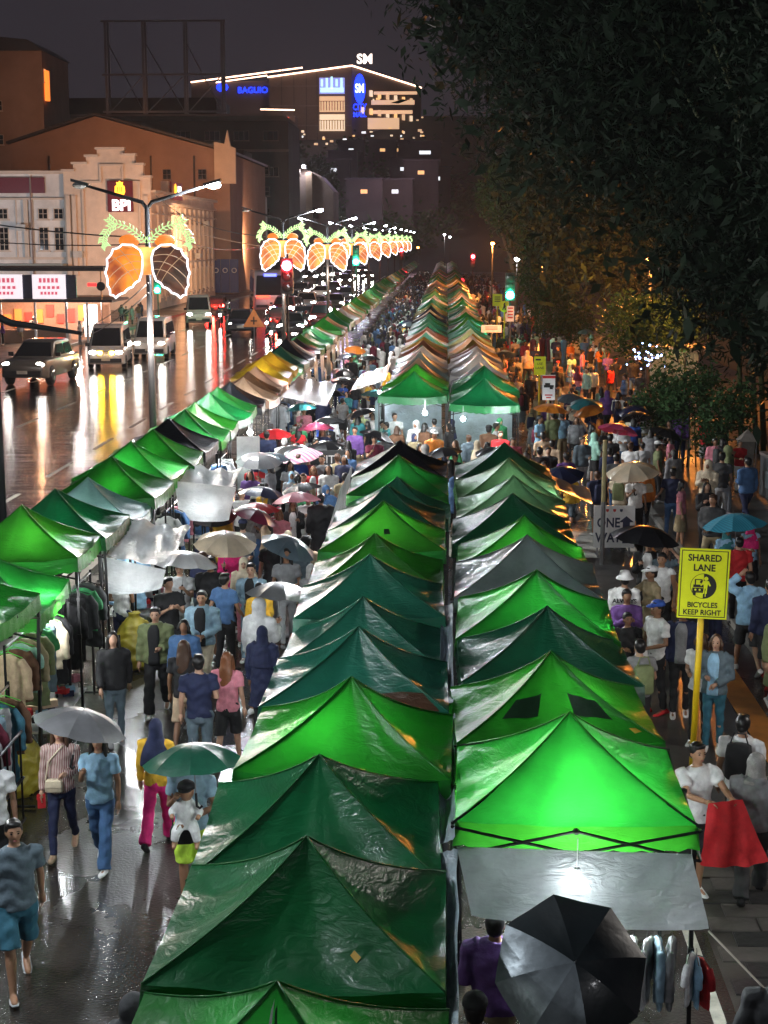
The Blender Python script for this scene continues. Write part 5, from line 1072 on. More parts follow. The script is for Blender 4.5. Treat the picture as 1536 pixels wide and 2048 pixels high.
SUV = dict(low=[(-2.4, .78, .42, .85), (-2.3, .88, .36, 1.0), (-1.9, .92, .32, 1.08), (2.2, .92, .34, 1.1), (2.35, .88, .42, 1.0)], cab=[(-1.1, .84, .8, 1.02, 1.08), (-.35, .86, .66, 1.02, 1.68), (.3, .86, .67, 1.02, 1.74), (1.7, .86, .66, 1.02, 1.7), (2.25, .84, .7, 1.02, 1.1)], win=[(-.25, .5), (.6, 1.5)], winz=(1.14, 1.56), slant=.5, wheel=(-1.5, 1.45), rw=.4, hl=(.66, -2.3, .88), hs=(.2, .08, .1))
CAR = dict(low=[(-2.15, .7, .3, .62), (-2.05, .8, .24, .74), (-1.7, .85, .2, .86), (1.7, .85, .22, .9), (2.1, .78, .3, .8)], cab=[(-.95, .78, .74, .8, .86), (-.2, .8, .6, .8, 1.36), (.3, .8, .61, .8, 1.42), (1.1, .8, .6, .8, 1.36), (1.75, .76, .66, .8, .9)], win=[(-.1, .5), (.58, 1.15)], winz=(.92, 1.28), slant=.45, wheel=(-1.35, 1.35), rw=.31, hl=(.58, -2.06, .62), hs=(.17, .07, .08))
p = G(60, 772); vehicle('suv', 'dark silver SUV with both headlights lit in front of the food stall', 'car', p.x, p.y + 2.3, R(-3), paint('silver', (.13, .125, .11)), SUV, 'vehicles on the wet road').scale = (1.22,) * 3
p = G(203, 738); v = vehicle('van', 'white passenger van with its door open and yellow fog lamps lit', 'van', p.x, p.y + 2.4, R(7), paint('white', (.78, .77, .74)), VAN, 'vehicles on the wet road', fog=True)
dz = MB(); dz.prism([(-.92, -1.32, .4), (-.92, -.55, .4), (-.92, -.55, 1.1), (-.86, -.6, 1.85), (-.86, -.95, 1.8), (-.92, -1.45, 1.1)], (0, 0, 0), (-.06, 0, 0), 0); d_ = dz.build('open_door', paint('white', (.78, .77, .74)), v)
v.scale = (1.12,) * 3
piv = Matrix.Translation((-.92, -1.4, 0)) @ Matrix.Rotation(R(-58), 4, 'Z') @ Matrix.Translation((.92, 1.4, 0)); d_.data.transform(piv)
dz = MB(); dz.prism([(-.985, -1.3, 1.15), (-.985, -.65, 1.15), (-.93, -.65, 1.75), (-.93, -.95, 1.72)], (0, 0, 0), (-.012, 0, 0)); w_ = dz.build('door_window', M_GLASS, d_); w_.data.transform(piv)
p = G(283, 722); vehicle('van', 'white passenger van standing just behind the one with the open door', 'van', p.x, p.y + 4.2, R(4), paint('white', (.78, .77, .74)), VAN, 'vehicles on the wet road').scale = (1.12,) * 3
p = G(388, 652); vehicle('van', 'pale grey van driving past the bank corner', 'van', p.x, p.y + 2.4, R(10), paint('pale', (.6, .6, .56)), VAN, 'vehicles on the wet road').scale = (1.18,) * 3
p = G(476, 668); vehicle('car', 'dark blue car with headlights on, just below the bus', 'car', p.x, p.y + 2, R(6), paint('navy', (.015, .018, .035)), CAR, 'vehicles on the wet road', fog=False).scale = (1.25,) * 3
BUS = dict(low=[(-5.4, 1.1, .5, 1.1), (-5.3, 1.22, .38, 1.3), (-5.0, 1.25, .34, 1.5), (5.2, 1.25, .34, 1.5), (5.4, 1.2, .4, 1.4)], cab=[(-5.32, 1.2, 1.18, 1.2, 1.3), (-5.05, 1.24, 1.14, 1.2, 3.0), (-4.6, 1.24, 1.15, 1.2, 3.16), (5.0, 1.24, 1.15, 1.2, 3.16), (5.35, 1.22, 1.12, 1.2, 3.0)], win=[(-4.9, -3.8), (-3.6, -2.2), (-2.1, -.6), (-.5, 1.0), (1.1, 2.6), (2.7, 4.6)], winz=(1.6, 2.6), slant=.1, wheel=(-3.6, 3.2), rw=.48, hl=(.95, -5.3, .8), hs=(.16, .07, .12))
p = G(522, 628); bs = vehicle('bus', 'white-roofed bus with a blue route light and red strip on its front', 'bus', p.x, p.y + 5.6, R(9), paint('buswhite', (.7, .7, .72)), BUS, 'vehicles on the wet road')
bs.scale = (1.3,) * 3
g = MB(); g.box((0, -5.25, 2.86), (.9, .1, .2)); g.build('route_light', emit('route_blue', (.1, .13, 1), 5), bs); g = MB(); g.box((-.55, -5.46, 1.32), (.95, .05, .16)); g.build('red_strip', emit('red_strip2', (1, .06, .03), 5), bs)
def ch_c(o): return sum((v.co for v in o.data.vertices), Vector()) / len(o.data.vertices)
# queue of cars behind
QC = [(603, 655, 'CAR'), (566, 640, 'SUV'), (632, 628, 'CAR'), (640, 600, 'CAR'), (600, 600, 'SUV'), (665, 590, 'CAR'), (700, 560, 'CAR'), (690, 575, 'SUV'), (725, 548, 'CAR'), (742, 540, 'CAR'), (655, 560, 'VAN'), (620, 566, 'SUV'), (715, 536, 'SUV'), (760, 533, 'CAR'), (580, 672, 'CAR'), (640, 662, 'SUV'), (668, 622, 'CAR'), (610, 628, 'SUV'), (690, 604, 'CAR'), (580, 612, 'CAR'), (735, 560, 'CAR'), (548, 604, 'CAR'), (675, 556, 'CAR')]
cols = [('black', (.012, .012, .014)), ('red', (.25, .012, .012)), ('silver', (.13, .125, .11)), ('white', (.55, .54, .52)), ('grey', (.06, .062, .066)), ('navy', (.015, .018, .035)), ('maroon', (.1, .012, .015))]
for i, (px, py, k) in enumerate(QC):
    p = G(px, py); nm, c = cols[i % 7]; sp_ = dict(CAR=CAR, SUV=SUV, VAN=VAN)[k]
    q_ = vehicle(dict(CAR='car', SUV='suv', VAN='van')[k], '%s %s with glaring headlights, %s in the queue coming down behind the bus' % (nm, dict(CAR='car', SUV='tall car', VAN='van')[k], ordinal(i)), dict(CAR='car', SUV='car', VAN='van')[k], p.x, p.y + 2.2, R(rnd.uniform(-2, 6)), paint(nm, c), sp_, 'vehicles on the wet road', plate=False)
    for ch in kids(q_):
        if ch.name.startswith('headlight'): ch.data.transform(Matrix.Translation(ch_c(ch)) @ Matrix.Diagonal((1.5, 1, 1.5, 1)) @ Matrix.Translation(-ch_c(ch)))
    q_.scale = (1.18,) * 3
def motorbike(label, px, py):
    p = G(px, py); t = thing('motorcycle', label, 'motorcycle', (p.x, p.y, 0), R(rnd.uniform(-10, 10)), 'motorcycles among the cars')
    for y in (-.62, .62):
        g = MB(); g.tube([(0, y + .27 * math.cos(a * math.pi / 9), .3 + .27 * math.sin(a * math.pi / 9)) for a in range(18)], .05, 6, 0, False, True); w = g.build('wheel', M_RUBBER, t)
        g = MB(); g.tube([(-.05, y, .3), (.05, y, .3)], .12, 8); g.build('hub', M_STEEL, w)
    g = MB(); g.tube([(0, -.62, .3), (0, -.45, .75), (0, -.4, .95)], .035, 6); g.tube([(-.33, -.36, 1.0), (0, -.42, .98), (.33, -.36, 1.0)], .018, 6); g.build('fork', M_STEEL, t)
    g = MB(); g.loft([[Vector((w_ * math.cos(a * math.pi / 5), y, z + h_ * math.sin(a * math.pi / 5))) for a in range(10)] for y, w_, z, h_ in ((-.42, .08, .7, .12), (-.2, .15, .72, .16), (.1, .13, .68, .14), (.5, .12, .72, .1), (.85, .06, .78, .05))]); g.build('body', paint('red', (.25, .012, .012)), t, True)
    g = MB(); g.box((0, .3, .82), (.24, .7, .08)); g.build('seat', M_RUBBER, t); g = MB(); g.ball((0, -.5, .86), (.1, .07, .1), 10, 6); g.build('headlight', M_HL, t)
    return p
for i, (px, py, nm) in enumerate(((436, 625, 'silver'), (590, 628, 'black'), (648, 640, 'red'), (560, 655, 'grey'))):
    p = G(px, py); v = vehicle('car', '%s car driving away with red tail lamps glowing, %s of the departing ones' % (nm, ordinal(i)), 'car', p.x, p.y, R(180 + rnd.uniform(-3, 3)), paint(nm, dict(cols)[nm]), CAR, 'vehicles on the wet road', 0, plate=False); v.scale = (1.18,) * 3
    for s in (-1, 1): g = MB(); g.ball((s * .58, 2.12, .66), (.2, .05, .12), 8, 5); g.build('tail_lamp', M_TAIL, v, True)
    lamp('tail_glow', (p.x, p.y - 3.2, .8), 220, (1, .05, .03), .15)
MOTO = [('red motorcycle beside the bus, its single lamp lit', 535, 668), ('red motorcycle at the head of the queue near the yellow canopies', 545, 690), ('red motorcycle weaving between cars above the black canopies', 612, 668), ('red motorcycle beside the pale grey van', 442, 650)]
MPOS = [motorbike(*m_) for m_ in MOTO]
# ================================================================== damp night air
hz = MB(); hz.box((0, 445, 48), (720, 1050, 98.5)); HZ = hz.build('haze', [])
HZ['kind'] = 'stuff'
hm_ = bpy.data.materials.new('haze'); hm_.use_nodes = True; hn = hm_.node_tree; hn.nodes.clear()
ho = hn.nodes.new('ShaderNodeOutputMaterial'); hv_ = hn.nodes.new('ShaderNodeVolumePrincipled'); hv_.inputs['Color'].default_value = (.85, .86, .9, 1); hv_.inputs['Density'].default_value = .0002; hv_.inputs['Anisotropy'].default_value = .35
hn.links.new(hv_.outputs[0], ho.inputs['Volume']); HZ.data.materials.append(hm_)
# ================================================================== people
SKIN = [mat('skin_tan', (.36, .19, .11), .5, 0, .08, 12), mat('skin_brown', (.25, .125, .07), .5, 0, .08, 12), mat('skin_light', (.47, .27, .18), .5, 0, .08, 12)]
HAIRC = dict(black=mat('hair_black', (.008, .007, .007), .4, 0, .3, 60), brown=mat('hair_brown', (.06, .026, .012), .45, 0, .3, 60), auburn=mat('hair_auburn', (.2, .07, .025), .45, 0, .3, 60), grey=mat('hair_grey', (.3, .29, .28), .5, 0, .2, 60))
M_EYE = mat('eye_dark', (.006, .005, .005), .2, 0, 0); M_LIP = mat('lip', (.28, .07, .06), .4, 0, 0)
def remesh(mb, vox, smooth=3, wrinkle=0., seed=0, name='m'):
    me = mb.mesh('tmp', []) if False else None
    me = bpy.data.meshes.new('tmp'); me.from_pydata(mb.v, [], mb.f); o = bpy.data.objects.new('tmp', me)
    m = o.modifiers.new('r', 'REMESH'); m.mode = 'VOXEL'; m.voxel_size = vox
    if smooth: s = o.modifiers.new('s', 'SMOOTH'); s.factor = .5; s.iterations = smooth
    out = evaluated(o); out.name = name; bpy.data.meshes.remove(me)
    if wrinkle:
        nv = len(out.vertices); co = np.empty(nv * 3, np.float32); out.vertices.foreach_get('co', co); no = np.empty(nv * 3, np.float32); out.vertices.foreach_get('normal', no); co = co.reshape(-1, 3); no = no.reshape(-1, 3)
        p = co * np.array([9, 9, 7]); w = np.sin(p[:, 0] * 2.1 + 1.7 * np.sin(p[:, 2] * 1.3 + seed) + seed) * np.sin(p[:, 2] * 2.7 + 1.5 * np.sin(p[:, 1] * 1.9 + seed)) + .5 * np.sin(p[:, 2] * 6.1 + 2.2 * np.sin(p[:, 0] * 2.3))
        co += no * (w * wrinkle)[:, None]; out.vertices.foreach_set('co', co.reshape(-1))
    out.polygons.foreach_set('use_smooth', [True] * len(out.polygons)); out.update(); return out
POSES = dict(stand=((3, 0), (-3, 0)), lean=((6, 4), (-4, 6)), walk=((20, 6), (-16, 22)), step=((-14, 26), (22, 8)))
ARMS = dict(down=((.235, .02, 1.11), (.25, -.05, .87)), swingf=((.235, -.06, 1.12), (.23, -.24, .92)), swingb=((.235, .1, 1.13), (.245, .14, .89)), bent=((.235, .03, 1.13), (.1, -.23, 1.14)), clasp=((.245, -.01, 1.12), (.045, -.215, 1.04)),
            hold=((.22, -.08, 1.13), (.13, -.28, 1.30)), phone=((.215, -.1, 1.13), (.07, -.30, 1.27)), up=((.34, -.1, 1.47), (.14, -.07, 1.66)), out=((.22, -.22, 1.24), (.14, -.47, 1.25)), side=((.27, 0, 1.13), (.36, -.16, 1.0)), carry=((.245, -.05, 1.12), (-.02, -.27, 1.02)))
def skel(pose, arms):
    legs = []; (a, b), (c, d) = POSES[pose]
    for s, (up, kb) in ((-1, (a, b)), (1, (c, d))):
        u, l = R(up), R(up - kb); hip = Vector((s * .092, 0, .9)); kn = hip + Vector((s * .004, -math.sin(u) * .43, -math.cos(u) * .43)); an = kn + Vector((0, -math.sin(l) * .41, -math.cos(l) * .41)); legs.append((hip, kn, an, l))
    low = min(l[2].z for l in legs); dz = .075 - low; up = Vector((0, 0, dz))
    legs = [(h + up, k + up, a_ + up, l) for h, k, a_, l in legs]
    ar = []
    for s, md in ((-1, arms[0]), (1, arms[1])):
        e, w = ARMS[md]; ar.append((Vector((s * .178, .0, 1.405)) + up, Vector((s * e[0], e[1], e[2])) + up, Vector((s * w[0], w[1], w[2])) + up))
    return dz, legs, ar
def hand(mb, el, wr, s):
    d = (wr - el).normalized(); side = d.cross(Vector((0, 1, 0.3))).normalized(); nrm = side.cross(d).normalized()
    if d.z < -.6: side, nrm = Vector((0, 1, 0)), Vector((s, 0, 0)); side = (side - d * side.dot(d)).normalized()
    mb.tube([wr - d * .02, wr + d * .03, wr + d * .085], [.024, .034, .036], 8)
    for i, L_ in enumerate((.062, .072, .068, .052)):
        b = wr + d * .08 + side * (.026 - .0175 * i); k = b + d * L_ * .5 - nrm * .004; e = k + (d * .7 - nrm * s * .0 + side * .0).normalized() * L_ * .45 - nrm * .012
        mb.tube([b, k, e], [.0088, .008, .006], 5)
    b = wr + d * .025 + side * .026; mb.tube([b, b + side * .025 + d * .03, b + side * .03 + d * .06], [.011, .010, .007], 5)
def torso_spec(dz, g=0., hem=.86, top=1.475, belly=0.):
    T = [(.80, .12, .10), (.86, .165, .118), (.93, .17, .122), (1.02, .15, .11), (1.12, .15, .112), (1.22, .163, .118), (1.31, .176, .12), (1.38, .172, .108), (1.43, .13, .088), (1.475, .068, .066)]
    out = []
    for z, rx, ry in T:
        if z < hem - .001 or z > top + .001: continue
        out.append((0, (.008 if z > 1.2 else 0) - .012 * (z > 1.4) - belly * (.9 < z < 1.2), z + dz, rx + g, ry + g + belly * (.9 < z < 1.2)))
    return out
PM = {}
def body_mesh(pose, arms, det):
    k = ('b', pose, arms, det)
    if k in PM: return PM[k]
    dz, legs, ar = skel(pose, arms); m = MB(); up = Vector((0, 0, dz))
    m.rings(torso_spec(dz, -.006), 14); m.rings([(0, .012, 1.42 + dz, .062, .062), (0, .0, 1.48 + dz, .05, .052), (0, -.008, 1.56 + dz, .05, .055)], 12)
    for h, kn, an, l in legs: m.tube([h + Vector((0, 0, .04)), h - Vector((0, 0, .06)), h.lerp(kn, .5), kn, kn.lerp(an, .3), kn.lerp(an, .7), an], [.09, .088, .07, .052, .054, .04, .033], 10); f = Vector((0, -math.cos(l), math.sin(l) * .8)); m.tube([an + Vector((0, .03, -.03)) , an + f * .05 - Vector((0, 0, .035)), an + f * .13 - Vector((0, 0, .05)), an + f * .17 - Vector((0, 0, .055))], [.034, .036, .032, .02], 8)
    for (sh, el, wr), s in zip(ar, (-1, 1)): m.tube([sh + Vector((-s * .03, 0, -.01)), sh + Vector((s * .015, 0, -.02)), sh.lerp(el, .45), el, el.lerp(wr, .3), wr], [.052, .055, .044, .037, .037, .025], 10)
    def hf(p, d):
        t = max(0, -d.z); p = Vector((p.x * (1 - .32 * t ** 1.5), p.y * (1 - .12 * t), p.z)); 
        if d.y < 0: p.y *= 1 - .06 * abs(d.x)
        p.y -= .012 * t; return p
    m.ball(Vector((0, -.012, 1.612)) + up, (.074, .094, .112), 18, 14, 0, hf)
    m.ball(Vector((0, -.106, 1.594)) + up, (.012, .018, .022), 8, 6)
    for s in (-1, 1): m.ball(Vector((s * .074, 0, 1.605)) + up, (.012, .02, .03), 8, 6)
    me = remesh(m, .0125 if det == 'near' else .024, 3)
    h = MB()
    for (sh, el, wr), s in zip(ar, (-1, 1)): hand(h, el, wr, s)
    bm = bmesh.new(); bm.from_mesh(me); h2 = bpy.data.meshes.new('h'); h2.from_pydata(h.v, [], h.f); h2.polygons.foreach_set('use_smooth', [True] * len(h2.polygons)); bm.from_mesh(h2); bm.to_mesh(me); bm.free(); bpy.data.meshes.remove(h2)
    me.materials.append(SKIN[0]); me.name = 'body'; PM[k] = me; return me
def top_mesh(pose, arms, typ, det, seed=0):
    k = ('t', pose, arms, typ, det)
    if k in PM: return PM[k]
    dz, legs, ar = skel(pose, arms); m = MB(); g = dict(tee=.016, long=.016, jacket=.036, hoodie=.032, dress=.02, tank=.012, coat=.04)[typ]; hem = .86
    sp = torso_spec(dz, g, hem); 
    if typ in ('dress', 'coat'): sp = [(0, 0, .5 + dz, .25, .21), (0, 0, .7 + dz, .215, .17)] + sp
    m.rings(sp, 16)
    fr = dict(tee=.62, tank=.12, dress=.55).get(typ, .96)
    for (sh, el, wr), s in zip(ar, (-1, 1)):
        a0 = sh + Vector((-s * .05, 0, .0)); gg = g * .75 + .004
        if fr <= .7: m.tube([a0, sh + Vector((s * .014, 0, -.012)), sh.lerp(el, fr * .6), sh.lerp(el, fr)], [.056 + gg, .058 + gg, .055 + gg, .055 + gg * 1.2], 10)
        else: m.tube([a0, sh + Vector((s * .016, 0, -.012)), sh.lerp(el, .5), el, el.lerp(wr, .5), el.lerp(wr, .93)], [.056 + gg, .058 + gg, .048 + gg, .043 + gg, .038 + gg, .033 + gg], 10)
    if typ == 'hoodie': m.ball((0, .07, 1.45 + dz), (.12, .07, .07), 12, 8)
    if typ in ('jacket', 'coat'): m.tube([(.075 * math.cos(a * .52), .01 + .07 * math.sin(a * .52), 1.475 + dz) for a in range(12)], .022, 6, 0, False, True)
    me = remesh(m, .0135 if det == 'near' else .026, 2, .008 if det == 'near' else .006, seed + 1); me.name = 'top'; me.materials.append(cloth('white')); PM[k] = me; return me
def bottom_mesh(pose, typ, det):
    k = ('o', pose, typ, det)
    if k in PM: return PM[k]
    dz, legs, ar = skel(pose, ('down', 'down')); m = MB()
    if typ == 'skirt':
        m.rings([(0, 0, .44 + dz, .25, .2), (0, 0, .7 + dz, .21, .165), (0, 0, .9 + dz, .178, .13), (0, 0, 1.0 + dz, .158, .116)], 16)
    else:
        m.rings([(0, 0, z + dz, rx, ry) for z, rx, ry in ((.79, .14, .11), (.86, .176, .128), (.93, .178, .13), (1.0, .16, .118))], 16)
        for h, kn, an, l in legs:
            if typ == 'shorts': m.tube([h, h - Vector((0, 0, .08)), h.lerp(kn, .55), h.lerp(kn, .98)], [.1, .104, .1, .098], 10)
            elif typ == 'wide': m.tube([h, h - Vector((0, 0, .08)), h.lerp(kn, .5), kn, kn.lerp(an, .5), kn.lerp(an, 1.0)], [.1, .102, .09, .082, .085, .092], 10)
            else: m.tube([h, h - Vector((0, 0, .08)), h.lerp(kn, .5), kn, kn.lerp(an, .4), kn.lerp(an, .97)], [.098, .098, .082, .064, .06, .052], 10)
    me = remesh(m, .0135 if det == 'near' else .026, 2, .007 if det == 'near' else .005, 3); me.name = 'bottom'; me.materials.append(cloth('black')); PM[k] = me; return me
def shoe_mesh(pose, i, typ='shoe'):
    k = ('s', pose, i, typ)
    if k in PM: return PM[k]
    dz, legs, _ = skel(pose, ('down', 'down')); h, kn, an, l = legs[i]; m = MB(); f = Vector((0, -math.cos(l), math.sin(l) * .8)).normalized(); u = Vector((1, 0, 0)).cross(f); u = -u if u.z < 0 else u
    if typ == 'shoe': sec = [(-.075, .03, .0, .05), (-.05, .042, .0, .085), (0, .044, .0, .095), (.06, .046, .0, .068), (.12, .047, .0, .052), (.17, .038, .0, .042), (.195, .015, .004, .03)]
    else: sec = [(-.075, .035, .0, .016), (0, .04, .0, .018), (.1, .046, .0, .018), (.18, .03, .0, .014)]
    rings = []
    for t, w, z0, z1 in sec:
        c = an + f * t - u * .073; rings.append([c + Vector((1, 0, 0)) * w * math.cos(a * math.pi / 6) + u * ((z0 + z1) / 2 + (z1 - z0) / 2 * math.sin(a * math.pi / 6)) for a in range(12)])
    m.loft(rings); me = m.mesh('shoe', cloth('white'), True); PM[k] = me; return me
def hair_mesh(typ, pose):
    dz = skel(pose, ('down', 'down'))[0]; k = ('h', typ, pose)
    if k in PM: return PM[k]
    m = MB(); up = Vector((0, 0, dz))
    m.ball(Vector((0, .014, 1.643)) + up, (.086, .099, .094), 16, 10)
    if typ in ('long', 'bob'):
        zb = 1.24 if typ == 'long' else 1.46
        m.loft([[Vector((rx * math.cos(a * math.pi / 8), cy + ry * math.sin(a * math.pi / 8), z + dz)) for a in range(16)] for z, rx, ry, cy in ((zb, .07, .02, .12), (zb + .06, .1, .035, .11), (1.46, .112, .055, .075), (1.55, .098, .07, .045), (1.64, .088, .085, .025))])
        for s in (-1, 1): m.tube([(s * .07, -.03, 1.68 + dz), (s * .088, -.02, 1.58 + dz), (s * .1, -.03, zb + .16 + dz), (s * .095, -.05, zb + .08 + dz)], [.02, .028, .03, .015], 8)
    if typ == 'short': m.ball(Vector((0, .05, 1.585)) + up, (.07, .055, .06), 12, 8); m.ball(Vector((0, -.05, 1.7)) + up, (.07, .045, .03), 12, 8)
    if typ == 'hood':
        m = MB(); m.ball(Vector((0, .02, 1.63)) + up, (.104, .118, .125), 16, 12); m.rings([(0, .03, 1.4 + dz, .15, .11), (0, .03, 1.48 + dz, .11, .1), (0, .025, 1.58 + dz, .1, .1)], 14)
    if typ == 'hijab':
        m = MB(); m.ball(Vector((0, .016, 1.628)) + up, (.094, .108, .118), 16, 12); m.rings([(0, .03, 1.12 + dz, .23, .17), (0, .02, 1.25 + dz, .22, .16), (0, .01, 1.4 + dz, .17, .125), (0, .012, 1.48 + dz, .105, .1), (0, .014, 1.58 + dz, .092, .1)], 16)
    me = remesh(m, .013, 2, .002, 5); me.name = 'hair'; me.materials.append(HAIRC['black']); PM[k] = me; return me
def hat_mesh(typ, pose):
    dz = skel(pose, ('down', 'down'))[0]; k = ('hat', typ, pose)
    if k in PM: return PM[k]
    m = MB()
    if typ == 'cap':
        m.rings([(0, .01, 1.665 + dz, .094, .108), (0, .01, 1.70 + dz, .092, .105), (0, .012, 1.735 + dz, .07, .08), (0, .012, 1.752 + dz, .02, .02)], 18); m.prism([(.078 * math.cos(a), -.07 - .12 * math.sin(a), 1.668 + dz - .012 * math.sin(a)) for a in [math.pi * i / 10 for i in range(11)]], (0, 0, 0), (0, 0, .009))
    else: m.rings([(0, .01, 1.635 + dz, .15, .165), (0, .01, 1.645 + dz, .148, .163), (0, .01, 1.69 + dz, .1, .115), (0, .012, 1.76 + dz, .08, .088), (0, .012, 1.775 + dz, .03, .03)], 18)
    me = m.mesh('hat', cloth('white'), True); PM[k] = me; return me
def face_mesh(pose, mask=False):
    dz = skel(pose, ('down', 'down'))[0]; k = ('f', pose)
    if k in PM: return PM[k]
    m = MB()
    for s in (-1, 1): m.ball((s * .031, -.0935, 1.622 + dz), (.013, .008, .0075), 8, 6, 0); m.tube([(s * .016, -.098, 1.641 + dz), (s * .033, -.096, 1.646 + dz), (s * .048, -.084, 1.64 + dz)], [.003, .004, .002], 5, 0)
    m.ball((0, -.1, 1.556 + dz), (.021, .008, .0065), 10, 6, 1); m.tube([(-.02, -.099, 1.557 + dz), (0, -.104, 1.555 + dz), (.02, -.099, 1.557 + dz)], .0016, 4, 0)
    me = m.mesh('facial_features', [M_EYE, M_LIP], True); PM[k] = me; return me
def stripes(name, c1, c2, scale, axis):
    if name in MC: return MC[name]
    m = bpy.data.materials.new(name); m.use_nodes = True; n = m.node_tree; b = n.nodes['Principled BSDF']; t = n.nodes.new('ShaderNodeTexCoord'); w = n.nodes.new('ShaderNodeTexWave'); w.bands_direction = axis; w.inputs['Scale'].default_value = scale; w.inputs['Distortion'].default_value = .6
    r = n.nodes.new('ShaderNodeValToRGB'); r.color_ramp.interpolation = 'CONSTANT'; r.color_ramp.elements[1].position = .5; r.color_ramp.elements[0].color = (*c1, 1); r.color_ramp.elements[1].color = (*c2, 1)
    n.links.new(t.outputs['Object'], w.inputs['Vector']); n.links.new(w.outputs['Fac'], r.inputs[0]); n.links.new(r.outputs[0], b.inputs['Base Color']); b.inputs['Roughness'].default_value = .8; MC[name] = m; return m
STRIPE = dict(pinstripe=stripes('maroon_white_stripes', (.6, .5, .46), (.2, .05, .05), 14, 'X'), navystripe=stripes('navy_white_stripes', (.7, .7, .72), (.02, .03, .09), 7, 'Z'), pinkstripe=stripes('pink_white_stripes', (.7, .6, .6), (.6, .04, .12), 5, 'Z'))
def cm(c): return STRIPE[c] if c in STRIPE else cloth(c)
PLACED = []
NP = [0]
def person(x, y, face, label, top=('tee', 'white'), bot=('pants', 'black'), hair=('short', 'black'), shoe='white', pose='stand', arms=('down', 'down'), h=1.66, sex='m', hat=None, det='near', group=None, skin=None, under=None, hold=None, z=None, category='person', slim=1., mask=False, feet='shoe'):
    t = thing('person', label, category, (x, y, gz(x) if z is None else z), R(face), group); k = h / 1.72; wx = k * (1.02 if sex == 'm' else .93) * slim; t.scale = (wx, wx, k); PLACED.append((x, y)); NP[0] += 1
    b = link('body', body_mesh(pose, arms, det), t); setmat(b, skin or SKIN[NP[0] % 3])
    o = link('shirt' if top[0] in ('tee', 'long', 'tank') else top[0], top_mesh(pose, arms, top[0], det), t); setmat(o, cm(top[1]))
    if top[0] not in ('dress',): o = link({'pants': 'trousers', 'wide': 'trousers'}.get(bot[0], bot[0]), bottom_mesh(pose, bot[0], det), t); setmat(o, cm(bot[1]))
    hm = HAIRC.get(hair[1]) or cm(hair[1]); o = link({'hood': 'hood', 'hijab': 'headscarf'}.get(hair[0], 'hair'), hair_mesh(hair[0], pose), t); setmat(o, hm)
    if hat: o = link('hat', hat_mesh(hat[0], pose), t); setmat(o, cloth(hat[1]))
    if det != 'far':
        for i in (0, 1): o = link('shoe', shoe_mesh(pose, i, feet), t); setmat(o, cloth(shoe))
    if det == 'near': link('facial_features', face_mesh(pose), t)
    dz = skel(pose, arms)[0]
    if under:
        g = MB(); rw = []; gg = dict(jacket=.036, coat=.04).get(top[0], .016) + .013
        for cx_, cy_, z_, rx_, ry_ in torso_spec(dz, gg, .86, 1.48): rw.append([Vector((rx_ * math.cos(a), cy_ + ry_ * math.sin(a) + o_, z_)) for o_ in (0, .03) for a in ([R(v_) for v_ in (-118, -106, -94, -82, -70)] if not o_ else [R(v_) for v_ in (-70, -82, -94, -106, -118)])])
        g.loft(rw); o = g.build('undershirt', cloth(under), t, True)
    if mask: g = MB(); g.ball((0, -.085, 1.565 + dz), (.055, .04, .045), 12, 8); g.build('face_mask', cloth('black'), t, True)
    sk = skel(pose, arms)[2]; t['_'] = 0; del t['_']
    M = Matrix.Translation(t.location) @ Matrix.Rotation(R(face), 4, 'Z') @ Matrix.Diagonal((wx, wx, k, 1))
    t_hand = [M @ (w_ + (w_ - e_).normalized() * .07) for _, e_, w_ in sk]
    return t, t_hand, M, dz
# ------------------------------------------------------------------ umbrellas
UM = {}
def umb_mesh(flat=1.):
    if flat in UM: return UM[flat]
    m = MB(); n = 8; r = .54; rings = []
    for j in range(7):
        f = j / 6; ring = []
        for i in range(n * 4):
            a = 2 * math.pi * i / (n * 4); ph = (i % 4) / 4; dip = math.sin(math.pi * ph); rr_ = r * f * (1 - .07 * dip * f) if j else .004
            ring.append(Vector((rr_ * math.cos(a), rr_ * math.sin(a), -.2 * flat * f ** 2.1 - .028 * dip * f ** 1.5)))
        rings.append(ring)
    m.loft(rings, 0, False); me = m.mesh('canopy', M_BLACKMETAL, True)
    bm = bmesh.new(); bm.from_mesh(me)
    for e in bm.edges:
        i0, i1 = [v.index for v in e.verts]
        if i0 % (n * 4) == i1 % (n * 4) and i0 % 4 == 0: e.smooth = False
    bm.to_mesh(me); bm.free(); UM[flat] = me
    m = MB(); m.tube([(0, 0, -.55), (0, 0, .0)], .006, 6); m.tube([(0, 0, 0), (0, 0, .06)], [.006, .003], 6); UM['shaft'] = m.mesh('shaft', M_STEEL)
    m = MB(); m.tube([(0, 0, -.53), (0, 0, -.63), (.0, 0, -.67), (.03, 0, -.695), (.06, 0, -.67)], .014, 8); UM['handle'] = m.mesh('handle', M_BLACKMETAL)
    m = MB()
    for i in range(8):
        a = 2 * math.pi * i / 8; m.tube([(r * f * math.cos(a), r * f * math.sin(a), -.2 * f ** 2.1 - .012) for f in (.02, .35, .7, .99)], .004, 4)
        m.tube([(0, 0, -.3), (r * .5 * math.cos(a), r * .5 * math.sin(a), -.06)], .003, 4)
    UM['rib'] = m.mesh('ribs', M_STEEL); return me
def um_mat(c): return mat('umbrella_' + c, CL[c], .38, 0, .2, 5, .25, 12, coat=.5, crough=.2, trans=.25)
UM_CHECK = stripes('turquoise_check', (.03, .3, .42), (.02, .2, .3), 8, 'X'); UM_PINKW = stripes('pink_white_panels', (.6, .2, .32), (.72, .5, .55), 3, 'X')
umb_mesh()
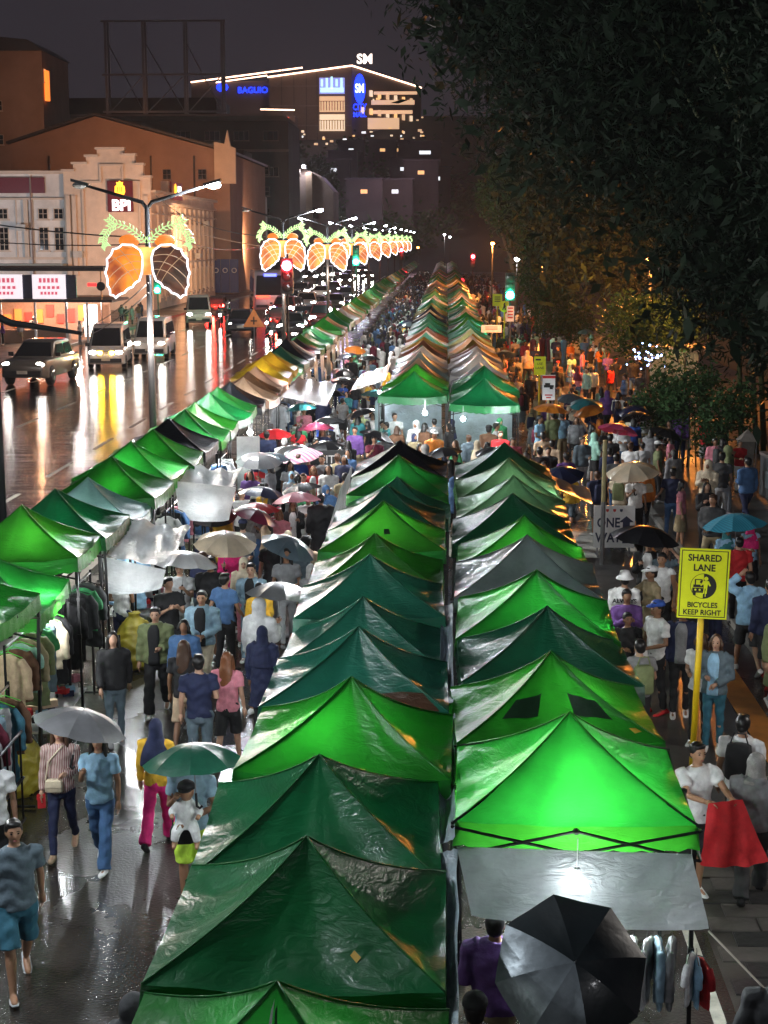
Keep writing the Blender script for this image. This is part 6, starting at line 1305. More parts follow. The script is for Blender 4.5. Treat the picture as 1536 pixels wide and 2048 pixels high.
def umbrella(pos, tilt, az, col, label, s=1.0, group='umbrellas over the crowd', m=None):
    """pos = top centre"""
    t = thing('umbrella', label, 'umbrella', pos, 0, group); t.rotation_euler = (tilt * math.cos(az), tilt * math.sin(az), rnd.uniform(0, 1)); t.scale = (s, s, s)
    c = link('canopy', UM[1.], t); setmat(c, m or um_mat(col)); link('shaft', UM['shaft'], t); link('handle', UM['handle'], t); link('rib_set', UM['rib'], t); return t
def held_umbrella(hnd, col, label, tilt=.15, az=0., s=1.0, m=None):
    """umbrella whose handle is in the hand"""
    t = umbrella((0, 0, 0), tilt, az, col, label, s, m=m); v = t.rotation_euler.to_matrix() @ Vector((0, 0, -.58 * s)); t.location = Vector(hnd) - v; return t
def bag(name, label, pos, size, col, rz=0, group=None, strap=None, fl=True):
    t = thing(name, label, 'bag', pos, rz, group); w, d, h = size; g = MB(); g.loft([[Vector((w / 2 * sx * math.copysign(abs(math.cos(a)) ** .5, math.cos(a)), d / 2 * sx * math.copysign(abs(math.sin(a)) ** .5, math.sin(a)), z)) for a in [2 * math.pi * i / 16 for i in range(16)]] for z, sx in ((-h, .8), (-h * .92, 1), (-h * .3, 1), (-.02, .9), (0, .7))]); g.build('pouch', cloth(col), t, True)
    if fl: g = MB(); g.box((0, -d / 2 - .004, -h * .3), (w * .85, .012, h * .5)); g.build('flap', cloth(col), t)
    g = MB(); g.tube(strap or [(-w * .35, 0, -.02), (-w * .2, 0, .12), (w * .2, 0, .12), (w * .35, 0, -.02)], .01, 5); g.build('strap', cloth(col), t); return t

# ------------------------------------------------------------------ people one can tell apart (photo pixel of the feet)
def at(px, py, z=0.): return G(px, py, z)
def pp(px, py, *a, **k):
    g = G(px, py, 0.); 
    if gz(g.x): g = G(px, py, gz(g.x))
    return person(g.x, g.y, *a, **k)
# near alley
pp(42, 1975, 22, 'person in grey-blue printed tee, teal shorts and flip-flops walking up close to the bridge', ('tee', 'slate'), ('shorts', 'tealblue'), pose='walk', arms=('down', 'swingb'), shoe='ltgrey', h=1.7, feet='sandal', skin=SKIN[0])
a = pp(128, 1708, 4, 'person in maroon-striped blouse and navy jeans carrying a cream bag', ('long', 'pinstripe'), ('pants', 'navy'), ('long', 'brown'), 'beige', 'walk', ('down', 'bent'), 1.6, 'f', skin=SKIN[2])
bag('crossbody_bag', 'cream flap bag across the striped blouse', a[2] @ Vector((-.06, -.17, 1.06 + a[3])), (.21, .09, .15), 'cream', R(4), strap=[(-.1, .02, -.02), (-.06, .03, .2), (.1, .06, .38)])
t = thing('purse', 'red purse in the hand of the striped-blouse walker', 'bag', a[1][0]); g = MB(); g.box((0, 0, -.05), (.09, .03, .17), 0, .3); g.build('pouch', cloth('red'), t); g = MB(); g.box((0, -.018, .0), (.095, .01, .06), 0, .3); g.build('flap', cloth('red'), t)
b = pp(205, 1733, -2, 'person in pale blue tee and wide blue jeans sharing the grey umbrella', ('tee', 'sky'), ('wide', 'denim'), ('long', 'black'), 'white', 'step', ('hold', 'down'), 1.62, 'f', skin=SKIN[0])
held_umbrella(b[1][0] + Vector((-.12, 0, .14)), 'grey', 'dark grey umbrella over the striped blouse and pale blue tee pair', .26, 1.2, .98)
pp(318, 1690, 176, 'person in navy headscarf, yellow top and hot pink trousers walking away', ('long', 'yellow'), ('wide', 'hotpink'), ('hijab', 'navy'), 'black', 'walk', ('bent', 'down'), 1.56, 'f')
d = pp(388, 1806, 3, 'person in grey-blue tee and lime shorts carrying a baby under green umbrella', ('tee', 'lightdenim'), ('shorts', 'lime'), ('short', 'black'), 'white', 'stand', ('hold', 'carry'), 1.7, skin=SKIN[1])
held_umbrella(d[1][0] + Vector((.2, 0, -.02)), 'pine' if False else 'green', 'dark green umbrella above the person with the baby', .12, 3.6, .98, mat('umbrella_pine', (.012, .085, .05), .38, 0, .2, 5, .25, 12, coat=.5, crough=.2))
bm_ = MB(); C0 = d[2] @ Vector((-.02, -.25, 1.16)); bt = thing('baby', 'baby in white clothes and black cap held on an arm', 'baby', C0)
g = MB(); g.rings([(0, 0, -.16, .085, .08), (0, 0, -.05, .1, .09), (0, 0, .08, .09, .08), (0, 0, .13, .05, .05)], 12); g.ball((0, -.01, .22), (.085, .09, .1), 12, 10)
for s in (-1, 1): g.tube([(s * .08, 0, .07), (s * .15, -.05, 0), (s * .13, -.14, -.04)], [.04, .032, .024], 8); g.tube([(s * .05, -.02, -.13), (s * .1, -.1, -.2), (s * .12, -.1, -.34)], [.055, .045, .03], 8); g.tube([(s * .12, -.1, -.33), (s * .12, -.16, -.36)], [.03, .02], 8)
me = remesh(g, .011, 2); me.materials.append(SKIN[0]); link('body', me, bt)
g = MB(); g.rings([(0, 0, -.19, .09, .085), (0, 0, -.05, .112, .1), (0, 0, .08, .1, .09), (0, 0, .13, .055, .055)], 12)
for s in (-1, 1): g.tube([(s * .08, 0, .07), (s * .15, -.05, 0), (s * .14, -.1, -.02)], [.05, .042, .034], 8); g.tube([(s * .05, -.02, -.13), (s * .1, -.1, -.2), (s * .12, -.1, -.3)], [.066, .055, .042], 8)
me = remesh(g, .011, 2, .003); me.materials.append(cloth('white')); link('romper', me, bt)
g = MB(); g.rings([(0, 0, .25, .1, .105), (0, 0, .3, .085, .09), (0, 0, .335, .03, .03)], 14); g.prism([(.07 * math.cos(a_), -.08 - .09 * math.sin(a_), .25) for a_ in [math.pi * i / 8 for i in range(9)]], (0, 0, 0), (0, 0, .01)); g.build('cap', cloth('black'), bt, True)
bag('sling_bag', 'black round sling bag below the baby', d[2] @ Vector((-.08, -.2, .98)), (.26, .12, .2), 'black', .1, strap=[(-.1, .02, -.03), (-.1, .1, .25), (.1, .15, .4)])
pp(282, 2400, 150, 'person in charcoal hooded jacket cut off at the picture edge beside the dark canopy', ('hoodie', 'charcoal'), ('pants', 'black'), ('hood', 'charcoal'), 'black', 'stand', ('bent', 'down'), 1.62)
pp(-8, 1790, 20, 'person in white shirt partly hidden behind the grey-blue tee walker', ('tee', 'white'), ('pants', 'black'), pose='lean', h=1.64)
pp(316, 1428, 2, 'person in olive green jacket and black trousers walking toward the bridge', ('jacket', 'olive'), ('wide', 'black'), ('short', 'black'), 'white', 'walk', ('down', 'bent'), 1.66, under='black', skin=SKIN[2])
pp(408, 1388, -2, 'person in open denim jacket and beige trousers with hands clasped', ('jacket', 'lightdenim'), ('pants', 'cream'), ('short', 'black'), 'white', 'step', ('clasp', 'clasp'), 1.68, under='black', skin=SKIN[0])
pp(372, 1500, 178, 'person with long brown hair in black top and shorts walking away', ('tee', 'black'), ('shorts', 'beige'), ('long', 'brown'), 'black', 'walk', ('bent', 'down'), 1.6, 'f')
pp(402, 1555, 186, 'person in navy tee seen from behind above the green umbrella', ('tee', 'navy'), ('pants', 'slate'), ('short', 'black'), 'black', 'stand', ('bent', 'down'), 1.66)
pp(458, 1530, 172, 'person in pink tee and black shorts with long auburn hair', ('tee', 'pink'), ('shorts', 'black'), ('long', 'auburn'), 'white', 'walk', ('down', 'side'), 1.6, 'f', skin=SKIN[2])
pp(528, 1475, 165, 'person in long navy coat and headscarf beside the dark teal canopy', ('coat', 'navy'), ('pants', 'black'), ('hijab', 'navy'), 'black', 'stand', ('bent', 'down'), 1.62, 'f')
pp(505, 1318, -4, 'person in matching blue denim shirt and jeans with crossed hands', ('long', 'lightdenim'), ('pants', 'lightdenim'), ('short', 'black'), 'white', 'walk', ('clasp', 'clasp'), 1.68, under='black', skin=SKIN[2])
pp(548, 1252, -14, 'person in black tee and pale jeans walking between pedestrians', ('tee', 'black'), ('pants', 'ltgrey'), ('short', 'black'), 'white', 'step', ('down', 'down'), 1.74, skin=SKIN[2])
pp(614, 1255, 170, 'person in beige tee and beanie walking away along the canopies', ('tee', 'beige'), ('shorts', 'cream'), ('short', 'black'), 'grey', 'walk', ('down', 'down'), 1.72, hat=('cap', 'black'))
pp(624, 1305, 30, 'person in grey hooded jacket at the edge of the olive canopy', ('hoodie', 'grey'), ('pants', 'lightdenim'), ('hood', 'grey'), 'white', 'stand', ('bent', 'down'), 1.52, 'f', skin=SKIN[2])
e = pp(364, 1312, -3, 'person in grey-white tee and shorts with white tote bag under white umbrella', ('tee', 'ltgrey'), ('shorts', 'ltgrey'), ('short', 'black'), 'charcoal', 'walk', ('bent', 'hold'), 1.66, skin=SKIN[2])
held_umbrella(e[1][1], 'white', 'white umbrella with dark marks over the tote bag carrier', .16, 1.9, 1.08)
bag('tote_bag', 'white tote bag hanging at the shoulder under the white umbrella', e[2] @ Vector((-.2, -.1, 1.1)), (.26, .08, .32), 'white', .3, strap=[(-.08, 0, -.02), (-.02, .04, .3), (.08, 0, -.02)], fl=False)
pp(425, 1312, 4, 'person in black sweater and brown trousers behind the denim jacket', ('long', 'black'), ('pants', 'brown'), ('short', 'black'), 'black', 'step', ('bent', 'down'), 1.76)
f_ = pp(465, 1262, 2, 'person in hot pink jacket with a black face mask', ('jacket', 'hotpink'), ('pants', 'black'), ('short', 'black'), 'white', 'stand', ('hold', 'down'), 1.64, 'f', mask=True)
held_umbrella(f_[1][0], 'cream', 'white-topped umbrella with black underside over the pink jacket', .22, .2, 1.05)
pp(490, 1290, 5, 'person in cream hood beside the blue denim pair', ('hoodie', 'cream'), ('pants', 'pink'), ('hood', 'cream'), 'white', 'stand', ('down', 'down'), 1.54, 'f', skin=SKIN[2])
pp(248, 1328, 168, 'person in white blouse and navy jeans tending the stall, back turned', ('tank', 'white'), ('pants', 'navy'), ('short', 'black'), 'ltgrey', 'lean', ('bent', 'bent'), 1.64, 'f', skin=SKIN[1])
# middle alley
MID = [(468, 1108, 150, 'hooded navy and white striped top, grey jeans', ('hoodie', 'navystripe'), ('pants', 'ltgrey'), ('hood', 'navystripe'), 'f', ('bent', 'bent'), None, 1.6),
       (450, 1098, 20, 'black headscarf and black coat beside the silver tarp', ('coat', 'black'), ('pants', 'black'), ('hijab', 'black'), 'f', ('down', 'bent'), None, 1.66),
       (508, 1150, 176, 'grey top and blue jeans with a strap across the back', ('long', 'grey'), ('pants', 'denim'), ('short', 'black'), 'm', ('down', 'down'), ('hold', 'navy', 'black umbrella with white rim over the grey top'), 1.66),
       (545, 1135, 178, 'pink and white striped top behind the black umbrella', ('tee', 'pinkstripe'), ('pants', 'black'), ('long', 'black'), 'f', ('down', 'down'), None, 1.56),
       (588, 1150, 6, 'dark cardigan over white top with long brown hair', ('jacket', 'black'), ('pants', 'white'), ('long', 'brown'), 'f', ('bent', 'hold'), ('hold', 'pink', 'pale pink umbrella over the white tee and brown hair pair'), 1.58),
       (560, 1165, -5, 'pale pink hooded top and blond fringe', ('hoodie', 'pink'), ('pants', 'cream'), ('bob', 'auburn'), 'f', ('down', 'down'), None, 1.55),
       (618, 1140, 3, 'white tee with a yellow print looking at a phone', ('tee', 'white'), ('pants', 'white'), ('short', 'black'), 'm', ('phone', 'phone'), None, 1.7),
       (643, 1150, 186, 'black coat walking close to the bright canopy edge', ('coat', 'black'), ('pants', 'black'), ('short', 'black'), 'm', ('down', 'down'), None, 1.74),
       (585, 1075, 3, 'pale lilac headscarf and cream blouse', ('long', 'ltgrey'), ('skirt', 'grey'), ('hijab', 'sky'), 'f', ('bent', 'down'), None, 1.56),
       (608, 1085, -6, 'tan jacket and peach beanie', ('jacket', 'khaki'), ('pants', 'black'), ('short', 'brown'), 'm', ('clasp', 'clasp'), None, 1.66),
       (628, 1060, 4, 'red cardigan with long auburn hair', ('jacket', 'red'), ('pants', 'black'), ('long', 'auburn'), 'f', ('down', 'down'), None, 1.6),
       (645, 1045, -8, 'grey sweater under the pink and white umbrella', ('long', 'grey'), ('pants', 'black'), ('short', 'black'), 'm', ('down', 'bent'), None, 1.7),
       (618, 1035, 2, 'red patterned blouse under the pink and white umbrella', ('long', 'maroon'), ('skirt', 'black'), ('short', 'black'), 'f', ('hold', 'down'), ('hold', 'pinkw', 'pink and white panelled umbrella in the middle of the alley'), 1.58),
       (570, 1000, 172, 'white hoodie and pale trousers seen from behind', ('hoodie', 'white'), ('pants', 'ltgrey'), ('short', 'grey'), 'm', ('down', 'bent'), None, 1.72),
       (598, 960, 168, 'red dress beside the white hoodie', ('dress', 'red'), ('skirt', 'red'), ('long', 'black'), 'f', ('bent', 'down'), None, 1.62),
       (535, 985, 180, 'dark blue jacket seen from behind near the white upright sheet', ('jacket', 'navy'), ('pants', 'black'), ('short', 'black'), 'm', ('down', 'down'), None, 1.72),
       (505, 1000, 160, 'white blouse with long black hair at the white upright sheet', ('tee', 'white'), ('pants', 'denim'), ('long', 'black'), 'f', ('down', 'bent'), None, 1.58),
       (530, 1050, 12, 'pale shirt under a checked umbrella corner', ('long', 'sky'), ('pants', 'black'), ('short', 'black'), 'm', ('bent', 'hold'), ('hold', 'slate', 'slate checked umbrella tipped sideways over the pale shirt'), 1.68),
       (405, 1120, 175, 'denim shorts below the maroon umbrella', ('tee', 'black'), ('shorts', 'denim'), ('short', 'black'), 'm', ('hold', 'down'), ('hold', 'maroon', 'maroon umbrella tipped toward the camera beside the silver tarp'), 1.58),
       (560, 1040, 186, 'black jacket with dark hair in a bun', ('jacket', 'charcoal'), ('pants', 'black'), ('bob', 'black'), 'm', ('down', 'down'), None, 1.66),
       (655, 960, 30, 'black clothes under a long tilted grey umbrella', ('long', 'black'), ('pants', 'black'), ('short', 'black'), 'm', ('hold', 'down'), ('hold', 'charcoal', 'large charcoal umbrella tilted over the crowd near the black canopy'), 1.7)]
for i, (px, py, fc, lb, tp, bt_, hr, sx, ar, um, hh) in enumerate(MID):
    if um and 'hold' not in ar: ar = ('hold', ar[1])
    r_ = pp(px, py, fc, 'person with ' + lb if not lb.startswith(('hooded',)) else 'person in ' + lb, tp, bt_, hr, 'black' if i % 2 else 'white', ('stand', 'walk', 'step', 'lean')[i % 4], ar, hh, sx, det='near' if py > 1030 else 'mid', under='white' if tp[0] == 'jacket' and i % 2 == 0 else None)
    if um:
        hi = 0 if ar[0] == 'hold' else 1; big = .55 if 'tipped toward' in um[2] else .2
        held_umbrella(r_[1][hi], um[1] if um[1] in CL else 'pink', um[2], big if 'tipped' in um[2] else .2, 0.2 if 'tipped toward' in um[2] else rnd.uniform(0, 6), 1.0, UM_PINKW if um[1] == 'pinkw' else None)
# right-hand lane
q = pp(1384, 1792, 20, 'person in white tee holding up a red garment beside the front canopy', ('tee', 'white'), ('shorts', 'black'), ('short', 'black'), 'white', 'stand', ('out', 'out'), 1.72, skin=SKIN[0])
h0, h1 = q[1]; plastic('red_garment', 'bright red skirt held up by the white tee shopper', h0 + Vector((-.05, -.06, .03)), h1 + Vector((.08, -.06, .05)), h0 + Vector((-.12, -.1, -.62)), h1 + Vector((.38, -.05, -.62)), 16, 10, .045, 51, cloth('red'), 'garment')
pp(1500, 1795, 168, 'person in grey hooded top and black trousers walking away past pavers', ('hoodie', 'grey'), ('wide', 'charcoal'), ('hood', 'grey'), 'black', 'walk', ('down', 'bent'), 1.64)
w_ = pp(1474, 1712, 160, 'person in white tee with black backpack, head turned aside', ('tee', 'white'), ('pants', 'black'), ('short', 'black'), 'white', 'step', ('down', 'down'), 1.72, skin=SKIN[1])
bag('backpack', 'black backpack on the white tee walker near the pavers', w_[2] @ Vector((.0, .2, 1.42)), (.3, .16, .42), 'black', R(160), fl=False)
pp(1424, 1500, -18, 'person in grey-green cardigan, printed tee and jeans by the yellow sign pole', ('jacket', 'slate'), ('pants', 'tealblue'), ('bob', 'brown'), 'white', 'lean', ('bent', 'clasp'), 1.64, 'f', under='sky', skin=SKIN[2])
pp(1395, 1490, -30, 'person in white tee with brown bob hidden by the yellow sign pole', ('tee', 'white'), ('pants', 'black'), ('bob', 'brown'), 'white', 'stand', ('bent', 'down'), 1.6, 'f')
pp(1358, 1432, -8, 'person in white cap, navy jacket and grey tee standing by the canopies', ('jacket', 'navy'), ('pants', 'black'), ('short', 'black'), 'white', 'lean', ('down', 'down'), 1.68, hat=('cap', 'white'), under='grey')
v_ = pp(1308, 1428, -62, 'person in blue cap and white tee leaning toward the stall', ('tee', 'white'), ('pants', 'black'), ('short', 'black'), 'red', 'lean', ('clasp', 'clasp'), 1.72, hat=('cap', 'blue'), skin=SKIN[1])
bag('shopping_bag', 'white plastic shopping bag hanging from the blue cap shopper', v_[1][0], (.2, .1, .3), 'white', .4, fl=False)
w_ = pp(1244, 1345, 176, 'person in white bucket hat and white sweater with black back print', ('long', 'white'), ('pants', 'charcoal'), ('short', 'black'), 'white', 'stand', ('bent', 'bent'), 1.66, hat=('bucket', 'white'))
tw = lettering(w_[0], 'ALWAYS', .1, M_INK, (0, .152, 1.27 + w_[3]), rot=(R(86), 0, R(180)), depth=.012, bold=.003, name='back_print')
pp(1297, 1330, -70, 'person in white cap and beige vest pointing toward the canopies', ('long', 'khaki'), ('pants', 'khaki'), ('short', 'black'), 'white', 'stand', ('out', 'bent'), 1.66, hat=('cap', 'white'))
u_ = pp(1292, 1262, -10, 'person in black cardigan with a white towel under black umbrella', ('jacket', 'black'), ('pants', 'black'), ('short', 'black'), 'black', 'stand', ('hold', 'down'), 1.7, under='white', skin=SKIN[2])
held_umbrella(u_[1][0] + Vector((0, 0, 0)), 'black', 'black umbrella spread in front of the ONE WAY board', .12, 1.0, 1.15)
pp(1325, 1270, -15, 'person in slate tee with loose brown hair under the black umbrella', ('tee', 'slate'), ('pants', 'black'), ('long', 'brown'), 'white', 'stand', ('phone', 'up'), 1.62, 'f', skin=SKIN[2])
pp(1318, 1300, -25, 'person in white tank top with cropped hair behind the beige vest', ('tank', 'white'), ('pants', 'black'), ('short', 'black'), 'white', 'stand', ('down', 'down'), 1.7, skin=SKIN[0])
pp(1492, 1345, 186, 'person in sky blue hooded jacket and shorts with one hand on head', ('hoodie', 'sky'), ('shorts', 'charcoal'), ('short', 'black'), 'white', 'step', ('down', 'up'), 1.72)
pp(1532, 1370, 190, 'person in navy jacket with a red bag walking beside the blue hoodie', ('jacket', 'navy'), ('shorts', 'black'), ('short', 'black'), 'red', 'walk', ('down', 'down'), 1.74)
bag('red_bag', 'red shoulder bag between blue hoodie and navy jacket', G(1512, 1205, 1.15), (.26, .14, .34), 'red', .5, fl=False)
pp(1250, 1420, 10, 'person in black shirt sitting low between canopy and white shopping bag', ('tee', 'black'), ('pants', 'black'), ('short', 'black'), 'black', 'lean', ('bent', 'bent'), 1.5)
pp(1472, 1235, 182, 'person in red tee seen from behind near the yellow sign', ('tee', 'red'), ('pants', 'black'), ('short', 'black'), 'black', 'stand', ('down', 'down'), 1.62)
s_ = pp(1448, 1215, 10, 'person in turquoise headscarf and pale blue top under turquoise umbrella', ('long', 'sky'), ('skirt', 'blue'), ('hijab', 'teal'), 'black', 'stand', ('bent', 'hold'), 1.58, 'f')
held_umbrella(s_[1][1] + Vector((0, 0, 0)), 'teal', 'turquoise checked umbrella beside the grey park wall', .12, 4., 1.12, UM_CHECK)
pp(1495, 1200, 14, 'person in magenta headscarf and sky blue vest beside the turquoise umbrella', ('tank', 'sky'), ('skirt', 'black'), ('hijab', 'hotpink'), 'black', 'stand', ('bent', 'down'), 1.54, 'f')
pp(1408, 1115, 8, 'person in black jacket with white trim under dark umbrella', ('jacket', 'black'), ('pants', 'black'), ('long', 'black'), 'black', 'stand', ('hold', 'down'), 1.66, 'f', det='mid')
pp(1342, 1075, 168, 'person in navy polo and jeans striding away over the lane', ('tee', 'navy'), ('pants', 'denim'), ('short', 'black'), 'black', 'walk', ('down', 'side'), 1.7, det='mid')
y_ = pp(1268, 1085, 5, 'person in white tee under the cream umbrella', ('tee', 'white'), ('pants', 'black'), ('short', 'black'), 'black', 'stand', ('hold', 'down'), 1.64, det='mid')
held_umbrella(y_[1][0], 'cream', 'cream umbrella tilted over two people near the bare pole', .22, 5.2, 1.15)
pp(1230, 1040, 175, 'person in dark tee and jeans walking past the bare pole', ('tee', 'charcoal'), ('pants', 'denim'), ('short', 'black'), 'black', 'walk', ('side', 'down'), 1.72, det='mid')
z_ = pp(1240, 960, 4, 'person in blue and white raglan with orange cap behind pink umbrella', ('long', 'white'), ('shorts', 'denim'), ('short', 'black'), 'white', 'stand', ('bent', 'bent'), 1.72, hat=('cap', 'orange'), det='mid')
x_ = pp(1218, 990, 170, 'person in black tee under the raspberry pink umbrella', ('tee', 'black'), ('pants', 'charcoal'), ('short', 'black'), 'black', 'stand', ('hold', 'down'), 1.7, det='mid')
held_umbrella(x_[1][0], 'pink', 'raspberry pink umbrella behind the bare pole', .3, 1.5, 1.1, mat('umbrella_raspberry', (.42, .05, .13), .38, 0, .2, 5, .25, 12, coat=.5, crough=.2, trans=.25))
pp(1368, 878, 176, 'person in pale jeans standing behind the bushy young tree', ('tee', 'grey'), ('pants', 'lightdenim'), ('short', 'black'), 'white', 'stand', ('down', 'down'), 1.72, det='mid')
pp(1476, 985, 15, 'person in red tee sitting by the stone post', ('tee', 'red'), ('pants', 'white'), ('short', 'black'), 'black', 'lean', ('bent', 'bent'), 1.45, det='mid')
# bottom edge
pp(985, 2210, 172, 'person in purple jacket inside the front stall beside the pale plastic', ('jacket', 'purple'), ('pants', 'khaki'), ('short', 'black'), 'black', 'stand', ('down', 'bent'), 1.68)
pp(1120, 2330, 178, 'person in black jacket and grey cap just below the big umbrella', ('jacket', 'black'), ('pants', 'black'), ('short', 'black'), 'black', 'stand', ('hold', 'down'), 1.7, hat=('cap', 'grey'))
pp(945, 2420, 178, 'person in black cap at the bottom edge beside the pale plastic', ('jacket', 'charcoal'), ('pants', 'black'), ('short', 'black'), 'black', 'stand', ('down', 'down'), 1.68, hat=('cap', 'black'))
pp(1545, 2330, 170, 'person in black jacket at the corner beside the pavers', ('jacket', 'black'), ('pants', 'black'), ('short', 'black'), 'black', 'walk', ('down', 'side'), 1.72)
# big close umbrella of grey and black panels
c0 = G(1150, 1925, 2.05); um = thing('umbrella', 'big worn black umbrella with silvery panels right below the front canopy', 'umbrella', c0); um.rotation_euler = (R(48), R(-6), R(10)); um.scale = (1.02,) * 3
M_UB = mat('umbrella_black_coating', (.012, .018, .02), .4, 0, .3, 3, .3, 8, coat=.3); M_US = mat('umbrella_silver_coating', (.2, .23, .25), .35, .3, .35, 3, .3, 8)
src = UM[1.]; n_ = 8
for i in range(8):
    g = MB(); V_ = [v.co.copy() for v in src.vertices]
    ids = [[j * 32 + (i * 4 + k) % 32 for k in range(5)] for j in range(7)]
    vs = [V_[q_] for row in ids for q_ in row]; g.add(vs, [(j * 5 + k, j * 5 + k + 1, (j + 1) * 5 + k + 1, (j + 1) * 5 + k) for j in range(6) for k in range(4)])
    g.build('panel', M_US if i in (3, 4, 5) else M_UB, um, True)
link('shaft', UM['shaft'], um); link('handle', UM['handle'], um); link('rib_set', UM['rib'], um)

# ------------------------------------------------------------------ the crowd
TOPC = ['white', 'white', 'black', 'black', 'black', 'navy', 'navy', 'grey', 'charcoal', 'charcoal', 'slate', 'white', 'black', 'navy', 'grey', 'charcoal', 'denim', 'beige', 'cream', 'pink', 'red', 'maroon', 'olive', 'teal', 'blue', 'sky', 'purple', 'brown', 'khaki', 'orange', 'ltgrey', 'mint', 'green', 'yellow']
CW = dict(ltgrey='light grey', lightdenim='pale denim', sky='sky blue', hotpink='hot pink', denim='denim blue', tealblue='dark teal')
TW = dict(tee='tee', long='sweater', jacket='jacket', hoodie='hoodie', tank='sleeveless top', dress='dress', coat='long coat')
HW = dict(short='short hair', long='long hair', bob='bobbed hair', hood='hood up', hijab='headscarf')
rc = random.Random(77)
def crowd(n, xf, y0, y1, zone, det, away=.5, mind=.5, ums=.0):
    k = 0; tries = 0
    while k < n and tries < n * 40:
        tries += 1; y = y0 + (y1 - y0) * rc.random(); x0, x1 = xf(y); x = rc.uniform(x0, x1)
        if 2.3 < x < 4.3 and 26 < y < 33.4: continue
        if any((x - a_) ** 2 + (y - b_) ** 2 < mind * mind for a_, b_ in PLACED): continue
        sx = rc.choice('mf'); ty = rc.choice(['tee', 'tee', 'long', 'jacket', 'jacket', 'hoodie', 'coat' if sx == 'f' else 'tee']); tc_ = rc.choice(TOPC); bt_ = rc.choice(['pants', 'pants', 'pants', 'wide', 'shorts'] + (['skirt'] if sx == 'f' else [])); bc = rc.choice(['black', 'black', 'navy', 'denim', 'charcoal', 'khaki', 'ltgrey', 'slate'])
        hr = rc.choice(['short'] * 5 + ['hood'] if sx == 'm' else ['long', 'long', 'bob', 'hijab', 'short']); hc = rc.choice(['black'] * 5 + ['brown']) if hr in ('short', 'long', 'bob') else rc.choice(['black', 'cream', 'grey', 'navy', 'maroon'])
        if hr == 'hood' : hc = tc_; ty = 'hoodie'
        aw = rc.random() < away; fc = (180 if aw else 0) + rc.uniform(-35, 35) + (rc.choice([-80, 80]) if rc.random() < .2 else 0)
        um = rc.random() < ums; uc = rc.choice(['black', 'charcoal', 'navy', 'slate', 'maroon', 'blue', 'pink', 'orange', 'grey', 'teal', 'red', 'black', 'charcoal'])
        bw = {'pants': 'trousers', 'wide': 'slacks', 'shorts': 'shorts', 'skirt': 'skirt'}[bt_]
        lb = 'person in %s %s and %s %s, %s, %s' % (CW.get(tc_, tc_), TW[ty], CW.get(bc, bc), bw, HW[hr], zone)
        if lb in USED: continue
        ul = '%s umbrella carried by the %s %s wearer %s' % (CW.get(uc, uc), CW.get(tc_, tc_), TW[ty], zone)
        if um and ul in USED: um = False
        hat = ('cap', rc.choice(['black', 'white', 'red', 'navy'])) if hr == 'short' and rc.random() < .12 else None
        if hat: lb = 'person in %s %s and %s %s, %s cap, %s' % (CW.get(tc_, tc_), TW[ty], CW.get(bc, bc), bw, hat[1], zone)
        if lb in USED: continue
        ar = rc.choice([('down', 'down'), ('bent', 'down'), ('down', 'bent'), ('phone', 'phone'), ('swingf', 'swingb'), ('clasp', 'clasp')]) if not um else ('hold', 'down')
        po = rc.choice(['stand', 'walk', 'step', 'lean'])
        r_ = person(x, y, fc, lb, (ty, tc_), (bt_, bc), (hr, hc), rc.choice(['white', 'black', 'grey']), po, ar, rc.uniform(1.52, 1.78), sx, hat, det, group=GRP.get(zone))
        if det == 'mid' and aw and not um and rc.random() < .16: bc_ = rc.choice(['black', 'navy', 'charcoal', 'maroon', 'olive']); bag('backpack', '%s backpack on the %s %s wearer %s' % (bc_, CW.get(tc_, tc_), TW[ty], zone), r_[2] @ Vector((0, .2, 1.4)), (.28, .15, .4), bc_, R(fc), 'backpacks in the crowd', fl=False)
        if um: held_umbrella(r_[1][0], uc, ul, rc.uniform(.05, .4), rc.uniform(0, 6.28), rc.uniform(.88, 1.05))
        k += 1
GRP = {}
crowd(15, lambda y: (-4.7, -2.3), 19, 31, 'in the alley', 'mid', .4, .6, .12)
crowd(62, lambda y: (-4.6, 2.6), 31.8, 41.2, 'at the crossing', 'mid', .5, .5, .14)
crowd(20, lambda y: (-1.9, 2.1), 41.3, 46.4, 'under the crossing canopies', 'mid', .5, .5, 0)
crowd(44, lambda y: (-4.8, -2.2), 42, 74, 'past the crossing', 'mid', .45, .5, .34)
crowd(6, lambda y: (-4.6, -2.2), 74, 100, 'far up the alley', 'far', .5, .8, .3)
crowd(10, lambda y: (2.5, 6.8), 20, 31, 'on the shared lane', 'mid', .5, .8, 0)
crowd(60, lambda y: (2.6, 8.0), 34, 56, 'under the bamboo', 'mid', .55, .55, .12)
crowd(54, lambda y: (2.6, 9.0), 56, 96, 'in orange lamplight', 'far', .5, .6, .12)
crowd(3, lambda y: (2.6, 6), 96, 120, 'far up the sidewalk', 'far', .5, .9, .15)
crowd(7, lambda y: (-30, -24), 97, 106, 'at the food stall', 'far', .5, .8, 0)
crowd(5, lambda y: (-27, -25.4), 115, 140, 'by the bank', 'far', .5, .8, 0)
# riders
for (p_, m_) in zip(MPOS, MOTO):
    r_ = person(p_.x, p_.y + .3, 0, 'helmeted rider on the motorcycle' + m_[0].split('motorcycle', 1)[1], ('jacket', 'charcoal'), ('pants', 'black'), ('short', 'black'), 'black', 'stand', ('out', 'out'), 1.68, 'm', None, 'far', 'motorcycle riders', z=.02)
    g = MB(); g.ball((0, 0, 1.63 + r_[3]), (.125, .145, .14), 12, 8); g.build('helmet', paint('red', (.25, .012, .012)), r_[0], True)
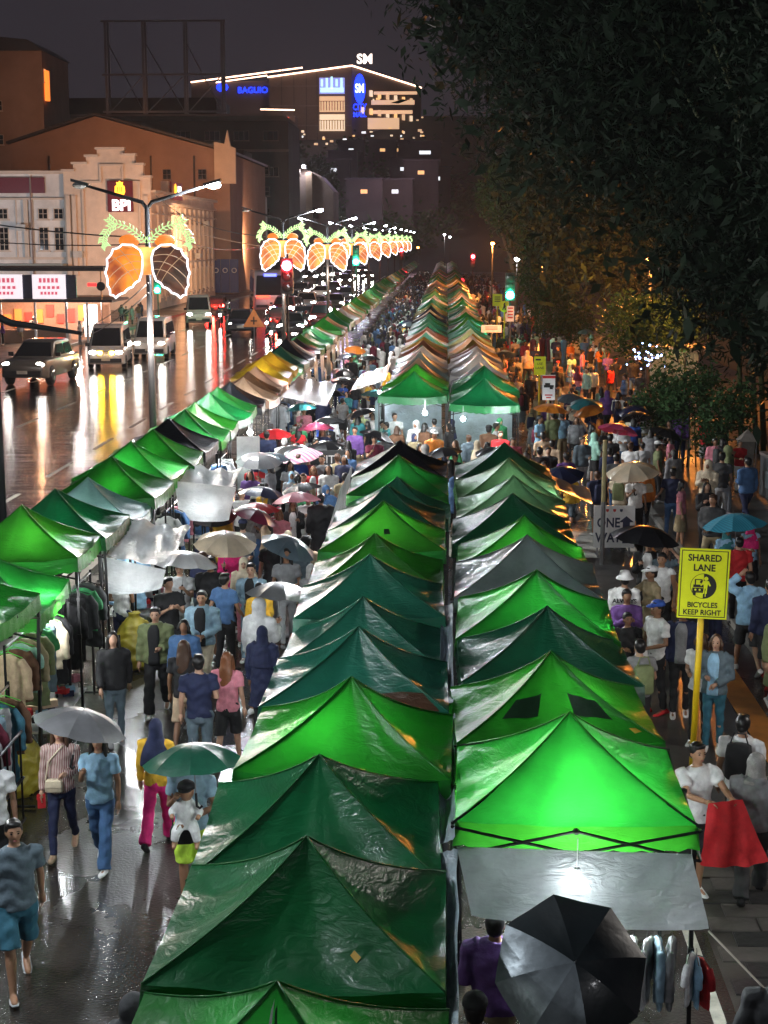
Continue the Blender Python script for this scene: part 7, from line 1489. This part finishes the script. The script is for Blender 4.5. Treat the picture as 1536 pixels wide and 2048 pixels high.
# a far dense crowd that reads as one mass
fc = MB()
for i in range(900):
    y = rc.uniform(78, 270) if i % 3 else rc.uniform(84, 250); x = rc.uniform(-4.8, -2.1) if i % 3 else rc.uniform(2.6, 7); h = rc.uniform(1.5, 1.75); mi = rc.randrange(6)
    fc.rings([(x, y, .0, .12, .1), (x, y, .85, .17, .13), (x, y, 1.35 * h / 1.7, .2, .13), (x, y, 1.47 * h / 1.7, .07, .07)], 6, mi); fc.ball((x, y, 1.6 * h / 1.7), (.09, .1, .12), 6, 5, 6)
stuff(fc.build('crowd', [cloth(c) for c in ('black', 'white', 'navy', 'maroon', 'ltgrey', 'denim')] + [HAIRC['black']]))
# ================================================================== racks, hanging clothes, goods under the road-side row
def garment_mesh(kind, seed):
    q = random.Random(seed); g = MB(); L_ = {'shirt': .72, 'dress': 1.0, 'jeans': .98, 'tee': .66}[kind]
    def sec(z, w, d): return [Vector((w * math.cos(a), d * math.sin(a) * (1 + .5 * math.sin(a * 5 + seed)), z)) for a in [2 * math.pi * i / 14 for i in range(14)]]
    if kind == 'jeans':
        g.loft([sec(0, .19, .03), sec(-.08, .2, .035), sec(-.24, .21, .035), sec(-.28, .19, .03)])
        for s in (-1, 1): g.loft([[p + Vector((s * .1, 0, 0)) for p in sec(z, w, .025)] for z, w in ((-.22, .105), (-.6, .09), (-L_, .085))])
    else:
        g.loft([sec(0, .06, .03), sec(-.03, .14, .035), sec(-.07, .2, .04), sec(-.3, .2, .032), sec(-L_ * .7, .21, .034), sec(-L_, .24 if kind == 'dress' else .22, .038)])
        for s in (-1, 1): g.tube([(s * .16, 0, -.06), (s * .25, .01, -.2), (s * .27, .01, -.34 if kind == 'tee' else -.58)], [.05, .06, .05], 8)
    me = remesh(g, .02, 2, .006, seed); me.name = 'garment'; me.materials.append(cloth('white')); return me
GM = {k: [garment_mesh(k, s) for s in (1, 2)] for k in ('shirt', 'dress', 'jeans', 'tee')}
hg = MB(); hg.tube([(-.19, 0, -.06), (0, 0, .0), (.19, 0, -.06)], .007, 5); hg.tube([(0, 0, 0), (0, 0, .06), (.02, 0, .085), (.04, 0, .07)], .004, 5)
HANG = hg.mesh('hanger', mat('green_hanger', (.12, .6, .08), .4)); HANG2 = hg.mesh('hanger', M_BLACKMETAL)
def rack(label, x, y0, y1, z, hm, items, gl, along='y'):
    """a rail on two uprights; garments hang side by side along y"""
    t = thing('clothes_rack', label, 'clothes rack', (x, y0, 0)); L_ = y1 - y0; g = MB(); g.tube([(0, 0, z), (0, L_, z)], .016, 8); g.build('rail', M_STEEL, t)
    for yy in (0, L_): g = MB(); g.tube([(0, yy, 0), (0, yy, z + .05)], .018, 8); g.build('upright', M_BLACKMETAL, t); g = MB(); g.tube([(-.28, yy, .03), (.28, yy, .03)], .018, 8); g.build('foot', M_BLACKMETAL, t)
    n = len(items)
    for i, (k, c) in enumerate(items):
        yy = y0 + L_ * (i + .6) / (n + .2); gt = thing('hanging_garment', '%s %s, %s along %s' % (CW.get(c, c), {'shirt': 'long-sleeved shirt', 'dress': 'dress', 'jeans': 'pair of jeans', 'tee': 'tee'}[k], ordinal(i), gl), 'garment', (x, yy, z - .085), rnd.uniform(-.35, .35) + R(8), 'clothes hanging on stall racks')
        o = link('garment', GM[k][i % 2], gt, (0, 0, -.03)); setmat(o, cloth(c)); link('hanger', hm, gt)
rack('steel clothes rack under the bright canopy next to the barricade', -5.35, 15.2, 17.6, 1.6, HANG, [('dress', 'maroon'), ('jeans', 'charcoal'), ('shirt', 'red'), ('jeans', 'slate'), ('dress', 'grey'), ('shirt', 'maroon'), ('jeans', 'lightdenim'), ('jeans', 'ltgrey'), ('dress', 'tealblue'), ('shirt', 'brown')], 'the rack by the barricade')
rack('tall clothes rack hung with green hangers at the canopy edge', -5.5, 18.0, 20.4, 1.95, HANG, [('shirt', 'beige'), ('shirt', 'brown'), ('tee', 'mint'), ('shirt', 'khaki'), ('dress', 'olive'), ('tee', 'green'), ('jeans', 'slate'), ('shirt', 'cream'), ('dress', 'black')], 'the rack with green hangers')
rack('clothes rack of black garments beside the vendor in white', -5.45, 20.7, 22.4, 1.95, HANG2, [('dress', 'black'), ('jeans', 'black'), ('shirt', 'charcoal'), ('tee', 'green'), ('dress', 'charcoal')], 'the rack of black garments')
rack('clothes rack in the front stall behind the big umbrella', 1.0, 11.9, 13.2, 1.7, HANG2, [('shirt', 'white'), ('tee', 'sky'), ('shirt', 'ltgrey'), ('jeans', 'denim'), ('tee', 'white'), ('shirt', 'slate'), ('tee', 'red')], 'the front stall rack')
for i, (px, py, c, lb) in enumerate(((1350, 1905, 'white', 'white frilled top hanging on the front stall corner post'), (1372, 1915, 'sky', 'pale blue tee hanging outermost on the front stall corner'), (1362, 1880, 'red', 'small red tee hanging at the front stall corner'))):
    p = Vector((1.98 + .07 * i, 11.2 + .09 * i, 1.42 - .06 * i)); t = thing('hanging_garment', lb, 'garment', p, R(70 + 20 * i), 'clothes hanging on stall racks'); t.scale = (.6,) * 3; o = link('garment', GM['tee'][i % 2], t, (0, 0, -.03)); setmat(o, cloth(c)); link('hanger', HANG2, t)
for i, (px, py, c) in enumerate(((1280, 1850, 'ltgrey'), (1300, 1850, 'white'), (1318, 1850, 'lightdenim'), (1332, 1850, 'grey'))):
    p = Vector((1.55 + .1 * i, 11.3, 1.5)); t = thing('hanging_garment', '%s shirt under the milky sheet, %s from the corner post' % (CW.get(c, c), ordinal(3 - i)), 'garment', p, rnd.uniform(1.2, 1.6), 'clothes hanging on stall racks'); t.scale = (.75,) * 3; o = link('garment', GM['shirt'][i % 2], t, (0, 0, -.03)); setmat(o, cloth(c)); link('hanger', HANG2, t)
# barricade of upright bars in front of the rack
bc_ = thing('metal_barricade', 'dark metal barricade of upright bars along the alley edge', 'barricade', (-5.05, 13.2, 0))
for i in range(15): g = MB(); g.tube([(0, i * .27, .1), (0, i * .27, 1.18)], .014, 6); g.build('bar', M_BLACKMETAL, bc_)
for z in (.1, .62, 1.2): g = MB(); g.tube([(0, -.05, z), (0, 3.85, z)], .02, 8); g.build('rail', M_BLACKMETAL, bc_)
# sacks and tarps
def sack(label, p, s, c, seed):
    g = MB(); g.rings([(0, 0, 0, s * .42, s * .36), (0, 0, s * .12, s * .5, s * .42), (0, 0, s * .5, s * .46, s * .4), (0, 0, s * .82, s * .26, s * .24), (0, 0, s * .92, s * .1, s * .1), (0, 0, s * 1.02, s * .14, s * .14)], 14); me = remesh(g, s * .035, 2, s * .018, seed); me.name = 'sack'; me.materials.append(c); return tag(link('sack', me, None, p, rnd.uniform(0, 3)), label, 'sack')
MYS = mat('yellow_sack', (.42, .34, .03), .45, 0, .25, 4, .3, 10, coat=.3)
sack('big yellow plastic sack on the ground behind the barricade', (-5.55, 18.2, 0), .95, MYS, 1); sack('yellow sack beside the vendor in the white blouse', G(272, 1330), .9, MYS, 2); sack('dull yellow sack leaning inside the barricade close to the bridge', (-5.6, 14.2, 0), 1.0, MYS, 3)
def table(label, x, y, w, d, h, m):
    t = thing('stall_table', label, 'table', (x, y, 0)); g = MB(); g.box((0, 0, h), (w, d, .035)); g.build('table_top', m, t)
    for sx in (-1, 1):
        for sy in (-1, 1): g = MB(); g.box((sx * (w / 2 - .05), sy * (d / 2 - .05), h / 2 - .01), (.04, .04, h - .02)); g.build('leg', M_STEEL, t)
    return t
GOODS = ['white', 'black', 'grey', 'beige', 'red', 'navy', 'pink', 'sky']
def pile(label, x, y, z, n, w, d, seed):
    """a heap of folded goods that nobody could count"""
    q = random.Random(seed); g = MB()
    for i in range(n): g.box((q.uniform(-w / 2, w / 2), q.uniform(-d / 2, d / 2), .05 + q.random() * .16), (q.uniform(.12, .26), q.uniform(.1, .2), q.uniform(.04, .1)), q.randrange(8), q.uniform(0, 3))
    o = g.build('goods_pile', [cloth(c) for c in GOODS], None, False, (x, y, z)); o['label'] = label; return stuff(o)
for i, (x, y, lb) in enumerate(((-5.6, 19.9, 'low table heaped with dark and white shoes under the green hangers'), (-5.5, 26.2, 'low table of goods under the silver tarp'), (-5.4, 33.2, 'goods table beside the black canopy'), (-5.3, 43, 'goods table before the beige canopies'), (-5.3, 52, 'goods table near the yellow canopy'), (-1.9, 52.6, 'goods table at the alley side beyond the crossing'))):
    table(lb, x, y, .8, 2.0, .55, M_WHITEP); pile('heap of folded clothes and shoes', x, y, .57, 40, .6, 1.8, i)
for i, (y, c) in enumerate(((24.6, 'sky'), (27.9, 'pink'), (34.5, 'white'), (47.5, 'blue'), (50, 'ltgrey'), (55, 'blue'), (58, 'white'), (62, 'sky'), (66, 'navy'), (71, 'ltgrey'))):
    rack('clothes rack %s of the row beside the road, facing the alley' % ('under the %s canopy' % ordinal(i + 4)), -5.3, y, y + 1.5, 1.9, HANG2, [(('dress', 'shirt', 'jeans')[(j + i) % 3], (c, 'white', 'denim', 'ltgrey', 'black')[(j * 3 + i) % 5]) for j in range(4)], 'the rack under the %s road-side canopy' % ordinal(i + 4))
# box stack beside the rack
t = thing('crate_stack', 'small dark shelf with white boxes beside the tent post', 'shelf', G(218, 1360)); 
for z in (.05, .35, .65): g = MB(); g.box((0, 0, z), (.34, .3, .03)); g.build('shelf_board', M_BLACKMETAL, t)
for x in (-.16, .16): g = MB(); g.box((x, .14, .36), (.03, .03, .72)); g.build('upright', M_BLACKMETAL, t)
tag(link('shoe_box', (lambda g: (g.box((0, 0, .06), (.26, .18, .12)), g.box((0, 0, .128), (.27, .19, .02)))[0] and g.mesh('shoe_box', M_WHITEP))(MB()), None, t.location + Vector((0, 0, .365))), 'white shoe box on the small dark shelf', 'box')
# stall banner at the crossing
bn = thing('stall_banner', 'dark banner with white letters stretched across the crossing stall', 'banner', (-3.3, 38.5, 0)); g = MB(); g.box((0, 0, 1.25), (1.5, .02, .75)); b_ = g.build('banner_cloth', cloth('charcoal'), bn); lettering(b_, 'KIMSTIX', .3, cloth('white'), (0, -.013, 1.38), depth=.002, sx=.85) if False else lettering(b_, 'N    SIT', .3, cloth('white'), (0, -.013, 1.38), depth=.002, sx=.95)
for x in (-.74, .74): g = MB(); g.tube([(x, .03, 0), (x, .03, 1.7)], .02, 6); g.build('post', M_STEEL, bn)
for px, py, lb in ((850, 826, 'white bulb under the alley-side dark green canopy at the crossing'), (926, 838, 'white bulb under the sidewalk-side dark green canopy at the crossing'), (500, 865, 'white bulb beside the upright white sheet')): bulb(P(px, py, 41.9 if px > 700 else 37), lb, .07)

bpy.data.scenes.remove(TS)
